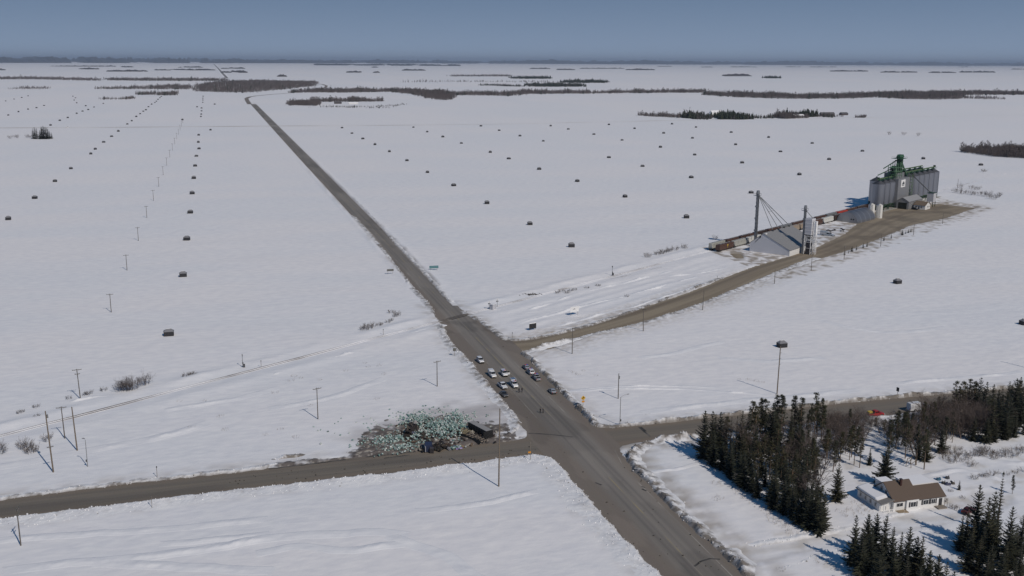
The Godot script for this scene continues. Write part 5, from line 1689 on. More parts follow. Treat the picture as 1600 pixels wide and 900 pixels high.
		if x < -45.0 and q > -6.5: c = c.lerp(Color(0.1, 0.09, 0.08), 0.35 * smoothstep(0.0, 0.3, n2.get_noise_2d(x * 0.15, z * 1.2)))
		c.a = 1.0
		return c
	var cp := []; var cw := []
	for x in [-700, -400, -260, -156, -93, -57, -27, -9, 17, 42, 91, 161, 300, 500]:
		cp.append(Vector2(x, (table(north, x) + table(south, x)) * 0.5)); cw.append((table(south, x) - table(north, x)) * 0.5 + 2.5)
	o = strip("cross_road", cp, cw, 0.008, 2.2, 30, cross_paint, asphalt)
	tag(o, "grey cross road meeting the highway at the crossing", "", "", "structure")
	var gravel_paint := func(x: float, z: float, u: float, _a: float) -> Color:
		var c := Color(0.26, 0.212, 0.152)
		c = c.lerp(Color(0.33, 0.275, 0.2), clampf(0.5 + 1.6 * n2.get_noise_2d(u * 2.2, _a * 0.06), 0, 1))
		c = c.lerp(Color(0.14, 0.115, 0.085), 0.6 * clampf(0.2 + n1.get_noise_2d(x * 3.0, z * 3.0) * 2.0, 0, 1) * smoothstep(180, 300, x))
		c = c.lerp(Color(0.15, 0.12, 0.09), 0.55 * exp(-pow((u + 5.0) / 2.0, 2)))
		c.a = 1.0
		return c
	var gw := []
	for w in gravel_w: gw.append(w + 2.0)
	o = strip("gravel_road", gravel, gw, 0.004, 2.5, 26, gravel_paint, dirt)
	tag(o, "brown gravel road leading to the grain elevator", "", "", "structure")
	o = strip("shed_approach", [Vector2(192, -266), Vector2(189, -256), Vector2(187, -248)], [4.0, 4.0, 4.0], 0.0, 2.0, 8, gravel_paint, dirt)
	tag(o, "muddy brown approach beside the gabled grain shed", "", "", "structure")
	# roads far out on the plain
	var tan := func(x: float, z: float, u: float, _a: float) -> Color:
		return Color(0.36, 0.3, 0.23).lerp(Color(0.8, 0.79, 0.78), clampf(0.45 + 0.1 * absf(u) + 1.2 * n1.get_noise_2d(x * 0.5, z * 0.5) + 0.5 * smoothstep(-10, 100, x), 0, 1))
	o = strip("range_road", [Vector2(-489.9, -1577.1), Vector2(-432.3, -1570.2), Vector2(-235.7, -1550.0), Vector2(-30.6, -1536.0), Vector2(-4.3, -1534.2), Vector2(184.4, -1517.7), Vector2(414.6, -1514.9), Vector2(608.7, -1540.9), Vector2(817.7, -1565.1), Vector2(1151.0, -1583.3), Vector2(1353.1, -1595.6), Vector2(1613.2, -1611.3), Vector2(1798.2, -1622.5)], [5, 5, 5, 5, 5, 4.5, 4.5, 4.5, 4.5, 4.5, 5, 5, 5], 0.35, 20.0, 4, tan, vcol)
	tag(o, "pale brown range road crossing the fields", "", "", "structure")
	var grey := func(x: float, z: float, u: float, _a: float) -> Color:
		return Color(0.2, 0.175, 0.15) if absf(u) < 5.5 else Color(0.8, 0.8, 0.82)
	o = strip("far_highway", [Vector2(-9.7, -2443.4), Vector2(-7.5, -2702.7), Vector2(-4.5, -2851.3), Vector2(9.2, -2985.4), Vector2(31.4, -3069.8), Vector2(88.0, -3212.6), Vector2(157.5, -3354.2), Vector2(235.3, -3604.9), Vector2(302.3, -3813.9), Vector2(354.4, -4101.8), Vector2(385.9, -4376.5), Vector2(394.2, -4623.6), Vector2(380.4, -4785.6)], [6.5, 6.5, 6.5, 7.5, 8, 8, 8, 8, 8, 9, 10, 10, 10], 0.4, 12.0, 8, grey, vcol)
	tag(o, "far bend of the highway by the dark woods", "", "", "structure")
	var pale := func(x: float, z: float, u: float, _a: float) -> Color:
		return Color(0.2, 0.19, 0.18) if absf(u) < 9.0 else Color(0.84, 0.84, 0.86)
	o = strip("far_straight_road", [Vector2(-8.5, -6369.5), Vector2(-10.7, -8935.3), Vector2(-10.3, -13611.1), Vector2(-16.2, -19261.7), Vector2(-25.1, -27821.3)], [22, 24, 26, 28, 30], 1.2, 60.0, 8, pale, vcol)
	tag(o, "distant straight road beyond the woods", "", "", "structure")
	# stones and clods lying on the asphalt
	var root := MB.new()
	for i in 150:
		var p := Vector2(rng.randf_range(-10, 7), rng.randf_range(14, 85)) if i < 40 else Vector2(rng.randf_range(-100, -14), rng.randf_range(-1, 7)) if i < 110 else Vector2(rng.randf_range(-10, 9), rng.randf_range(-110, 10))
		if absf(p.x) < 5.0 and i >= 110: continue
		root.col = Color(0.05, 0.045, 0.04) * rng.randf_range(0.6, 2.0)
		var s := rng.randf_range(0.06, 0.3)
		root.box(Vector3(p.x, 0.03 + s * 0.2, p.y), Vector3(s * 1.4, s * 0.7, s), Basis.from_euler(Vector3(rng.randf(), rng.randf() * 6.0, rng.randf())))
	tag(obj("road_debris", root, vcol), "small dark clods and debris scattered on the asphalt", "debris", "", "stuff")

func railway() -> void:
	var far := func(a: float) -> Vector2: return rail_a + rail_dir * a
	var root := Node3D.new()
	root.name = "railway_track"
	add_child(root)
	tag(root, "railway line running through the snow past the grain elevator", "", "", "structure")
	var steel := mat("rail steel", 0.07, 0.055, 0.045, 0.5, 0.4)
	var groove := func(x: float, z: float, u: float, a: float) -> Color:
		if d_main(x, z) < 0.8: return Color(0.13, 0.12, 0.11)
		return Color(0.2, 0.185, 0.18).lerp(Color(0.78, 0.78, 0.8), clampf(0.95 + 1.1 * n1.get_noise_2d(x * 4.0, z * 4.0) + 0.35 * n2.get_noise_2d(a * 3.0, u), 0, 1))
	for tr in [[0.0, -60.0, 1500.0], [5.8, 560.0, 1000.0]]:
		for s in [-0.75, 0.75]:
			var pts := []; var w := []
			var k := 60
			for i in k + 1:
				var a := lerpf(tr[1], tr[2], float(i) / k)
				var off: float = tr[0] + s
				if tr[0] > 0.0: off = s + tr[0] * smoothstep(560.0, 640.0, a)
				pts.append(rail_a + rail_dir * a + rail_n * off); w.append(0.34)
			var pos := PackedVector3Array(); var col := PackedColorArray()
			var m := MB.new()
			for i in k:
				var p: Vector2 = pts[i]; var q: Vector2 = pts[i + 1]
				for h in 6:
					var e := p.lerp(q, h / 6.0); var f := p.lerp(q, (h + 1) / 6.0)
					m.box(Vector3((e.x + f.x) / 2, 0.12 + (field_h(e.x, e.y) + field_h(f.x, f.y)) * 0.15, (e.y + f.y) / 2), Vector3(e.distance_to(f), 0.17, 0.09), Basis(Vector3.UP, atan2(-rail_dir.y, rail_dir.x)))
			obj("rail", m, steel, root)
			var nn := rail_n
			for i in k * 10 + 1:
				var p: Vector2 = pts[mini(i / 10, k - 1)].lerp(pts[mini(i / 10, k - 1) + 1], (i - mini(i / 10, k - 1) * 10) / 10.0)
				for u in [-1.0, -0.4, 0.4, 1.0]:
					var q: Vector2 = p + nn * (u * 0.26)
					pos.append(Vector3(q.x, field_h(q.x, q.y) - 0.12 + (0.16 if absf(u) < 0.9 else 0.0), q.y)); col.append(groove.call(q.x, q.y, u, i * 2.0))
			obj("flangeway", grid_mesh(4, k * 10 + 1, pos, col), vcol, root)
	# the level crossing: planks across the highway
	var a0 := (Vector2(-2, -160) - rail_a).dot(rail_dir)
	for i in 9:
		var q := MB.new()
		var p := rail_a + rail_dir * a0 + rail_n * (-1.6 + i * 0.4)
		q.box(Vector3(p.x, 0.03, p.y), Vector3(9.5, 0.08, 0.32), Basis(Vector3.UP, atan2(-rail_dir.y, rail_dir.x)))
		obj("plank", q, mat("dark plank", 0.06, 0.055, 0.05, 0.8), root)
	# a dark switch stand patch and bared ballast
	var heap := MB.new()
	for i in 60:
		var p: Vector2 = Vector2(43.8, -190.9) + Vector2(rng.randfn() * 2.2, rng.randfn() * 0.9)
		heap.box(Vector3(p.x, 0.25, p.y), Vector3(1.1, 0.3, 0.5) * rng.randf_range(0.3, 1.0), Basis.from_euler(Vector3(rng.randf(), rng.randf() * 3.0, rng.randf())))
	tag(obj("tie_pile", heap, mat("old tie wood", 0.045, 0.038, 0.032, 0.9)), "low dark pile of old ties by the railway line", "pile", "", "stuff")

func banks() -> void:
	bank([Vector2(-93.4, -6.9), Vector2(-90.4, -8.0), Vector2(-85.4, -9.3), Vector2(-80.1, -10.0), Vector2(-73.7, -11.0)], -1.0, 4.0, 0.8, 0.75, 0.42, "brown ridge of earth and snow left of the strewn bales")
	bank([Vector2(-165.4, 11.1), Vector2(-154.2, 10.5), Vector2(-124.8, 9.4), Vector2(-93.1, 7.7), Vector2(-57.1, 7.6), Vector2(-27.0, 5.8), Vector2(-21.2, 5.4), Vector2(-15.4, 4.9), Vector2(-12.7, 6.7), Vector2(-10.7, 12.4), Vector2(-11.0, 30.7), Vector2(-10.9, 47.0), Vector2(-10.3, 64.1), Vector2(-9.4, 80.2), Vector2(-8.7, 94.7)], 1.0, 9.0, 0.42, 0.12, 0.42, "broken white snow bank curving from cross road to highway, near side")
	bank([Vector2(7.3, 92.4), Vector2(7.8, 80.7), Vector2(7.6, 73.4), Vector2(6.9, 55.4), Vector2(7.3, 37.0), Vector2(7.4, 23.6), Vector2(8.9, 14.4), Vector2(13.9, 8.1), Vector2(22.4, 3.4), Vector2(35.2, 3.0), Vector2(49.7, 3.0)], 1.0, 5.0, 1.15, 0.62, 0.42, "dirty dark snow bank at the near right corner")
	bank([Vector2(49.7, 3.0), Vector2(82.4, 2.5), Vector2(96.0, 3.1), Vector2(118.8, 3.0), Vector2(161.4, 3.2)], 1.0, 3.0, 0.45, 0.35, 0.6, "low snow bank in front of the trees on the cross road")
	bank([Vector2(172.5, -8.8), Vector2(161.3, -9.2), Vector2(116.6, -10.6), Vector2(91.4, -10.7), Vector2(42.1, -9.1), Vector2(21.0, -8.9), Vector2(12.7, -9.4), Vector2(9.2, -12.7), Vector2(9.5, -23.6), Vector2(9.6, -41.5), Vector2(10.0, -67.0), Vector2(10.8, -87.4), Vector2(9.9, -95.7), Vector2(14.3, -99.2), Vector2(20.7, -102.7), Vector2(30.3, -107.4), Vector2(40.7, -113.8)], 1.0, 3.6, 1.10, 0.50, 0.42, "steep dirty snow bank beside the parked cars")
	bank([Vector2(40.7, -113.8), Vector2(73.6, -127.9), Vector2(118.5, -157.2), Vector2(179.8, -205.4), Vector2(229.6, -243.1)], 1.0, 6.0, 0.30, 0.42, 0.7, "gritty snow edge on the near side of the gravel road")
	bank([Vector2(157.6, -206.1), Vector2(82.8, -149.6), Vector2(54.3, -129.6), Vector2(34.6, -118.6), Vector2(21.3, -113.3), Vector2(14.2, -112.8), Vector2(8.6, -115.8), Vector2(7.5, -129.0), Vector2(6.6, -144.6), Vector2(4.2, -158.2), Vector2(2.3, -167.2)], 1.0, 4.5, 0.50, 0.50, 0.6, "snow bank in the corner of highway and gravel road")
	bank([Vector2(1.7, -178.9), Vector2(3.6, -256.8), Vector2(3.9, -338.2), Vector2(6.0, -442.8), Vector2(6.3, -587.5)], 1.0, 3.4, 0.50, 0.32, 0.8, "snow edge on the right side of the distant highway")
	bank([Vector2(-7.5, -477.9), Vector2(-4.1, -451.4), Vector2(-4.8, -340.4), Vector2(-7.1, -236.1), Vector2(-6.8, -191.8), Vector2(-7.8, -163.8)], 1.0, 4.0, 0.60, 0.50, 0.7, "dark streaked snow edge on the left side of the highway")
	bank([Vector2(-8.9, -151.1), Vector2(-11.8, -113.8), Vector2(-10.8, -86.3), Vector2(-11.2, -48.5), Vector2(-11.0, -33.7), Vector2(-11.3, -22.5), Vector2(-15.3, -13.0), Vector2(-20.4, -7.8), Vector2(-24.6, -6.7)], 1.0, 5.0, 0.70, 0.40, 0.42, "snow bank on the left of the parked rescue vehicles")
	bank([Vector2(-80.3, -6.7), Vector2(-87.4, -5.2), Vector2(-92.6, -3.8), Vector2(-109.4, -3.4), Vector2(-125.6, -3.0), Vector2(-156.2, -0.9), Vector2(-167.8, -0.1)], 1.0, 4.0, 0.40, 0.35, 0.42, "snow bank on the far side of the cross road, left")
	bank([Vector2(11.2, 84.1), Vector2(21.8, 82.4), Vector2(33.7, 79.3), Vector2(43.2, 77.9), Vector2(56.9, 76.1), Vector2(67.8, 72.6)], 1.0, 3.0, 0.40, 0.10, 0.5, "snow bank on the near side of the farm drive")
	bank([Vector2(66.9, 67.7), Vector2(54.1, 69.9), Vector2(43.6, 72.1), Vector2(35.9, 73.1), Vector2(23.6, 73.8), Vector2(14.3, 74.0), Vector2(10.2, 74.1)], 1.0, 4.0, 0.55, 0.10, 0.42, "lumpy white snow bank between the drive and the tree row")

func clod_heap() -> void:
	var root := thing("snow_clods", "loose clods of ploughed snow lying along the road banks", "snow clods")
	root.set_meta("kind", "stuff")
	var white := StandardMaterial3D.new()
	white.resource_name = "clod snow"; white.vertex_color_use_as_albedo = true; white.roughness = 0.9
	for k in 4:
		var mm := MultiMesh.new()
		mm.transform_format = MultiMesh.TRANSFORM_3D
		mm.use_colors = true
		mm.mesh = clod_mesh[k]
		mm.instance_count = int((clods.size() - k + 3) / 4)
		for i in mm.instance_count:
			mm.set_instance_transform(i, clods[i * 4 + k][0])
			mm.set_instance_color(i, clods[i * 4 + k][1])
		var o := MultiMeshInstance3D.new()
		o.name = "clods"; o.multimesh = mm; o.material_override = white
		o.set_meta("kind", "stuff")
		root.add_child(o, true)

func drifts() -> void:
	for e in [[[Vector2(-149.1, 39.7), Vector2(-122.5, 40.6), Vector2(-94.4, 39.8), Vector2(-70.9, 42.9), Vector2(-59.5, 47.5)], 5.0, 0.3], [[Vector2(-94.7, 46.4), Vector2(-84.6, 46.2), Vector2(-72.1, 51.3), Vector2(-58.6, 51.1)], 4.5, 0.28], [[Vector2(-154.5, 24.2), Vector2(-130.6, 27.1), Vector2(-104.5, 28.6), Vector2(-89.4, 28.8)], 4.5, 0.26], [[Vector2(-65.4, 46.8), Vector2(-57.7, 54.0), Vector2(-51.0, 64.1), Vector2(-47.5, 73.4)], 5.0, 0.3], [[Vector2(-55.4, 34.0), Vector2(-45.4, 33.6), Vector2(-31.6, 32.2), Vector2(-21.8, 31.2)], 4.0, 0.3], [[Vector2(-129.2, 41.2), Vector2(-108.6, 48.2), Vector2(-90.9, 55.5)], 5.0, 0.25], [[Vector2(-115.9, 35.2), Vector2(-103.0, 36.1), Vector2(-91.4, 37.9)], 4.0, 0.2], [[Vector2(-148.8, -78.4), Vector2(-141.3, -81.8), Vector2(-132.7, -79.4)], 3.0, 0.6],
		[[Vector2(-89.2, -88.8), Vector2(-70.4, -100.6), Vector2(-49.5, -115.4), Vector2(-26.0, -133.7), Vector2(-9.8, -146.8)], 6.0, 0.55], [[Vector2(-163.3, -23.3), Vector2(-144.6, -29.2), Vector2(-122.6, -35.7), Vector2(-104.4, -46.7)], 6.0, 0.3], [[Vector2(-125.8, -58.6), Vector2(-110.4, -64.6), Vector2(-94.2, -68.3), Vector2(-81.2, -76.1)], 5.0, 0.3], [[Vector2(-86.6, -54.2), Vector2(-76.3, -56.6), Vector2(-63.1, -62.6), Vector2(-45.4, -78.5)], 5.0, 0.25], [[Vector2(12.0, -46.5), Vector2(17.8, -46.3), Vector2(33.1, -43.6), Vector2(55.6, -35.3), Vector2(76.2, -24.1)], 2.2, 0.32], [[Vector2(13.5, -47.5), Vector2(20.6, -47.8), Vector2(40.7, -44.5), Vector2(63.6, -36.8)], 2.0, 0.28], [[Vector2(27.8, -19.9), Vector2(50.2, -19.6), Vector2(79.3, -21.1), Vector2(109.6, -22.1)], 5.0, 0.35], [[Vector2(126.6, -24.2), Vector2(148.1, -24.6), Vector2(181.7, -25.1)], 4.0, 0.3], [[Vector2(80.4, -69.5), Vector2(96.6, -59.9), Vector2(120.5, -58.7)], 5.0, 0.25], [[Vector2(151.4, -111.8), Vector2(165.2, -85.7), Vector2(197.0, -85.9)], 5.0, 0.25], [[Vector2(52.1, -77.1), Vector2(69.2, -79.8), Vector2(93.9, -90.4)], 4.5, 0.25],
		[[Vector2(16.9, -151.2), Vector2(55.7, -177.9), Vector2(99.9, -206.4), Vector2(145.2, -234.1)], 4.0, 0.5], [[Vector2(18.7, -136.9), Vector2(55.1, -158.2), Vector2(96.9, -182.7), Vector2(146.0, -212.5)], 3.5, 0.45], [[Vector2(28.0, -125.6), Vector2(58.9, -143.6), Vector2(90.7, -160.5), Vector2(141.9, -197.0)], 3.0, 0.4], [[Vector2(124.9, -214.6), Vector2(144.2, -216.4), Vector2(169.1, -227.8)], 3.0, 0.5], [[Vector2(102.2, 38.4), Vector2(109.4, 45.4), Vector2(117.8, 50.6)], 4.0, 0.4], [[Vector2(81.5, 48.6), Vector2(93.8, 48.8), Vector2(100.4, 60.5)], 4.0, 0.35], [[Vector2(11.6, 27.1), Vector2(19.4, 26.9), Vector2(28.9, 23.3)], 2.5, 0.35]]:
		drift(e[0], e[1], e[2], 0.6)

func far_land() -> void:
	for k in 2:
		far_bare.append(bare_tree_far(60 + k, 9.0).done()); far_fir.append(conifer_far(70 + k, 10.0).done())
	wood("far_wood", "long dark wood at the far left of the plain", [Vector2(-1430.2, -5843.8), Vector2(-995.1, -5841.5), Vector2(-844.6, -5657.7), Vector2(-650.2, -5431.3), Vector2(-681.1, -5858.9), Vector2(-1075.2, -6393.5), Vector2(-1546.8, -6383.5)], 15.0, 0.0, 1.0, 1)
	wood("far_wood", "dark wood ending where the distant straight road begins", [Vector2(-622.4, -5566.3), Vector2(-355.7, -5424.0), Vector2(-21.1, -5381.9), Vector2(-14.4, -5836.2), Vector2(-206.5, -5976.5), Vector2(-665.7, -6056.7)], 15.0, 0.1, 1.0, 2)
	wood("far_wood", "broad brown wood left of the far highway bend", [Vector2(-513.8, -3884.3), Vector2(-171.1, -3798.4), Vector2(-174.2, -4304.4), Vector2(-259.8, -4422.6), Vector2(-372.8, -4152.6), Vector2(-522.7, -3974.5)], 11.0, 0.05, 0.85, 3)
	wood("far_wood", "widest dark wood behind the far highway bend", [Vector2(-153.9, -3529.6), Vector2(-39.7, -3406.1), Vector2(26.2, -3355.7), Vector2(47.6, -3469.2), Vector2(152.2, -3739.9), Vector2(320.0, -4266.7), Vector2(415.9, -5123.7), Vector2(128.3, -5463.9), Vector2(-70.3, -5220.0), Vector2(-165.3, -4415.8)], 11.0, 0.05, 0.85, 4)
	wood("far_wood", "low wood in front of the widest wood", [Vector2(-331.1, -3239.7), Vector2(-275.1, -3158.2), Vector2(-202.1, -3130.5), Vector2(-206.4, -3425.6), Vector2(-314.7, -3355.3)], 9.0, 0.15, 0.8, 5)
	wood("far_wood", "wood strip running right from the far highway bend", [Vector2(152.3, -3340.7), Vector2(257.0, -3356.8), Vector2(352.0, -3345.6), Vector2(503.8, -3417.2), Vector2(584.1, -3377.6), Vector2(625.2, -3596.9), Vector2(430.9, -3668.3), Vector2(289.3, -3682.9), Vector2(186.9, -3514.5)], 9.5, 0.08, 1.0, 6)
	wood("far_wood", "wedge of wood pointing toward the near fields", [Vector2(506.3, -3432.3), Vector2(537.5, -3129.7), Vector2(518.4, -2724.2), Vector2(525.2, -2623.1), Vector2(552.2, -2619.1), Vector2(632.6, -2929.8), Vector2(703.6, -3394.4), Vector2(619.0, -3564.0)], 9.0, 0.05, 1.05, 7)
	wood("far_wood", "long thin wood belt across the middle of the plain", [Vector2(618.4, -3054.6), Vector2(822.5, -2934.3), Vector2(928.5, -3107.1), Vector2(1107.4, -3126.1), Vector2(1339.5, -3169.4), Vector2(1619.9, -3180.7), Vector2(1725.8, -3394.0), Vector2(1500.7, -3368.5), Vector2(1256.4, -3269.2), Vector2(1172.6, -3309.8), Vector2(1040.8, -3435.8), Vector2(882.7, -3224.5), Vector2(693.9, -3247.3)], 10.0, 0.06, 1.0, 8)
	wood("far_wood", "widest wood belt at the right of the plain", [Vector2(1505.0, -2939.7), Vector2(1501.1, -2716.4), Vector2(1600.2, -2567.3), Vector2(1818.5, -2563.3), Vector2(1947.7, -2642.4), Vector2(1977.9, -2479.9), Vector2(2059.6, -2435.7), Vector2(2205.2, -2513.3), Vector2(2430.7, -2819.7), Vector2(2987.5, -2819.3), Vector2(3121.9, -2954.5), Vector2(2633.9, -3141.2), Vector2(2367.5, -3092.0), Vector2(2110.9, -2958.7), Vector2(1841.3, -2817.2), Vector2(1785.0, -3013.7), Vector2(1598.8, -3138.2)], 9.5, 0.05, 1.0, 9)
	wood("far_wood", "sparse row of trees below the right end of the wood belt", [Vector2(2186.2, -2504.7), Vector2(2228.1, -2454.2), Vector2(2252.2, -2407.2), Vector2(2324.8, -2484.8), Vector2(2305.3, -2545.1), Vector2(2260.7, -2586.7)], 12.0, 0.0, 0.9, 10)
	wood("far_wood", "brown farm wood to the right of the highway", [Vector2(77.7, -2352.1), Vector2(152.5, -2302.6), Vector2(172.9, -2475.1), Vector2(90.5, -2467.6)], 6.0, 0.02, 1.0, 11)
	wood("far_wood", "tree row behind the farm wood and its barns", [Vector2(155.9, -2559.1), Vector2(304.9, -2544.9), Vector2(351.7, -2564.8), Vector2(355.4, -2610.4), Vector2(255.7, -2634.9), Vector2(163.3, -2621.0)], 6.0, 0.03, 1.0, 12)
	wood("far_wood", "bare grove beyond the grain elevator at the right edge", [Vector2(809.0, -826.8), Vector2(808.0, -799.0), Vector2(802.3, -764.6), Vector2(821.9, -734.5), Vector2(861.1, -717.1), Vector2(915.8, -774.3), Vector2(888.8, -808.6), Vector2(853.8, -841.9), Vector2(822.9, -839.1)], 3.2, 0.0, 0.9, 13)
	wood("far_wood", "bare brush at the left end of the long farm shelter belt", [Vector2(750.7, -1727.0), Vector2(765.2, -1691.3), Vector2(797.2, -1631.6), Vector2(818.7, -1671.3), Vector2(781.7, -1729.0), Vector2(765.3, -1758.2)], 4.5, 0.0, 0.75, 14)
	wood("far_wood", "dark conifer shelter belt, left part", [Vector2(814.9, -1657.2), Vector2(810.7, -1573.2), Vector2(825.6, -1559.1), Vector2(859.8, -1624.4), Vector2(861.9, -1698.4), Vector2(846.0, -1716.9)], 5.0, 0.6, 0.95, 15)
	wood("far_wood", "dark conifer shelter belt, right part", [Vector2(863.7, -1623.6), Vector2(860.5, -1568.1), Vector2(909.7, -1558.6), Vector2(952.1, -1636.0), Vector2(930.7, -1675.2), Vector2(893.3, -1682.3)], 4.5, 0.9, 0.95, 16)
	wood("far_wood", "round bare thicket in front of the farmstead conifers", [Vector2(992.3, -1599.0), Vector2(993.0, -1565.6), Vector2(1027.7, -1563.6), Vector2(1053.8, -1577.6), Vector2(1081.0, -1621.5), Vector2(1043.6, -1638.7), Vector2(1012.9, -1629.4)], 3.6, 0.0, 0.9, 17)
	wood("far_wood", "farmstead conifers standing behind the round thicket", [Vector2(1043.6, -1643.7), Vector2(1083.8, -1626.0), Vector2(1099.8, -1617.9), Vector2(1122.9, -1654.5), Vector2(1065.6, -1675.7)], 4.5, 0.9, 1.0, 18)
	wood("far_wood", "loose trees on the right side of the farmstead", [Vector2(1093.9, -1599.1), Vector2(1131.0, -1587.1), Vector2(1162.6, -1621.2), Vector2(1125.2, -1643.7)], 6.0, 0.35, 0.9, 19)
	wood("far_wood", "small round copse right of the farmstead", [Vector2(1163.7, -1571.1), Vector2(1180.7, -1562.9), Vector2(1209.4, -1602.2), Vector2(1192.1, -1610.5)], 3.5, 0.0, 0.7, 20)
	wood("far_wood", "trees between the conifer belt and the round thicket", [Vector2(936.7, -1600.1), Vector2(968.5, -1570.3), Vector2(994.7, -1613.1), Vector2(961.2, -1639.2)], 6.5, 0.4, 0.9, 21)
	wood("far_wood", "scrubby wood on the left fields, furthest left", [Vector2(-802.9, -3895.4), Vector2(-676.1, -3882.9), Vector2(-708.2, -4084.2), Vector2(-795.2, -4149.2), Vector2(-816.3, -4001.8)], 14.0, 0.0, 0.75, 22)
	wood("far_wood", "scrub along the field edge left of the low wood", [Vector2(-402.1, -2828.2), Vector2(-358.2, -2802.5), Vector2(-308.5, -2834.2), Vector2(-314.5, -2980.0), Vector2(-350.7, -2921.4), Vector2(-400.7, -2867.4)], 8.0, 0.1, 0.65, 23, 0.42)
	wood("far_wood", "scattered bushes along the farm lane right of the barns", [Vector2(121.5, -2215.9), Vector2(200.8, -2188.8), Vector2(286.0, -2153.9), Vector2(392.7, -2402.8), Vector2(397.2, -2426.9), Vector2(287.0, -2258.3), Vector2(180.6, -2276.1), Vector2(126.7, -2256.6)], 9.0, 0.3, 0.4, 24, 0.5)
	wood("far_wood", "sparse grey tree row on the far middle fields", [Vector2(829.3, -4982.8), Vector2(1090.8, -5082.3), Vector2(1417.5, -5005.1), Vector2(1637.7, -4900.8), Vector2(1690.9, -5059.4), Vector2(1135.0, -5281.3), Vector2(859.9, -5155.7)], 30.0, 0.0, 1.0, 25)
	wood("far_wood", "low dark hedge left of the conifer plantations", [Vector2(1084.1, -4400.8), Vector2(1173.3, -4155.4), Vector2(1209.9, -4129.8), Vector2(1243.6, -4243.1), Vector2(1184.0, -4522.8)], 12.0, 0.7, 0.7, 26)
	wood("far_wood", "front conifer plantation on the far middle fields", [Vector2(1235.8, -4127.7), Vector2(1471.9, -4086.2), Vector2(1582.2, -4392.6), Vector2(1350.7, -4485.9)], 12.0, 0.85, 1.1, 27)
	wood("far_wood", "right conifer plantation on the far middle fields", [Vector2(1658.5, -4899.8), Vector2(1881.6, -4858.4), Vector2(2038.3, -5254.8), Vector2(1841.1, -5369.6)], 14.0, 0.9, 1.1, 28)
	wood("far_wood", "left conifer plantation on the far middle fields", [Vector2(1744.7, -6114.4), Vector2(1972.8, -6092.7), Vector2(2126.9, -6566.3), Vector2(1893.2, -6613.2)], 17.0, 0.85, 1.2, 29)
	wood("far_wood", "small conifer clump on the far right fields", [Vector2(3656.7, -6332.6), Vector2(3733.3, -6281.2), Vector2(3960.8, -6670.9), Vector2(3886.0, -6727.0)], 17.0, 0.95, 1.2, 30)
	wood("far_wood", "two thin woods side by side above the middle fields", [Vector2(1533.7, -6990.2), Vector2(1974.2, -7009.8), Vector2(2160.5, -7664.1), Vector2(1631.8, -7426.3)], 20.0, 0.05, 1.0, 31)
	var brown := Color(0.085, 0.075, 0.07)
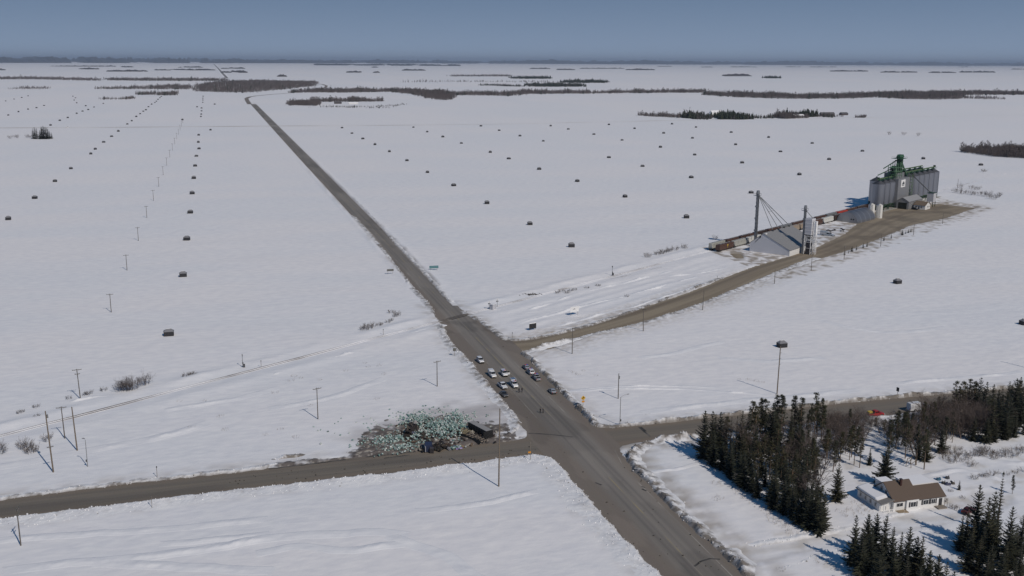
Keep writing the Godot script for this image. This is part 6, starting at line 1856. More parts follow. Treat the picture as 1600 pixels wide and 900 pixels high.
	var far := [[[Vector2(-31, -9022), Vector2(209, -9056), Vector2(239, -9955), Vector2(-24, -9922)], 11, "dense plantation beside the distant straight road"], [[Vector2(9, -13132), Vector2(318, -13234), Vector2(347, -14134), Vector2(17, -14032)], 9, "thin wood above the dense plantation"], [[Vector2(-661, -10977), Vector2(-47, -11123), Vector2(-42, -12001), Vector2(-703, -11817)], 8, "thin grey wood left of the distant straight road"], [[Vector2(-547, -14949), Vector2(-200, -15097), Vector2(-205, -15997), Vector2(-573, -15849)], 9, "narrow wood on the skyline fields at left"], [[Vector2(-1317, -15106), Vector2(-1123, -15193), Vector2(-1182, -16091), Vector2(-1387, -16003)], 11, "dark oval wood on the far left fields"], [[Vector2(-2364, -16215), Vector2(-1477, -16685), Vector2(-1550, -17582), Vector2(-2482, -17075)], 8, "hedgerow on the far left fields"], [[Vector2(-1480, -11902), Vector2(-1266, -11964), Vector2(-1351, -12860), Vector2(-1581, -12796)], 9, "small wood below the far left hedgerow"], [[Vector2(-2211, -10731), Vector2(-1997, -10784), Vector2(-2148, -11671), Vector2(-2380, -11615)], 11, "dark wood at the left edge of the picture"], [[Vector2(-1007, -9735), Vector2(-647, -9801), Vector2(-690, -10589), Vector2(-1076, -10504)], 8, "sparse wood on the left far fields"],
		[[Vector2(1073, -9274), Vector2(1227, -9296), Vector2(1351, -10188), Vector2(1183, -10167)], 10, "small pale wood above the highway bend"], [[Vector2(1308, -9211), Vector2(1380, -9221), Vector2(1452, -9686), Vector2(1377, -9674)], 9, "tiny wood right of the small pale wood"], [[Vector2(1942, -11307), Vector2(2239, -11374), Vector2(2416, -12257), Vector2(2098, -12193)], 10, "dark wood above the middle fields"], [[Vector2(319, -6881), Vector2(390, -6884), Vector2(414, -7228), Vector2(339, -7224)], 9, "tiny copse above the bend woods"], [[Vector2(2322, -16166), Vector2(2451, -16221), Vector2(2589, -17110), Vector2(2453, -17056)], 9, "tiny wood on the skyline fields"], [[Vector2(4327, -14226), Vector2(4686, -14340), Vector2(4966, -15195), Vector2(4590, -15087)], 11, "left wood of three on the far middle skyline"], [[Vector2(4208, -12641), Vector2(4499, -12716), Vector2(4799, -13564), Vector2(4493, -13495)], 11, "middle wood of three on the far middle skyline"], [[Vector2(5377, -15020), Vector2(6251, -15313), Vector2(6591, -16146), Vector2(5681, -15868)], 8, "long thin wood among three on the far skyline"], [[Vector2(5204, -12718), Vector2(5692, -12841), Vector2(6055, -13664), Vector2(5544, -13552)], 11, "right wood of three on the far middle skyline"], [[Vector2(9884, -22229), Vector2(10372, -22480), Vector2(10749, -23298), Vector2(10249, -23052)], 9, "thin wood on the skyline right of the three"],
		[[Vector2(3811, -7288), Vector2(4098, -7303), Vector2(4533, -8090), Vector2(4224, -8087)], 10, "wood alone on the wide right far field"], [[Vector2(9978, -20163), Vector2(10388, -20347), Vector2(10796, -21149), Vector2(10375, -20971)], 9, "small skyline wood above the lone wood"], [[Vector2(11173, -21108), Vector2(12084, -21527), Vector2(12523, -22313), Vector2(11592, -21904)], 9, "thin skyline wood right of the small one"], [[Vector2(13463, -22614), Vector2(14089, -22910), Vector2(14558, -23678), Vector2(13922, -23389)], 9, "tiny skyline wood above the farmstead"], [[Vector2(14018, -22417), Vector2(15096, -22913), Vector2(15590, -23666), Vector2(14493, -23181)], 9, "narrow skyline wood right above the farmstead"], [[Vector2(7470, -11428), Vector2(8130, -11551), Vector2(8644, -12290), Vector2(7959, -12184)], 10, "long wood above the right wood belt, left of four"], [[Vector2(7432, -10324), Vector2(8016, -10411), Vector2(8560, -11128), Vector2(7953, -11057)], 9, "second of four woods above the right wood belt"], [[Vector2(7853, -10013), Vector2(8297, -10074), Vector2(8863, -10773), Vector2(8403, -10726)], 9, "third of four woods above the right wood belt"], [[Vector2(8667, -10509), Vector2(9303, -10604), Vector2(9891, -11285), Vector2(9234, -11207)], 11, "fourth and darkest wood above the right wood belt"], [[Vector2(14596, -16343), Vector2(15842, -16700), Vector2(16458, -17356), Vector2(15192, -17018)], 10, "wood at the right edge near the skyline"], [[Vector2(20917, -25592), Vector2(21492, -25857), Vector2(22065, -26550), Vector2(21484, -26290)], 10, "small dark skyline wood at right"]]
	for i in far.size():
		var e: Array = far[i]
		canopy("distant_wood", e[2], e[0][0], e[0][1], e[0][2], e[0][3], e[1], brown, 100 + i)
	horizon_hills()
	# farm buildings far off
	var farms := [[Vector2(931.8, -1740.6), 26.0, 9.0, 0, "long white-roofed barn behind the conifer shelter belt"], [Vector2(1044.7, -1598.7), 22.0, 7.0, 0, "snow-roofed barn right of the round thicket"], [Vector2(1143.3, -1648.1), 30.0, 8.0, 1, "dark long barn on the right of the farmstead"], [Vector2(1202.5, -1676.8), 16.0, 6.0, 1, "dark low shed right of the farmstead trees"], [Vector2(211.9, -2440.0), 18.0, 6.0, 1, "dark barn beside the brown farm wood"], [Vector2(248.6, -2417.8), 24.0, 5.0, 0, "low white-roofed shed beside the brown farm wood"]]
	for e in farms:
		var o := thing("far_barn", e[4], "barn", P(e[0]), rng.randf_range(-0.2, 0.2), "barns of far farms")
		gable(o, "wall", -e[1] / 2, e[1] / 2, -5.0, 5.0, e[2] * 0.55, e[2], 0.0, mat("far barn dark", 0.06, 0.05, 0.05, 0.8) if e[3] else mat("white siding", 0.72, 0.72, 0.71, 0.6), mat("far barn roof", 0.1, 0.095, 0.1, 0.8) if e[3] else mat("snow on things", 0.8, 0.8, 0.82, 0.9))

func horizon_hills() -> void:
	var c := Color(0.075, 0.07, 0.068)
	var hl := [[[Vector2(-6965, -27656), Vector2(-84, -34963), Vector2(-68, -62705), Vector2(-18237, -73572)], 120.0, "dark wooded rise along the left skyline"], [[Vector2(-183, -34830), Vector2(13421, -45721), Vector2(20316, -69178), Vector2(-245, -62243)], 92.0, "thin wooded rise along the middle skyline"], [[Vector2(12541, -43218), Vector2(42927, -40674), Vector2(53314, -50563), Vector2(18465, -63602)], 112.0, "thin dark rise along the right skyline"], [[Vector2(2061, -22955), Vector2(5121, -21925), Vector2(6614, -28273), Vector2(2777, -30641)], 14.0, "wooded plain just below the middle skyline"]]
	for i in hl.size():
		var q: Array = hl[i][0]
		canopy("hills" if i < 3 else "distant_wood", hl[i][2], q[0], q[1], q[2], q[3], hl[i][1], c, 200 + i, "structure" if i < 3 else "stuff")

func trains() -> void:
	var cols := {"b": ["rail brown", Color(0.085, 0.045, 0.032)], "g": ["rail pale grey", Color(0.36, 0.36, 0.33)], "w": ["rail white", Color(0.55, 0.55, 0.52)], "t": ["rail tan", Color(0.3, 0.24, 0.18)], "d": ["rail dark brown", Color(0.05, 0.032, 0.026)], "r": ["rail red", Color(0.42, 0.05, 0.03)], "s": ["rail slate", Color(0.17, 0.18, 0.19)]}
	var a0: float = (Vector2(179.8, -277.2) - rail_a).dot(rail_dir)
	var words := {"b": "brown", "g": "pale grey", "w": "white", "t": "tan", "d": "dark brown", "r": "red", "s": "slate grey"}
	var back := "gbbdbsbdbsrbdb"
	for i in back.length():
		var k := back[i]
		rail_car("%s rail car, %s from the west on the far track" % [words[k], ORD[i]], a0 + 9.0 + 17.9 * i, 0.0, cols[k][0], cols[k][1], 17.0, "hopper" if i % 3 != 1 else "box")
	a0 = (Vector2(183.2, -269.8) - rail_a).dot(rail_dir)
	var front := "bgwdbttbwdbb"
	for i in front.length():
		var k := front[i]
		rail_car("%s rail car, %s from the west on the near track" % [words[k], ORD[i]], a0 + 9.0 + 17.9 * i, 5.8, cols[k][0], cols[k][1], 17.0, "hopper" if i != 0 else "box", i == 0)

func traffic() -> void:
	var white := mat("car white", 0.7, 0.71, 0.73, 0.25)
	var grey := mat("car dark grey", 0.07, 0.07, 0.075, 0.3)
	var silver := mat("car silver", 0.4, 0.42, 0.45, 0.28, 0.4)
	for m in [white, grey, silver]:
		m.clearcoat_enabled = true; m.clearcoat = 0.6
	var s := -PI / 2
	vehicle("police_suv", "white suv alone furthest up the left lane, facing the crossing", "suv", Vector2(-7.7, -88.0), s + 0.05, "suv", white, "stripe")
	vehicle("rescue_pickup", "white pickup with a closed white box beside the open-door suv", "pickup", Vector2(-7.9, -69.9), s, "pickup", white, "topper")
	vehicle("police_suv", "white suv with its side door standing open", "suv", Vector2(-3.5, -69.9), s - 0.04, "suv", white, "bar door")
	vehicle("service_truck", "white service truck with raised side panel and open rear door", "truck", Vector2(-7.8, -56.6), s + 0.08, "pickup", white, "topper open_box").add_child(Node3D.new())
	vehicle("rescue_truck", "white truck with a shining metal cap and ladder racks", "truck", Vector2(-3.6, -56.9), s - 0.02, "pickup", white, "rack bar")
	vehicle("parked_sedan", "dark grey car parked at the snow bank, foremost of the left group", "car", Vector2(-9.8, -47.8), s + 0.1, "car", grey)
	vehicle("police_car", "white and blue police car, furthest of three parked along the right bank", "police car", Vector2(6.5, -75.7), -s, "car", silver, "bar stripe")
	vehicle("police_car", "white and blue police car, middle of three along the right bank", "police car", Vector2(6.3, -69.6), -s, "suv", white, "bar stripe")
	vehicle("police_pickup", "silver police pickup, nearest of three parked along the right bank", "pickup", Vector2(6.3, -62.5), -s, "pickup", silver, "bar stripe")
	vehicle("parked_hatchback", "silver hatchback parked alone by the right snow bank", "car", Vector2(7.0, -46.7), -s, "car", silver)
	var red := mat("truck red", 0.33, 0.018, 0.02, 0.3)
	var o := vehicle("red_pickup", "red pickup with a yellow load on the cross road behind trees", "pickup", Vector2(99.1, 2.7), 0.02, "pickup", red)
	var q := MB.new()
	q.box(Vector3(-1.9, 1.45, -0.2), Vector3(1.4, 0.6, 0.9)); q.box(Vector3(-2.5, 1.4, 0.4), Vector3(0.6, 0.7, 0.5), Basis(Vector3.UP, 0.4))
	obj("yellow_load", q, mat("yellow emblem", 0.6, 0.42, 0.06, 0.6), o)
	o = vehicle("white_box_truck", "long white box truck on the cross road behind tall pines", "truck", Vector2(116.5, 1.7), 0.03, "box", mat("truck white", 0.62, 0.63, 0.65, 0.35))
	o.scale = Vector3(1.45, 1.12, 1.12)
	vehicle("parked_car", "dark red car half hidden under the spruces right of the farmhouse", "car", Vector2(78.0, 71.2), 0.4, "car", mat("dark red paint", 0.07, 0.012, 0.012, 0.3))
	vehicle("far_van", "white van driving on the pale range road far left", "van", Vector2(-328.6, -1555.5), 0.05, "suv", white)
	var navy := Color(0.018, 0.022, 0.035)
	var dark := Color(0.022, 0.022, 0.024)
	person("person in a dark jacket standing left of a pair near the trucks", Vector2(-3.9, -49.7), -1.2, 0, navy, dark, dark)
	person("person in dark clothes standing right of a pair near the trucks", Vector2(-2.8, -49.8), -2.4, 1, dark, navy, navy)
	person("person in a dark coat standing in mid-crossing, left of two", Vector2(-3.2, -28.0), 0.6, 1, dark, dark, navy)
	person("person in dark navy clothes standing in mid-crossing, right of two", Vector2(-2.3, -27.8), 2.9, 0, navy, dark, dark)

func poles_and_signs() -> void:
	var along := deg_to_rad(90)
	for i in 16:
		var z := -205.0 - 96.0 * i
		pole("grey crossarm pole, %s from the near end of the left field line" % ORD[i], Vector2(-147.0 - i * 0.3, z), 8.5, "cross", 0.06)
	pole("pole with two crossarms beside the railway at left", Vector2(-146.0, -81.0), 10.4, "double", 0.1, 0.03)
	pole("thin crossarm pole between two tall bare poles at left", Vector2(-146.1, -43.2), 10.0, "cross", 0.05, 0.02)
	pole("bare brown pole right of the thin crossarm pole", Vector2(-141.4, -31.9), 13.2, "plain", 0.0, 0.03)
	pole("tallest brown pole of the left group with brackets and low crossarm", Vector2(-145.7, -16.6), 17.6, "low", 0.3, 0.03)
	pole("pale pole at the lower left corner beside the cross road", Vector2(-146.7, 28.0), 9.6, "double", along * 0.9, 0.02)
	pole("crossarm pole standing alone left of the strewn bales", Vector2(-72.3, -40.3), 10.3, "cross", deg_to_rad(20))
	pole("crossarm pole in the snow left of the parked trucks", Vector2(-29.4, -63.1), 9.2, "cross", deg_to_rad(20))
	pole("very tall plain brown pole in front of the wreck", Vector2(-31.4, 24.7), 21.6, "plain", 0.0, -0.012)
	pole("crossarm pole where the gravel road leaves the highway", Vector2(28.9, -88.8), 10.3, "cross", deg_to_rad(32))
	pole("crossarm pole beside the gravel road, second from the highway", Vector2(68.8, -113.1), 9.6, "cross", deg_to_rad(122), -0.03)
	pole("pole beside the gravel road, third from the highway", Vector2(109.8, -141.1), 9.0, "plain", 0.0, -0.04)
	pole("pole beside the gravel road, fourth from the highway", Vector2(170.9, -183.4), 7.5, "plain")
	pole("pole beside the gravel road opposite the lattice tower", Vector2(207.8, -208.6), 8.5, "plain")
	pole("crossarm pole at the start of the young spruce row", Vector2(243.9, -232.3), 7.8, "cross", deg_to_rad(32))
	pole("pole in the middle of the young spruce row", Vector2(290.1, -263.2), 7.5, "plain")
	pole("pole past the far end of the young spruce row", Vector2(337.5, -294.9), 7.4, "plain")
	pole("pale pole in front of the gravel yard", Vector2(387.3, -329.5), 7.4, "plain")
	pole("stout dark post by the railway right of the elevator", Vector2(543.2, -506.2), 8.0, "plain")
	pole("pole with a transformer right of the warning sign", Vector2(26.0, -34.2), 8.8, "transformer", 0.6)
	pole("tall brown pole with three standoffs beside the cross road trees", Vector2(80.0, -24.8), 16.6, "arrester", 0.3, -0.014)
	pole("tall pole at the right edge of the picture", Vector2(188.1, -20.9), 16.0, "arrester", 0.3)
	lamp_post("tall street lamp with curved arm at the right of the crossing", Vector2(16.9, -10.0), 9.8, 2.6, 0.2)
	lamp_post("short lamp post beside the cross road at left", Vector2(-137.2, -18.4), 8.2, 0.5, 2.6)
	var yel := Color(0.62, 0.36, 0.02); var dk := Color(0.05, 0.05, 0.055); var blk := Color(0.01, 0.01, 0.01)
	var face := deg_to_rad(0)
	sign_post("warning_sign", "yellow diamond warning sign with a small plate below it", Vector2(11.6, -28.8), face, 3.2, [[Vector2(0, 3.3), ngon(0.85, 4), "sign yellow", yel, 0.0, "diamond_plate"], [Vector2(0, 2.1), rect(0.95, 0.55), "sign orange", Color(0.6, 0.25, 0.015), 0.0, "lower_plate"], [Vector2(0.05, 3.3), [Vector2(-0.3, -0.35), Vector2(-0.15, -0.4), Vector2(-0.1, -0.05), Vector2(0.25, 0.1), Vector2(0.3, 0.35), Vector2(0.0, 0.45), Vector2(-0.12, 0.15), Vector2(-0.3, 0.05)], "sign black", blk, 0.02, "arrow_symbol"]])
	sign_post("marker_sign", "small orange marker on a post at the near left corner", Vector2(-18.0, 9.5), face, 5.4, [[Vector2(-0.3, 2.4), rect(0.75, 0.5), "sign orange", Color(0.6, 0.25, 0.015), 0.0, "marker_plate"]])
	sign_post("road_sign", "grey sign back on a post by the highway snow edge", Vector2(-15.3, -98.0), PI, 2.7, [[Vector2(0, 2.5), rect(1.2, 1.2), "sign back grey", Color(0.12, 0.12, 0.11), 0.0, "sign_plate"]])
	sign_post("stop_sign", "stop sign seen edge-on beside the lower left road", Vector2(-118.7, 14.6), deg_to_rad(-80), 3.2, [[Vector2(0, 2.9), ngon(0.5, 8, PI / 8), "sign back grey", Color(0.12, 0.12, 0.11), 0.0, "octagon_plate"]])
	sign_post("stop_sign", "stop sign back by the gravel road mouth", Vector2(12.8, -116.1), deg_to_rad(60), 2.7, [[Vector2(0, 2.4), ngon(0.42, 8, PI / 8), "sign back grey", Color(0.12, 0.12, 0.11), 0.0, "octagon_plate"]])
	sign_post("road_sign", "dark sign on a post beyond the cross road by the pickup", Vector2(117.9, -11.7), deg_to_rad(-75), 3.2, [[Vector2(0, 2.5), rect(1.1, 1.4), "sign dark", Color(0.02, 0.02, 0.022), 0.0, "sign_plate"]])
	sign_post("billboard", "black-backed billboard with snow on top in the corner field", Vector2(24.8, -127.0), deg_to_rad(18), 2.9, [[Vector2(0, 1.7), rect(3.6, 2.2), "sign dark", Color(0.02, 0.02, 0.022), 0.0, "board"], [Vector2(0, 2.95), rect(3.4, 0.35), "snow on things", Color(0.8, 0.8, 0.82), 0.0, "snow_cap"]], [-1.4, 1.4])
	sign_post("billboard", "white billboard on two legs behind the black one", Vector2(50.4, -147.1), deg_to_rad(18), 3.8, [[Vector2(0, 2.6), rect(4.8, 2.4), "sign white", Color(0.75, 0.75, 0.75), 0.0, "board"], [Vector2(-0.2, 2.6), [Vector2(-0.7, 0.05), Vector2(0.6, 0.0), Vector2(0.6, 0.2), Vector2(0.1, 0.45), Vector2(-0.7, 0.25)], "sign grey ink", Color(0.2, 0.2, 0.21), 0.02, "faded_mark"]], [-1.9, 1.9])
	sign_post("billboard", "small blue-green board right of the distant highway", Vector2(10.5, -260.2), 0.0, 2.6, [[Vector2(0, 1.8), rect(5.0, 1.5), "sign teal", Color(0.09, 0.2, 0.22), 0.0, "board"]], [-1.8, 1.8])
	sign_post("road_sign", "grey two-legged road sign left of the distant highway", Vector2(-13.7, -256.1), 0.0, 2.8, [[Vector2(0, 2.2), rect(3.6, 1.1), "sign back grey", Color(0.12, 0.12, 0.11), 0.0, "sign_plate"]], [-1.3, 1.3])
	for e in [[Vector2(-118.4, -5.4), 3.2, "short leaning stake beside the left cross road"], [Vector2(-36.6, -135.5), 2.4, "short dark stake beside the railway left of the highway"], [Vector2(-86.8, -102.6), 2.6, "short signal stake beside the railway further left"], [Vector2(147.5, -200.4), 2.0, "marker stake above the gravel road"]]:
		sign_post("marker_stake", e[2], e[0], 0.4, e[1], [[Vector2(0, e[1] - 0.2), rect(0.3, 0.4), "sign dark", Color(0.02, 0.02, 0.022), 0.0, "stake_plate"]])
	# railway signals and the crossing cabinet
	for e in [[Vector2(-93.3, -103.9), "railway signal mast in the snow left of the highway"], [Vector2(98.3, -223.3), "railway signal mast by the siding points"]]:
		var o := thing("railway_signal", e[1], "signal", P(e[0]))
		var m := MB.new()
		m.tube(Vector3(0, -0.5, 0), Vector3(0, 4.6, 0), 0.09, 0.08, 6)
		obj("mast", m, mat("dark steel", 0.06, 0.065, 0.07, 0.5, 0.4), o)
		m = MB.new()
		m.tube(Vector3(-0.1, 4.7, 0), Vector3(0.14, 4.7, 0), 0.42, 0.42, 14)
		obj("signal_head", m, mat("sign dark", 0.02, 0.02, 0.022, 0.5), o)
		m = MB.new()
		m.box(Vector3(0.5, 0.6, 0), Vector3(0.7, 1.4, 0.5)); m.box(Vector3(0.1, 1.7, 0.2), Vector3(0.4, 0.7, 0.3))
		obj("relay_box", m, mat("box dark grey", 0.06, 0.06, 0.065, 0.5), o)
	var cb := thing("signal_cabinet", "white signal cabinet beside the rails right of the highway", "cabinet", P(Vector2(18.4, -167.3)), deg_to_rad(33))
	var m := MB.new()
	m.box(Vector3(0, 1.1, 0), Vector3(2.4, 2.5, 1.8))
	obj("cabinet", m, mat("cabinet grey", 0.42, 0.43, 0.46, 0.5), cb)
	m = MB.new()
	m.box(Vector3(0, 2.42, 0), Vector3(2.7, 0.14, 2.1))
	obj("roof", m, mat("snow on things", 0.8, 0.8, 0.82, 0.9), cb)
	m = MB.new()
	m.box(Vector3(-0.4, 1.0, 0.92), Vector3(0.9, 1.9, 0.05))
	obj("door", m, mat("painted grey steel", 0.5, 0.5, 0.53, 0.5), cb)
	for e in [[Vector2(16.8, -167.8), -1.0, "crossing signal left of the signal cabinet"], [Vector2(21.6, -171.6), 1.0, "crossing signal right of the signal cabinet"]]:
		var o := thing("crossing_signal", e[2], "signal", P(e[0]))
		m = MB.new()
		m.tube(Vector3(0, -0.4, 0), Vector3(0, 3.6, 0), 0.08, 0.08, 6)
		obj("mast", m, mat("dark steel", 0.06, 0.065, 0.07, 0.5, 0.4), o)
		m = MB.new()
		for s in [-1.0, 1.0]: m.box(Vector3(0, 3.4, 0.1), Vector3(1.2, 0.18, 0.04), Basis(Vector3.BACK, 0.8 * s))
		obj("crossbuck", m, mat("sign white", 0.75, 0.75, 0.75, 0.5), o)
		for s in [-0.35, 0.35]:
			m = MB.new()
			m.tube(Vector3(s, 2.5, -0.05), Vector3(s, 2.5, 0.15), 0.24, 0.24, 10)
			obj("lamp_housing", m, mat("sign dark", 0.02, 0.02, 0.022, 0.5), o)

func huts() -> void:
	var rows := [
		["the row right of the field pole line", [Vector2(-120.9, -157.1), Vector2(-118.2, -276.7), Vector2(-118.8, -392.0), Vector2(-118.8, -509.2), Vector2(-119.3, -624.9), Vector2(-119.7, -739.8), Vector2(-120.1, -859.7), Vector2(-120.3, -976.8), Vector2(-118.5, -1082.0), Vector2(-120.4, -1187.7), Vector2(-121.4, -1328.2), Vector2(-122.7, -1849.9), Vector2(-122.8, -1941.6), Vector2(-123.3, -2087.8), Vector2(-124.4, -2228.0), Vector2(-123.9, -2563.9), Vector2(-124.9, -2720.3), Vector2(-125.9, -2868.6), Vector2(-126.1, -3032.3)]],
		["the row left of the field pole line", [Vector2(-240.1, -508.1), Vector2(-240.2, -623.4), Vector2(-241.2, -745.1), Vector2(-241.5, -861.6), Vector2(-240.2, -1034.1), Vector2(-242.1, -1103.1), Vector2(-242.9, -1218.1), Vector2(-242.1, -1327.4), Vector2(-241.9, -1439.4), Vector2(-242.3, -1627.7), Vector2(-241.8, -1727.0), Vector2(-243.5, -1872.8), Vector2(-243.1, -1982.1), Vector2(-243.3, -2091.9), Vector2(-241.7, -2156.7), Vector2(-244.7, -2312.5), Vector2(-245.2, -2462.0), Vector2(-242.5, -2561.6), Vector2(-242.6, -2647.1), Vector2(-244.9, -2785.8), Vector2(-245.6, -2917.0), Vector2(-246.7, -3025.9)]],
		["the row behind the lone spruce clump", [Vector2(-363.3, -1619.5), Vector2(-367.3, -1764.0), Vector2(-365.4, -1858.9), Vector2(-368.0, -2020.9), Vector2(-367.8, -2120.0), Vector2(-363.7, -2190.3), Vector2(-364.6, -2319.2), Vector2(-363.3, -2524.1)]],
		["the furthest left row", [Vector2(-488.8, -1977.0), Vector2(-492.4, -2114.1), Vector2(-491.8, -2231.2), Vector2(-485.9, -2306.5), Vector2(-487.3, -2430.8)]],
		["the far upper left row", [Vector2(-622.8, -2731.7), Vector2(-625.6, -2870.6), Vector2(-625.3, -2991.4), Vector2(-630.4, -3134.3)]],
		["the short zigzag row behind the left fields", [Vector2(-390.5, -2393.1), Vector2(-431.1, -2575.0), Vector2(-459.8, -2770.3), Vector2(-477.2, -2949.7), Vector2(-499.6, -3082.7)]],
		["the row nearest the highway on its right", [Vector2(105.5, -308.5), Vector2(106.1, -396.6), Vector2(104.4, -506.5), Vector2(105.3, -627.9), Vector2(104.3, -741.5), Vector2(106.6, -868.3), Vector2(106.3, -986.5), Vector2(105.2, -1096.8), Vector2(104.1, -1204.0), Vector2(103.5, -1319.5), Vector2(104.4, -1453.1)]],
		["the second row right of the highway", [Vector2(225.1, -399.8), Vector2(225.1, -516.5), Vector2(224.5, -632.3), Vector2(222.8, -745.1), Vector2(224.0, -864.7), Vector2(224.7, -950.3), Vector2(222.6, -1095.1), Vector2(223.3, -1216.7), Vector2(222.7, -1329.7), Vector2(222.6, -1445.8)]],
		["the third row right of the highway", [Vector2(341.1, -516.0), Vector2(343.1, -636.8), Vector2(339.6, -747.9), Vector2(342.4, -853.6), Vector2(343.7, -1109.0), Vector2(340.3, -1213.0), Vector2(342.5, -1338.6), Vector2(342.3, -1456.5)]],
		["the fourth row right of the highway", [Vector2(460.4, -635.0), Vector2(463.7, -758.5), Vector2(456.0, -861.6), Vector2(461.9, -974.8), Vector2(459.3, -1101.9), Vector2(461.4, -1221.9), Vector2(462.8, -1345.8), Vector2(460.6, -1432.5)]],
		["the fifth row right of the highway", [Vector2(583.6, -773.3), Vector2(582.0, -878.4), Vector2(579.9, -991.3), Vector2(575.9, -1115.7), Vector2(577.8, -1221.9), Vector2(577.5, -1338.7), Vector2(573.7, -1446.5)]],
		["the sixth row above the grain elevator", [Vector2(710.5, -674.9), Vector2(697.5, -755.0), Vector2(690.0, -863.4), Vector2(697.6, -991.2), Vector2(694.7, -1104.4), Vector2(693.2, -1218.5), Vector2(695.2, -1348.9), Vector2(693.1, -1441.5)]],
		["the gap between field rows", [Vector2(-104.6, -1441.3), Vector2(-94.6, -2437.6), Vector2(-135.1, -2293.9), Vector2(-154.7, -1743.5)]]]
	var proto := make_hut("dark hut with snowy roof beyond the tall standoff pole", Vector2(112.3, -76.6), deg_to_rad(2))
	for r in rows:
		for i in r[1].size():
			dup(proto, P(r[1][i]), rng.randf_range(-0.25, 0.25), "dark field hut, %s in %s" % [ORD[i], r[0]]).scale = Vector3(rng.randf_range(0.88, 1.15), rng.randf_range(0.85, 1.15), rng.randf_range(0.9, 1.15))
	dup(proto, P(Vector2(232.1, -167.6)), 0.1, "dark field hut alone below the young spruce row")
	dup(proto, P(Vector2(232.2, -81.0)), 0.05, "dark field hut cut by the right edge of the picture")

var tree_kinds := {}
var planted: Array[Vector2] = []
func tree(called: String, kind: String, at: Vector2, h: float, label: String, group := "") -> void:
	if tree_kinds.is_empty():
		for k in 5:
			var c := MB.new(); var t := MB.new()
			t.col = Color(0.09, 0.07, 0.055)
			spruce_mesh(300 + k, 12.0, [2.7, 3.2, 2.3, 3.7, 2.9][k], c, t)
			tree_kinds["spruce%d" % k] = [c.done(), t.done(), 12.0]
			c = MB.new(); t = MB.new()
			pine_mesh(400 + k, 13.0, [1.75, 1.5, 2.1, 1.6, 1.9][k], [0.38, 0.3, 0.42, 0.25, 0.34][k], c, t)
			tree_kinds["pine%d" % k] = [c.done(), t.done(), 13.0]
		var bc := MB.new(); var bt := MB.new()
		bt.col = Color(0.09, 0.07, 0.055)
		spruce_mesh(360, 12.0, 5.0, bc, bt)
		tree_kinds["broad0"] = [bc.done(), bt.done(), 12.0]
		for k in 2:
			var c := MB.new(); var t := MB.new()
			t.col = Color(0.1, 0.08, 0.065)
			spruce_mesh(330 + k, 12.0, 0.9, c, t)
			tree_kinds["spire%d" % k] = [c.done(), t.done(), 12.0]
		for k in 3:
			var c := bush_mesh(500 + k, 9.0, 2.8, 6, 4, Color(0.12, 0.095, 0.085), 0.12)
			tree_kinds["bare%d" % k] = [c.done(), null, 9.0]
	h = cap(at, h)
	if h < 1.8: return
	var n := 1 if kind == "broad" else 2 if kind == "spire" else 3 if kind == "bare" else 5
	var e: Array = tree_kinds["%s%d" % [kind, rng.randi() % n]]
	var s: float = h / e[2]
	var o := thing(called, label, "tree", P(at, -0.05), rng.randf() * TAU, group)
	o.scale = Vector3(s * rng.randf_range(0.9, 1.12), s, s * rng.randf_range(0.9, 1.12))
	obj("crown", e[0], vcol if kind == "bare" else leaf[rng.randi() % leaf.size()], o)
	if e[1]: obj("trunk", e[1], vcol, o)
	planted.append(at)

var leaf := []
func cap(p: Vector2, h: float) -> float:  # only low growth stands between the road and the open ground before it, where the trucks pass
	for e in [[Vector2(99.5, 4.0), 5.5], [Vector2(112.5, 2.5), 3.4]]:
		var q: Vector2 = p - e[0]
		var s := q.dot(Vector2(-0.62, 0.78))
		if s > -3.0 and s < 40.0 and absf(q.cross(Vector2(-0.62, 0.78))) < e[1]: h = minf(h, maxf(0.0, s * 0.31))
		s = q.dot(Vector2(0.326, 0.945))
		if s > -3.0 and s < 30.0 and absf(q.cross(Vector2(0.326, 0.945))) < e[1]: h = minf(h, maxf(0.0, s * 0.85))
	return h
func fill(poly: Array, spacing: float, mix: Callable, label: Callable, group: String) -> void:
	var pg := PackedVector2Array(poly)
	var lo := pg[0]; var hi := pg[0]
	for p in pg:
		lo = lo.min(p); hi = hi.max(p)
	for k in 4000:
		var p := Vector2(rng.randf_range(lo.x, hi.x), rng.randf_range(lo.y, hi.y))
		if not inside(p, pg): continue
		var ok := true
		for q in planted:
			if q.distance_to(p) < spacing:
				ok = false
				break
		if not ok: continue
		var e: Array = mix.call(p)
		if e[0] == "": 
			planted.append(p)
			continue
		tree(e[0] + "_tree", e[0], p, e[1], label.call(e[0]) + (" near the cross road" if p.y < lerpf(lo.y, hi.y, 0.36) else " halfway back" if p.y < lerpf(lo.y, hi.y, 0.68) else " on its near side"), group)

func tree_row(spots: Array, called: String, kind: String, lo: float, hi: float, label: String, group: String) -> void:  # spots run from the left to the right of the view
	for i in spots.size():
		tree(called, kind, spots[i], rng.randf_range(lo, hi), "%s, %s from the left" % [label, ORD[i]], group)

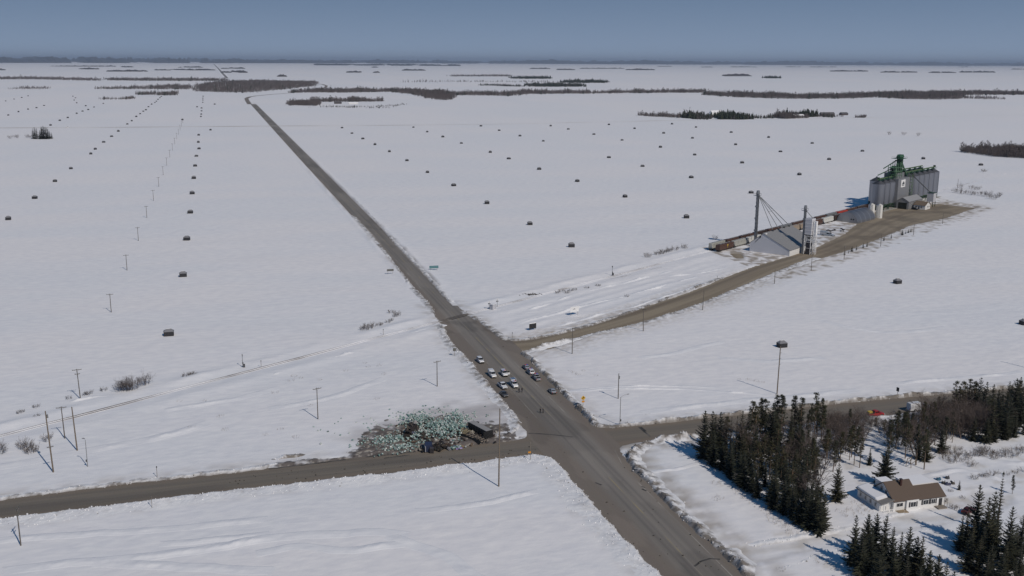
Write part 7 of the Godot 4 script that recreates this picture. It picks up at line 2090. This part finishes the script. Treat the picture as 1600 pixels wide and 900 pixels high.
func trees() -> void:
	for c in [Color(1.25, 1.25, 1.1), Color(1.6, 1.42, 1.05), Color(1.0, 1.08, 1.0), Color(1.45, 1.45, 1.2), Color(1.2, 1.2, 1.1)]:
		var m := StandardMaterial3D.new()
		m.resource_name = "needles"; m.vertex_color_use_as_albedo = true; m.roughness = 0.75
		m.albedo_color = Color(c.r * 0.55, c.g * 0.55, c.b * 0.55).linear_to_srgb()
		m.backlight_enabled = true; m.backlight = Color(0.15, 0.15, 0.15)
		leaf.append(m)
	tree("spruce_tree", "spruce", Vector2(49.7, 56.6), 10.6, "lone dark spruce in the snowy yard left of the farmhouse")
	tree("spruce_tree", "broad", Vector2(67.8, 51.1), 10.4, "broad dark spruce right behind the farmhouse roof")
	tree("spruce_tree", "spruce", Vector2(84.7, 59.4), 2.8, "smallest lone spruce in the yard right of the farmhouse")
	tree("pine_tree", "pine", Vector2(96.3, 65.4), 5.5, "yellowish young pine alone in the yard far right")
	tree("spruce_tree", "spruce", Vector2(33.2, 88.1), 12.4, "slim spruce standing alone at the bottom of the drive")
	tree_row([Vector2(29.8, 21.1), Vector2(32.1, 21.2), Vector2(34.3, 21.8), Vector2(41.2, 21.7), Vector2(44.1, 20.5), Vector2(52.1, 19.6)], "spruce_tree", "spruce", 13.4, 14.6, "tall spruce on the cross road edge of the main grove", "spruces on the cross road edge")
	tree_row([Vector2(35.7, 23.2), Vector2(38.4, 23.9), Vector2(58.0, 20.1)], "spruce_tree", "spire", 13.0, 13.0, "thin spire tree on the grove edge by the cross road", "thin spires on the cross road edge")
	tree_row([Vector2(47.6, 15.6), Vector2(47.1, 19.1), Vector2(51.9, 13.5), Vector2(52.9, 14.4), Vector2(58.3, 11.9), Vector2(58.6, 14.1), Vector2(63.0, 14.1), Vector2(63.2, 16.6), Vector2(70.2, 13.6), Vector2(69.3, 18.8)], "pine_tree", "pine", 13.7, 13.7, "tall pine on the cross road edge of the main grove", "pines on the cross road edge")
	tree_row([Vector2(34.2, 67.0), Vector2(36.9, 65.1), Vector2(36.6, 67.3), Vector2(34.7, 72.1), Vector2(36.7, 70.6)], "spruce_tree", "spruce", 10.3, 10.3, "spruce at the near tip of the main grove by the drive", "spruces at the grove tip")
	tree_row([Vector2(63.3, 31.3), Vector2(59.8, 39.5), Vector2(65.6, 34.0), Vector2(69.1, 33.4), Vector2(68.3, 36.8), Vector2(68.6, 38.9)], "pine_tree", "pine", 9.0, 9.0, "short pine in the open clump between grove and farmhouse", "short pines in the open clump")
	tree("spruce_tree", "spruce", Vector2(72.3, 38.1), 5.0, "small spruce at the right of the open pine clump")
	tree_row([Vector2(77.0, 39.7), Vector2(88.9, 24.4), Vector2(87.0, 29.8), Vector2(102.4, 12.5), Vector2(85.2, 36.5), Vector2(85.1, 41.4), Vector2(85.3, 44.6)], "pine_tree", "pine", 12.0, 12.0, "dark pine in front of the trucks on the cross road", "pines in front of the trucks")
	tree("pine_tree", "pine", Vector2(116.5, 10.5), 12.5, "slender tall pine alone right of the white box truck")
	tree_row([Vector2(120.5, 12.9), Vector2(122.4, 13.8), Vector2(125.7, 12.6), Vector2(125.5, 15.3)], "pine_tree", "pine", 13.2, 13.2, "tall pine in the row right of the bare aspens", "tall pines right of the aspens")
	tree_row([Vector2(127.6, 15.0), Vector2(126.1, 19.4), Vector2(118.6, 31.4), Vector2(126.1, 25.9), Vector2(125.0, 30.0), Vector2(137.5, 19.1), Vector2(136.3, 23.4)], "spruce_tree", "spruce", 14.3, 14.3, "tall spruce in the clump at the right edge", "tall spruces at the right edge")
	tree_row([Vector2(88.5, 37.7), Vector2(89.4, 39.9), Vector2(98.1, 35.3), Vector2(113.6, 30.0), Vector2(116.1, 32.3), Vector2(119.3, 32.6), Vector2(123.6, 31.6), Vector2(128.0, 30.6), Vector2(132.4, 29.6)], "spruce_tree", "spruce", 6.5, 9.0, "spruce on the near edge of the right grove", "spruces on the near edge of the right grove")
	tree_row([Vector2(31.9, 92.8), Vector2(38.3, 85.5), Vector2(35.3, 91.1), Vector2(41.0, 84.9), Vector2(29.9, 101.5), Vector2(35.0, 95.2), Vector2(41.5, 87.5), Vector2(40.3, 91.8), Vector2(34.8, 99.8), Vector2(39.6, 95.5), Vector2(35.2, 103.5), Vector2(42.5, 94.4), Vector2(41.7, 98.0), Vector2(34.5, 108.5), Vector2(42.0, 99.3), Vector2(40.9, 103.3), Vector2(40.3, 106.7), Vector2(39.7, 109.9), Vector2(39.2, 112.6)], "spruce_tree", "spruce", 10.2, 11.6, "dark spruce in the dense clump at the bottom edge", "spruces at the bottom edge")
	tree_row([Vector2(67.2, 86.1), Vector2(64.2, 92.6), Vector2(67.8, 90.4), Vector2(65.5, 98.3)], "spruce_tree", "spruce", 15.0, 15.0, "tall spruce in the clump at the lower right corner", "tall spruces at the lower right")
	for q in [Vector2(75.2, 84.1)]:
		tree("spruce_tree", "spire", q, 16.5, "bare-topped thin spire rising above the lower right clump")
	tree_row([Vector2(61.2, 88.5), Vector2(63.3, 87.6), Vector2(56.3, 97.2), Vector2(60.8, 92.5), Vector2(57.1, 99.3), Vector2(62.4, 94.3), Vector2(53.1, 106.2), Vector2(58.2, 101.5), Vector2(66.8, 93.1), Vector2(55.3, 108.0), Vector2(62.0, 101.6), Vector2(51.5, 113.5), Vector2(68.6, 97.0), Vector2(57.5, 109.4), Vector2(63.9, 103.7), Vector2(55.0, 113.6), Vector2(73.2, 93.8), Vector2(61.1, 109.0), Vector2(69.7, 100.6)], "spruce_tree", "spruce", 8.4, 10.5, "shorter spruce in the clump at the lower right corner", "shorter spruces at the lower right")
	# the west face of the main grove is one even row of spruces
	var a := Vector2(30.5, 23); var b := Vector2(33.2, 69.5)
	for i in 15:
		var p := a.lerp(b, i / 14.0) + Vector2(rng.randf_range(-1.1, 1.1), rng.randf_range(-0.9, 0.9))
		tree("spruce_tree", "spruce", p, rng.randf_range(7.2, 11.2), "spruce along the west face of the main grove, %s from cross road" % ORD[i], "spruces along the west face")
	fill([Vector2(36, 14), Vector2(35, 24), Vector2(36, 46), Vector2(36, 68), Vector2(39, 67), Vector2(43, 58), Vector2(49, 47), Vector2(56, 38), Vector2(58, 14)], 2.6, func(p): return ["bare" if rng.randf() < 0.1 else "spire" if rng.randf() < 0.07 else "pine" if rng.randf() < 0.5 else "spruce", rng.randf_range(6.8, 11.8)], func(k): return {"bare": "leafless tree inside the main grove", "spire": "thin spire conifer inside the main grove", "pine": "dark pine packed inside the main grove", "spruce": "dark spruce packed inside the main grove"}[k], "conifers inside the main grove")
	fill([Vector2(58, 8), Vector2(56, 38), Vector2(66, 36), Vector2(78, 28), Vector2(88, 14), Vector2(88, 8)], 2.25, func(p):
		var r := rng.randf()
		return ["pine", rng.randf_range(7.5, 10.0)] if r < 0.26 else ["bare", rng.randf_range(4.0, 7.0)] if r < 0.92 else ["", 0.0], func(k): return "%s in the thin part of the main grove" % ("leafless tree" if k == "bare" else "short pine"), "trees in the thin part of the main grove")
	fill([Vector2(92, 10), Vector2(104, 9), Vector2(112, 16), Vector2(108, 31), Vector2(99, 30), Vector2(90, 36), Vector2(86, 28)], 2.3, func(p):
		return ["pine" if rng.randf() < 0.6 else "bare", rng.randf_range(7.0, 9.5)], func(k): return "%s in the grove behind the broad spruce" % ("leafless tree" if k == "bare" else "pine"), "trees in the middle grove")
	fill([Vector2(106, 9), Vector2(128, 10), Vector2(128, 26), Vector2(112, 28)], 2.0, func(p):
		return ["bare", rng.randf_range(6.5, 9.5)], func(k): return "leafless grey aspen in the thicket right of the trucks", "aspens right of the trucks")
	fill([Vector2(128, 11), Vector2(160, 9), Vector2(160, 18), Vector2(142, 20), Vector2(126, 30)], 2.8, func(p):
		return ["spruce" if rng.randf() < 0.7 else "pine", rng.randf_range(8.0, 12.0)], func(k): return "dark %s packed inside the right edge grove" % k, "conifers inside the right edge grove")
	var row := [Vector2(251.7, -243.6), Vector2(256.9, -247.5), Vector2(262.4, -252.1), Vector2(267.4, -254.9), Vector2(276.3, -261.1), Vector2(281.2, -264.3), Vector2(304.6, -280.2), Vector2(314.7, -286.7), Vector2(329.5, -295.7), Vector2(335.5, -300.2), Vector2(340.0, -303.5), Vector2(343.8, -306.0)]
	for i in row.size():
		tree("young_spruce_tree", "spruce", row[i], rng.randf_range(2.2, 3.6), "young spruce, %s along the row below the gravel road" % ORD[i], "young spruces below the gravel road")
	var clump := [Vector2(-344.0, -1311.2), Vector2(-340.9, -1306.9), Vector2(-338.0, -1303.8), Vector2(-334.6, -1309.2), Vector2(-331.0, -1301.0), Vector2(-328.6, -1301.7), Vector2(-326.9, -1307.5), Vector2(-323.3, -1299.3), Vector2(-321.5, -1303.9), Vector2(-319.2, -1305.9)]
	for i in clump.size():
		tree("spruce_tree", "spruce", clump[i], [15.0, 17.0, 16.0, 12.0, 18.0, 18.5, 17.5, 17.0, 12.0, 9.0][i], "dark spruce, %s from the left in the lone field clump" % ORD[i], "spruces in the lone field clump")

func shrubs() -> void:
	var kinds := []
	for k in 4: kinds.append([bush_mesh(600 + k, 4.0, 2.6, 16, 3, Color(0.13, 0.11, 0.105), 0.03).done(), "tall"])
	for k in 4: kinds.append([bush_mesh(620 + k, 1.8, 2.4, 22, 2, Color(0.14, 0.115, 0.1), 0.025).done(), "low"])
	for k in 3: kinds.append([bush_mesh(650 + k, 1.1, 2.8, 16, 1, Color(0.3, 0.25, 0.2), 0.016).done(), "weed"])
	var put := func(called: String, k: int, at: Vector2, s: float, label: String, group: String) -> void:
		var o := thing(called, label, "shrub", P(at), rng.randf() * TAU, group)
		o.scale = Vector3.ONE * s
		obj("twigs", kinds[k][0], vcol, o)
	var spots := [[[Vector2(-134.4, -86.2), Vector2(-133.4, -86.6), Vector2(-132.3, -85.6), Vector2(-131.4, -86.1), Vector2(-130.3, -86.2), Vector2(-129.6, -87.0)], 0, 1.25, "bare shrub in the tall clump left of the rails", "shrubs in the tall clump"], [[Vector2(-126.9, -90.7), Vector2(-126.1, -91.2)], 0, 1.0, "bare shrub at the right end of the tall clump", "shrubs beside the tall clump"], [[Vector2(-112.9, -96.8), Vector2(-111.6, -98.0), Vector2(-110.5, -98.5)], 4, 1.0, "low bush by the drift right of the tall clump", "low bushes by the drift"], [[Vector2(-163.0, -71.2), Vector2(-162.4, -72.3), Vector2(-158.8, -75.8), Vector2(-157.2, -65.9), Vector2(-149.6, -82.0), Vector2(-144.9, -84.5), Vector2(-144.0, -85.3), Vector2(-139.4, -87.9)], 4, 0.9, "low bush beside the rails at far left", "low bushes at far left"], [[Vector2(-156.8, -38.7), Vector2(-155.5, -36.8), Vector2(-153.9, -33.3), Vector2(-153.4, -34.7)], 4, 1.7, "round bare bush near the tallest left pole", "round bushes near the tallest pole"], [[Vector2(-162.8, -37.2), Vector2(-161.8, -34.4), Vector2(-150.9, -41.8), Vector2(-150.5, -43.9)], 0, 0.7, "upright bare bush at the left edge group", "upright bushes at left"],
		[[Vector2(-42.9, -144.6), Vector2(-41.3, -146.3), Vector2(-39.6, -149.1)], 4, 1.4, "low grey bush on the rail bank left of the highway", "grey bushes on the rail bank"], [[Vector2(-36.1, -150.4), Vector2(-35.0, -152.4)], 4, 1.0, "small bush right of the rail bank bushes", "small bushes on the rail bank"], [[Vector2(-31.6, -154.8), Vector2(-29.7, -157.8), Vector2(-27.2, -171.4), Vector2(-27.0, -164.1), Vector2(-25.5, -166.1)], 4, 1.2, "bare bush in the snow near the level crossing", "bushes near the level crossing"],
		[[Vector2(56.9, -190.3), Vector2(59.7, -192.5), Vector2(61.5, -189.1), Vector2(64.4, -192.7), Vector2(67.0, -193.5), Vector2(74.2, -196.1), Vector2(81.3, -199.5), Vector2(86.5, -174.6)], 4, 1.0, "bare bush in a row between rails and gravel road", "bushes between rails and gravel road"], [[Vector2(136.9, -266.2), Vector2(145.6, -271.1), Vector2(148.7, -273.4), Vector2(151.4, -275.9), Vector2(154.9, -278.2), Vector2(156.9, -279.8), Vector2(161.7, -282.9), Vector2(169.6, -286.4)], 4, 1.6, "grey bush along the far side of the railway", "bushes beyond the railway"], [[Vector2(202.3, -310.7)], 0, 0.8, "single bare bush behind the rail cars", "bush behind the rail cars"],
		[[Vector2(514.9, -475.4), Vector2(517.2, -472.6), Vector2(543.8, -503.6), Vector2(515.4, -466.4), Vector2(519.2, -465.4), Vector2(519.9, -460.8), Vector2(548.5, -495.2), Vector2(521.1, -458.3), Vector2(549.1, -490.3), Vector2(552.0, -489.6), Vector2(525.4, -457.3), Vector2(524.1, -451.0), Vector2(526.4, -448.3), Vector2(521.5, -438.9), Vector2(518.2, -431.4), Vector2(528.8, -439.2), Vector2(538.1, -447.6)], 0, 1.2, "grey-brown shrub in the hedge right of the elevator", "shrubs right of the elevator"], [[Vector2(666.1, -617.1)], 4, 2.2, "lone bush by the far railway at right", "lone bush by the far rails"], [[Vector2(915.9, -1120.8), Vector2(933.5, -1109.8), Vector2(941.7, -1086.7)], 0, 1.6, "lone bush on the field far above the elevator", "lone field bushes"], [[Vector2(-374.8, -1317.9), Vector2(-373.1, -1342.7), Vector2(-367.5, -1328.8), Vector2(-355.4, -1331.2), Vector2(-351.1, -1325.3)], 0, 1.3, "bare bush left of the lone spruce clump", "bushes by the lone spruce clump"],
		[[Vector2(-114.5, -69.7), Vector2(-110.1, -43.5), Vector2(-106.5, -68.2), Vector2(-101.5, -50.8), Vector2(-100.3, -38.5), Vector2(-88.8, -30.9), Vector2(-83.7, -70.3), Vector2(-84.2, -34.1), Vector2(-77.5, -82.5), Vector2(-76.2, -87.6), Vector2(-80.2, -26.3), Vector2(-74.0, -84.7), Vector2(-73.2, -53.8), Vector2(-67.7, -80.7), Vector2(-57.6, -89.7), Vector2(-49.5, -97.6), Vector2(-49.1, -92.4), Vector2(-51.4, -54.6), Vector2(-45.0, -93.0), Vector2(-44.9, -81.5)], 8, 0.8, "thin dry weed tuft on the snow slope above the bales", "weed tufts above the bales"], [[Vector2(20.8, -67.7), Vector2(21.6, -65.9), Vector2(22.2, -63.3), Vector2(25.8, -67.2), Vector2(28.1, -60.2), Vector2(75.6, -42.6), Vector2(78.3, -41.1), Vector2(80.2, -39.1), Vector2(81.2, -37.3)], 8, 0.8, "thin dry weed tuft on the snow field right of the highway", "weed tufts right of the highway"],
		[[Vector2(96.9, 38.0), Vector2(95.6, 40.6), Vector2(98.9, 37.0), Vector2(101.0, 36.1), Vector2(95.9, 42.7), Vector2(99.2, 39.6), Vector2(101.5, 38.2), Vector2(98.5, 42.4), Vector2(104.6, 36.0), Vector2(103.3, 39.2), Vector2(102.0, 41.9), Vector2(99.4, 46.0)], 4, 1.1, "bare garden shrub between the groves right of the house", "garden shrubs behind the house"], [[Vector2(105.8, 40.4), Vector2(108.6, 38.1), Vector2(108.2, 40.1), Vector2(111.1, 37.8), Vector2(109.3, 41.4), Vector2(112.0, 39.6), Vector2(109.5, 43.5), Vector2(112.9, 40.9), Vector2(112.3, 42.7), Vector2(115.9, 40.2), Vector2(114.3, 43.8), Vector2(117.3, 42.6), Vector2(121.5, 39.6), Vector2(121.5, 41.7)], 4, 1.15, "reddish bare shrub in the long bed at right", "shrubs in the long bed"], [[Vector2(93.8, 54.3), Vector2(96.9, 53.3), Vector2(97.7, 54.0), Vector2(99.6, 53.6), Vector2(102.4, 53.0), Vector2(104.1, 54.4), Vector2(107.3, 53.9), Vector2(110.2, 53.3)], 4, 0.8, "small shrub in the lower bed at right", "shrubs in the lower bed"],
		[[Vector2(47.0, 62.2), Vector2(47.7, 64.7), Vector2(50.6, 62.1), Vector2(53.6, 60.1), Vector2(53.7, 62.1), Vector2(52.7, 65.0)], 8, 1.2, "thin bare shrub in the snow before the porch", "shrubs before the porch"], [[Vector2(20.1, 47.7), Vector2(25.1, 38.5), Vector2(21.6, 46.9), Vector2(28.5, 42.5), Vector2(28.7, 45.9), Vector2(28.4, 49.1), Vector2(28.2, 51.9), Vector2(28.4, 55.1), Vector2(28.8, 57.6), Vector2(29.0, 60.7), Vector2(28.4, 63.5), Vector2(28.6, 65.8), Vector2(28.8, 67.6), Vector2(28.9, 69.8)], 8, 1.2, "low frosty bush along the west face of the main grove", "frosty bushes along the west face"], [[Vector2(16.6, 85.6), Vector2(27.4, 84.6), Vector2(28.3, 88.9), Vector2(57.3, 91.4), Vector2(56.2, 93.9), Vector2(60.2, 89.9), Vector2(60.5, 91.3), Vector2(63.2, 88.8)], 8, 1.0, "thin weed bush beside the drive at the bottom", "weed bushes beside the drive"],
		[[Vector2(77.9, 7.8), Vector2(80.1, 7.2), Vector2(77.5, 11.8), Vector2(82.1, 6.6), Vector2(82.4, 8.5), Vector2(78.9, 13.8), Vector2(85.6, 6.4), Vector2(83.3, 11.6), Vector2(86.5, 7.8), Vector2(89.2, 6.1), Vector2(89.9, 7.5), Vector2(88.4, 10.7), Vector2(92.8, 5.9), Vector2(91.9, 9.3), Vector2(94.5, 7.6), Vector2(92.2, 11.7)], 0, 1.1, "bare purple-brown shrub in the thicket by the red pickup", "shrubs by the red pickup"], [[Vector2(76.2, 64.3), Vector2(82.0, 59.7), Vector2(75.9, 68.3), Vector2(82.3, 64.0)], 4, 0.7, "thin shrub at the right end of the farmhouse", "shrubs at the house end"]]
	for s in spots:
		for i in s[0].size():
			var p: Vector2 = s[0][i]
			var which: String = s[3] if s[0].size() == 1 else s[3] + ", %s from the left" % ORD[i]
			put.call("bare_shrub", s[1] + rng.randi() % 4 if s[1] < 5 else (8 + rng.randi() % 3 if s[1] == 8 else 4 + rng.randi() % 4), p, s[2] * rng.randf_range(0.75, 1.2), which, s[4])
	# odd things in the farmyard
	var yard := [[Vector2(84.0, 52.2), Color(0.03, 0.1, 0.16), "blue tarped heap in the yard behind the house"], [Vector2(87.0, 52.0), Color(0.05, 0.05, 0.055), "dark snow-capped heap right of the blue tarped one"], [Vector2(83.7, 54.6), Color(0.03, 0.03, 0.035), "small black barrel near the lone little spruce"], [Vector2(84.2, 55.8), Color(0.05, 0.055, 0.1), "dark blue box near the lone little spruce"], [Vector2(85.9, 55.4), Color(0.08, 0.07, 0.06), "brown box nearest the lone little spruce"]]
	for e in yard:
		var o := thing("yard_heap", e[2], "heap", P(e[0]), rng.randf() * 3.0)
		var m := MB.new()
		m.loft([[-0.7, 0.4, 0.2, -0.1, 0.5], [-0.2, 0.6, 0.4, -0.1, 1.0], [0.5, 0.55, 0.3, -0.1, 0.8], [0.9, 0.3, 0.15, -0.1, 0.35]])
		obj("cover", m, mat("yard " + e[2], e[1].r, e[1].g, e[1].b, 0.6), o)
		m = MB.new()
		m.box(Vector3(-0.1, 0.95, -0.1), Vector3(0.8, 0.12, 0.5), Basis(Vector3.BACK, 0.1))
		obj("snow_cap", m, mat("snow on things", 0.8, 0.8, 0.82, 0.9), o)
	var fr := thing("play_frame", "grey wooden frame standing at the edge of the trees behind the house", "frame", P(Vector2(83.2, 41.6)), 0.5)
	for x in [-1.4, 1.4]:
		for z in [-0.8, 0.8]:
			var m := MB.new()
			m.tube(Vector3(x, -0.3, z), Vector3(x, 2.6, z * 0.5), 0.09, 0.09, 5)
			obj("post", m, mat("weathered pole wood", 0.17, 0.135, 0.1, 0.85), fr)
	var bm := MB.new()
	bm.box(Vector3(0, 2.65, 0), Vector3(3.4, 0.16, 0.16)); bm.box(Vector3(0, 1.2, 0.6), Vector3(2.8, 0.1, 0.1)); bm.box(Vector3(0, 1.2, -0.6), Vector3(2.8, 0.1, 0.1))
	obj("beam", bm, mat("weathered pole wood", 0.17, 0.135, 0.1, 0.85), fr)
	var fence := thing("wire_fence", "low wire fence running from the house end to the spruces", "fence", Vector3.ZERO)
	var fp := [Vector2(75.0, 66.0), Vector2(75.7, 68.6), Vector2(76.2, 71.1), Vector2(76.2, 73.4)]
	for i in 12:
		var t := i / 11.0 * 2.999
		var p: Vector2 = fp[int(t)].lerp(fp[int(t) + 1], fposmod(t, 1.0))
		var m := MB.new()
		m.tube(P(p, -0.3), P(p, 1.1), 0.05, 0.04, 5)
		obj("post", m, mat("weathered pole wood", 0.17, 0.135, 0.1, 0.85), fence)
		if i < 11:
			t = (i + 1) / 11.0 * 2.999
			var q: Vector2 = fp[int(t)].lerp(fp[mini(int(t) + 1, 3)], fposmod(t, 1.0))
			m = MB.new()
			for y in [0.4, 0.75, 1.05]: m.tube(P(p, y), P(q, y), 0.018, 0.018, 3)
			obj("wire", m, mat("galvanised steel", 0.3, 0.31, 0.32, 0.5, 0.5), fence)
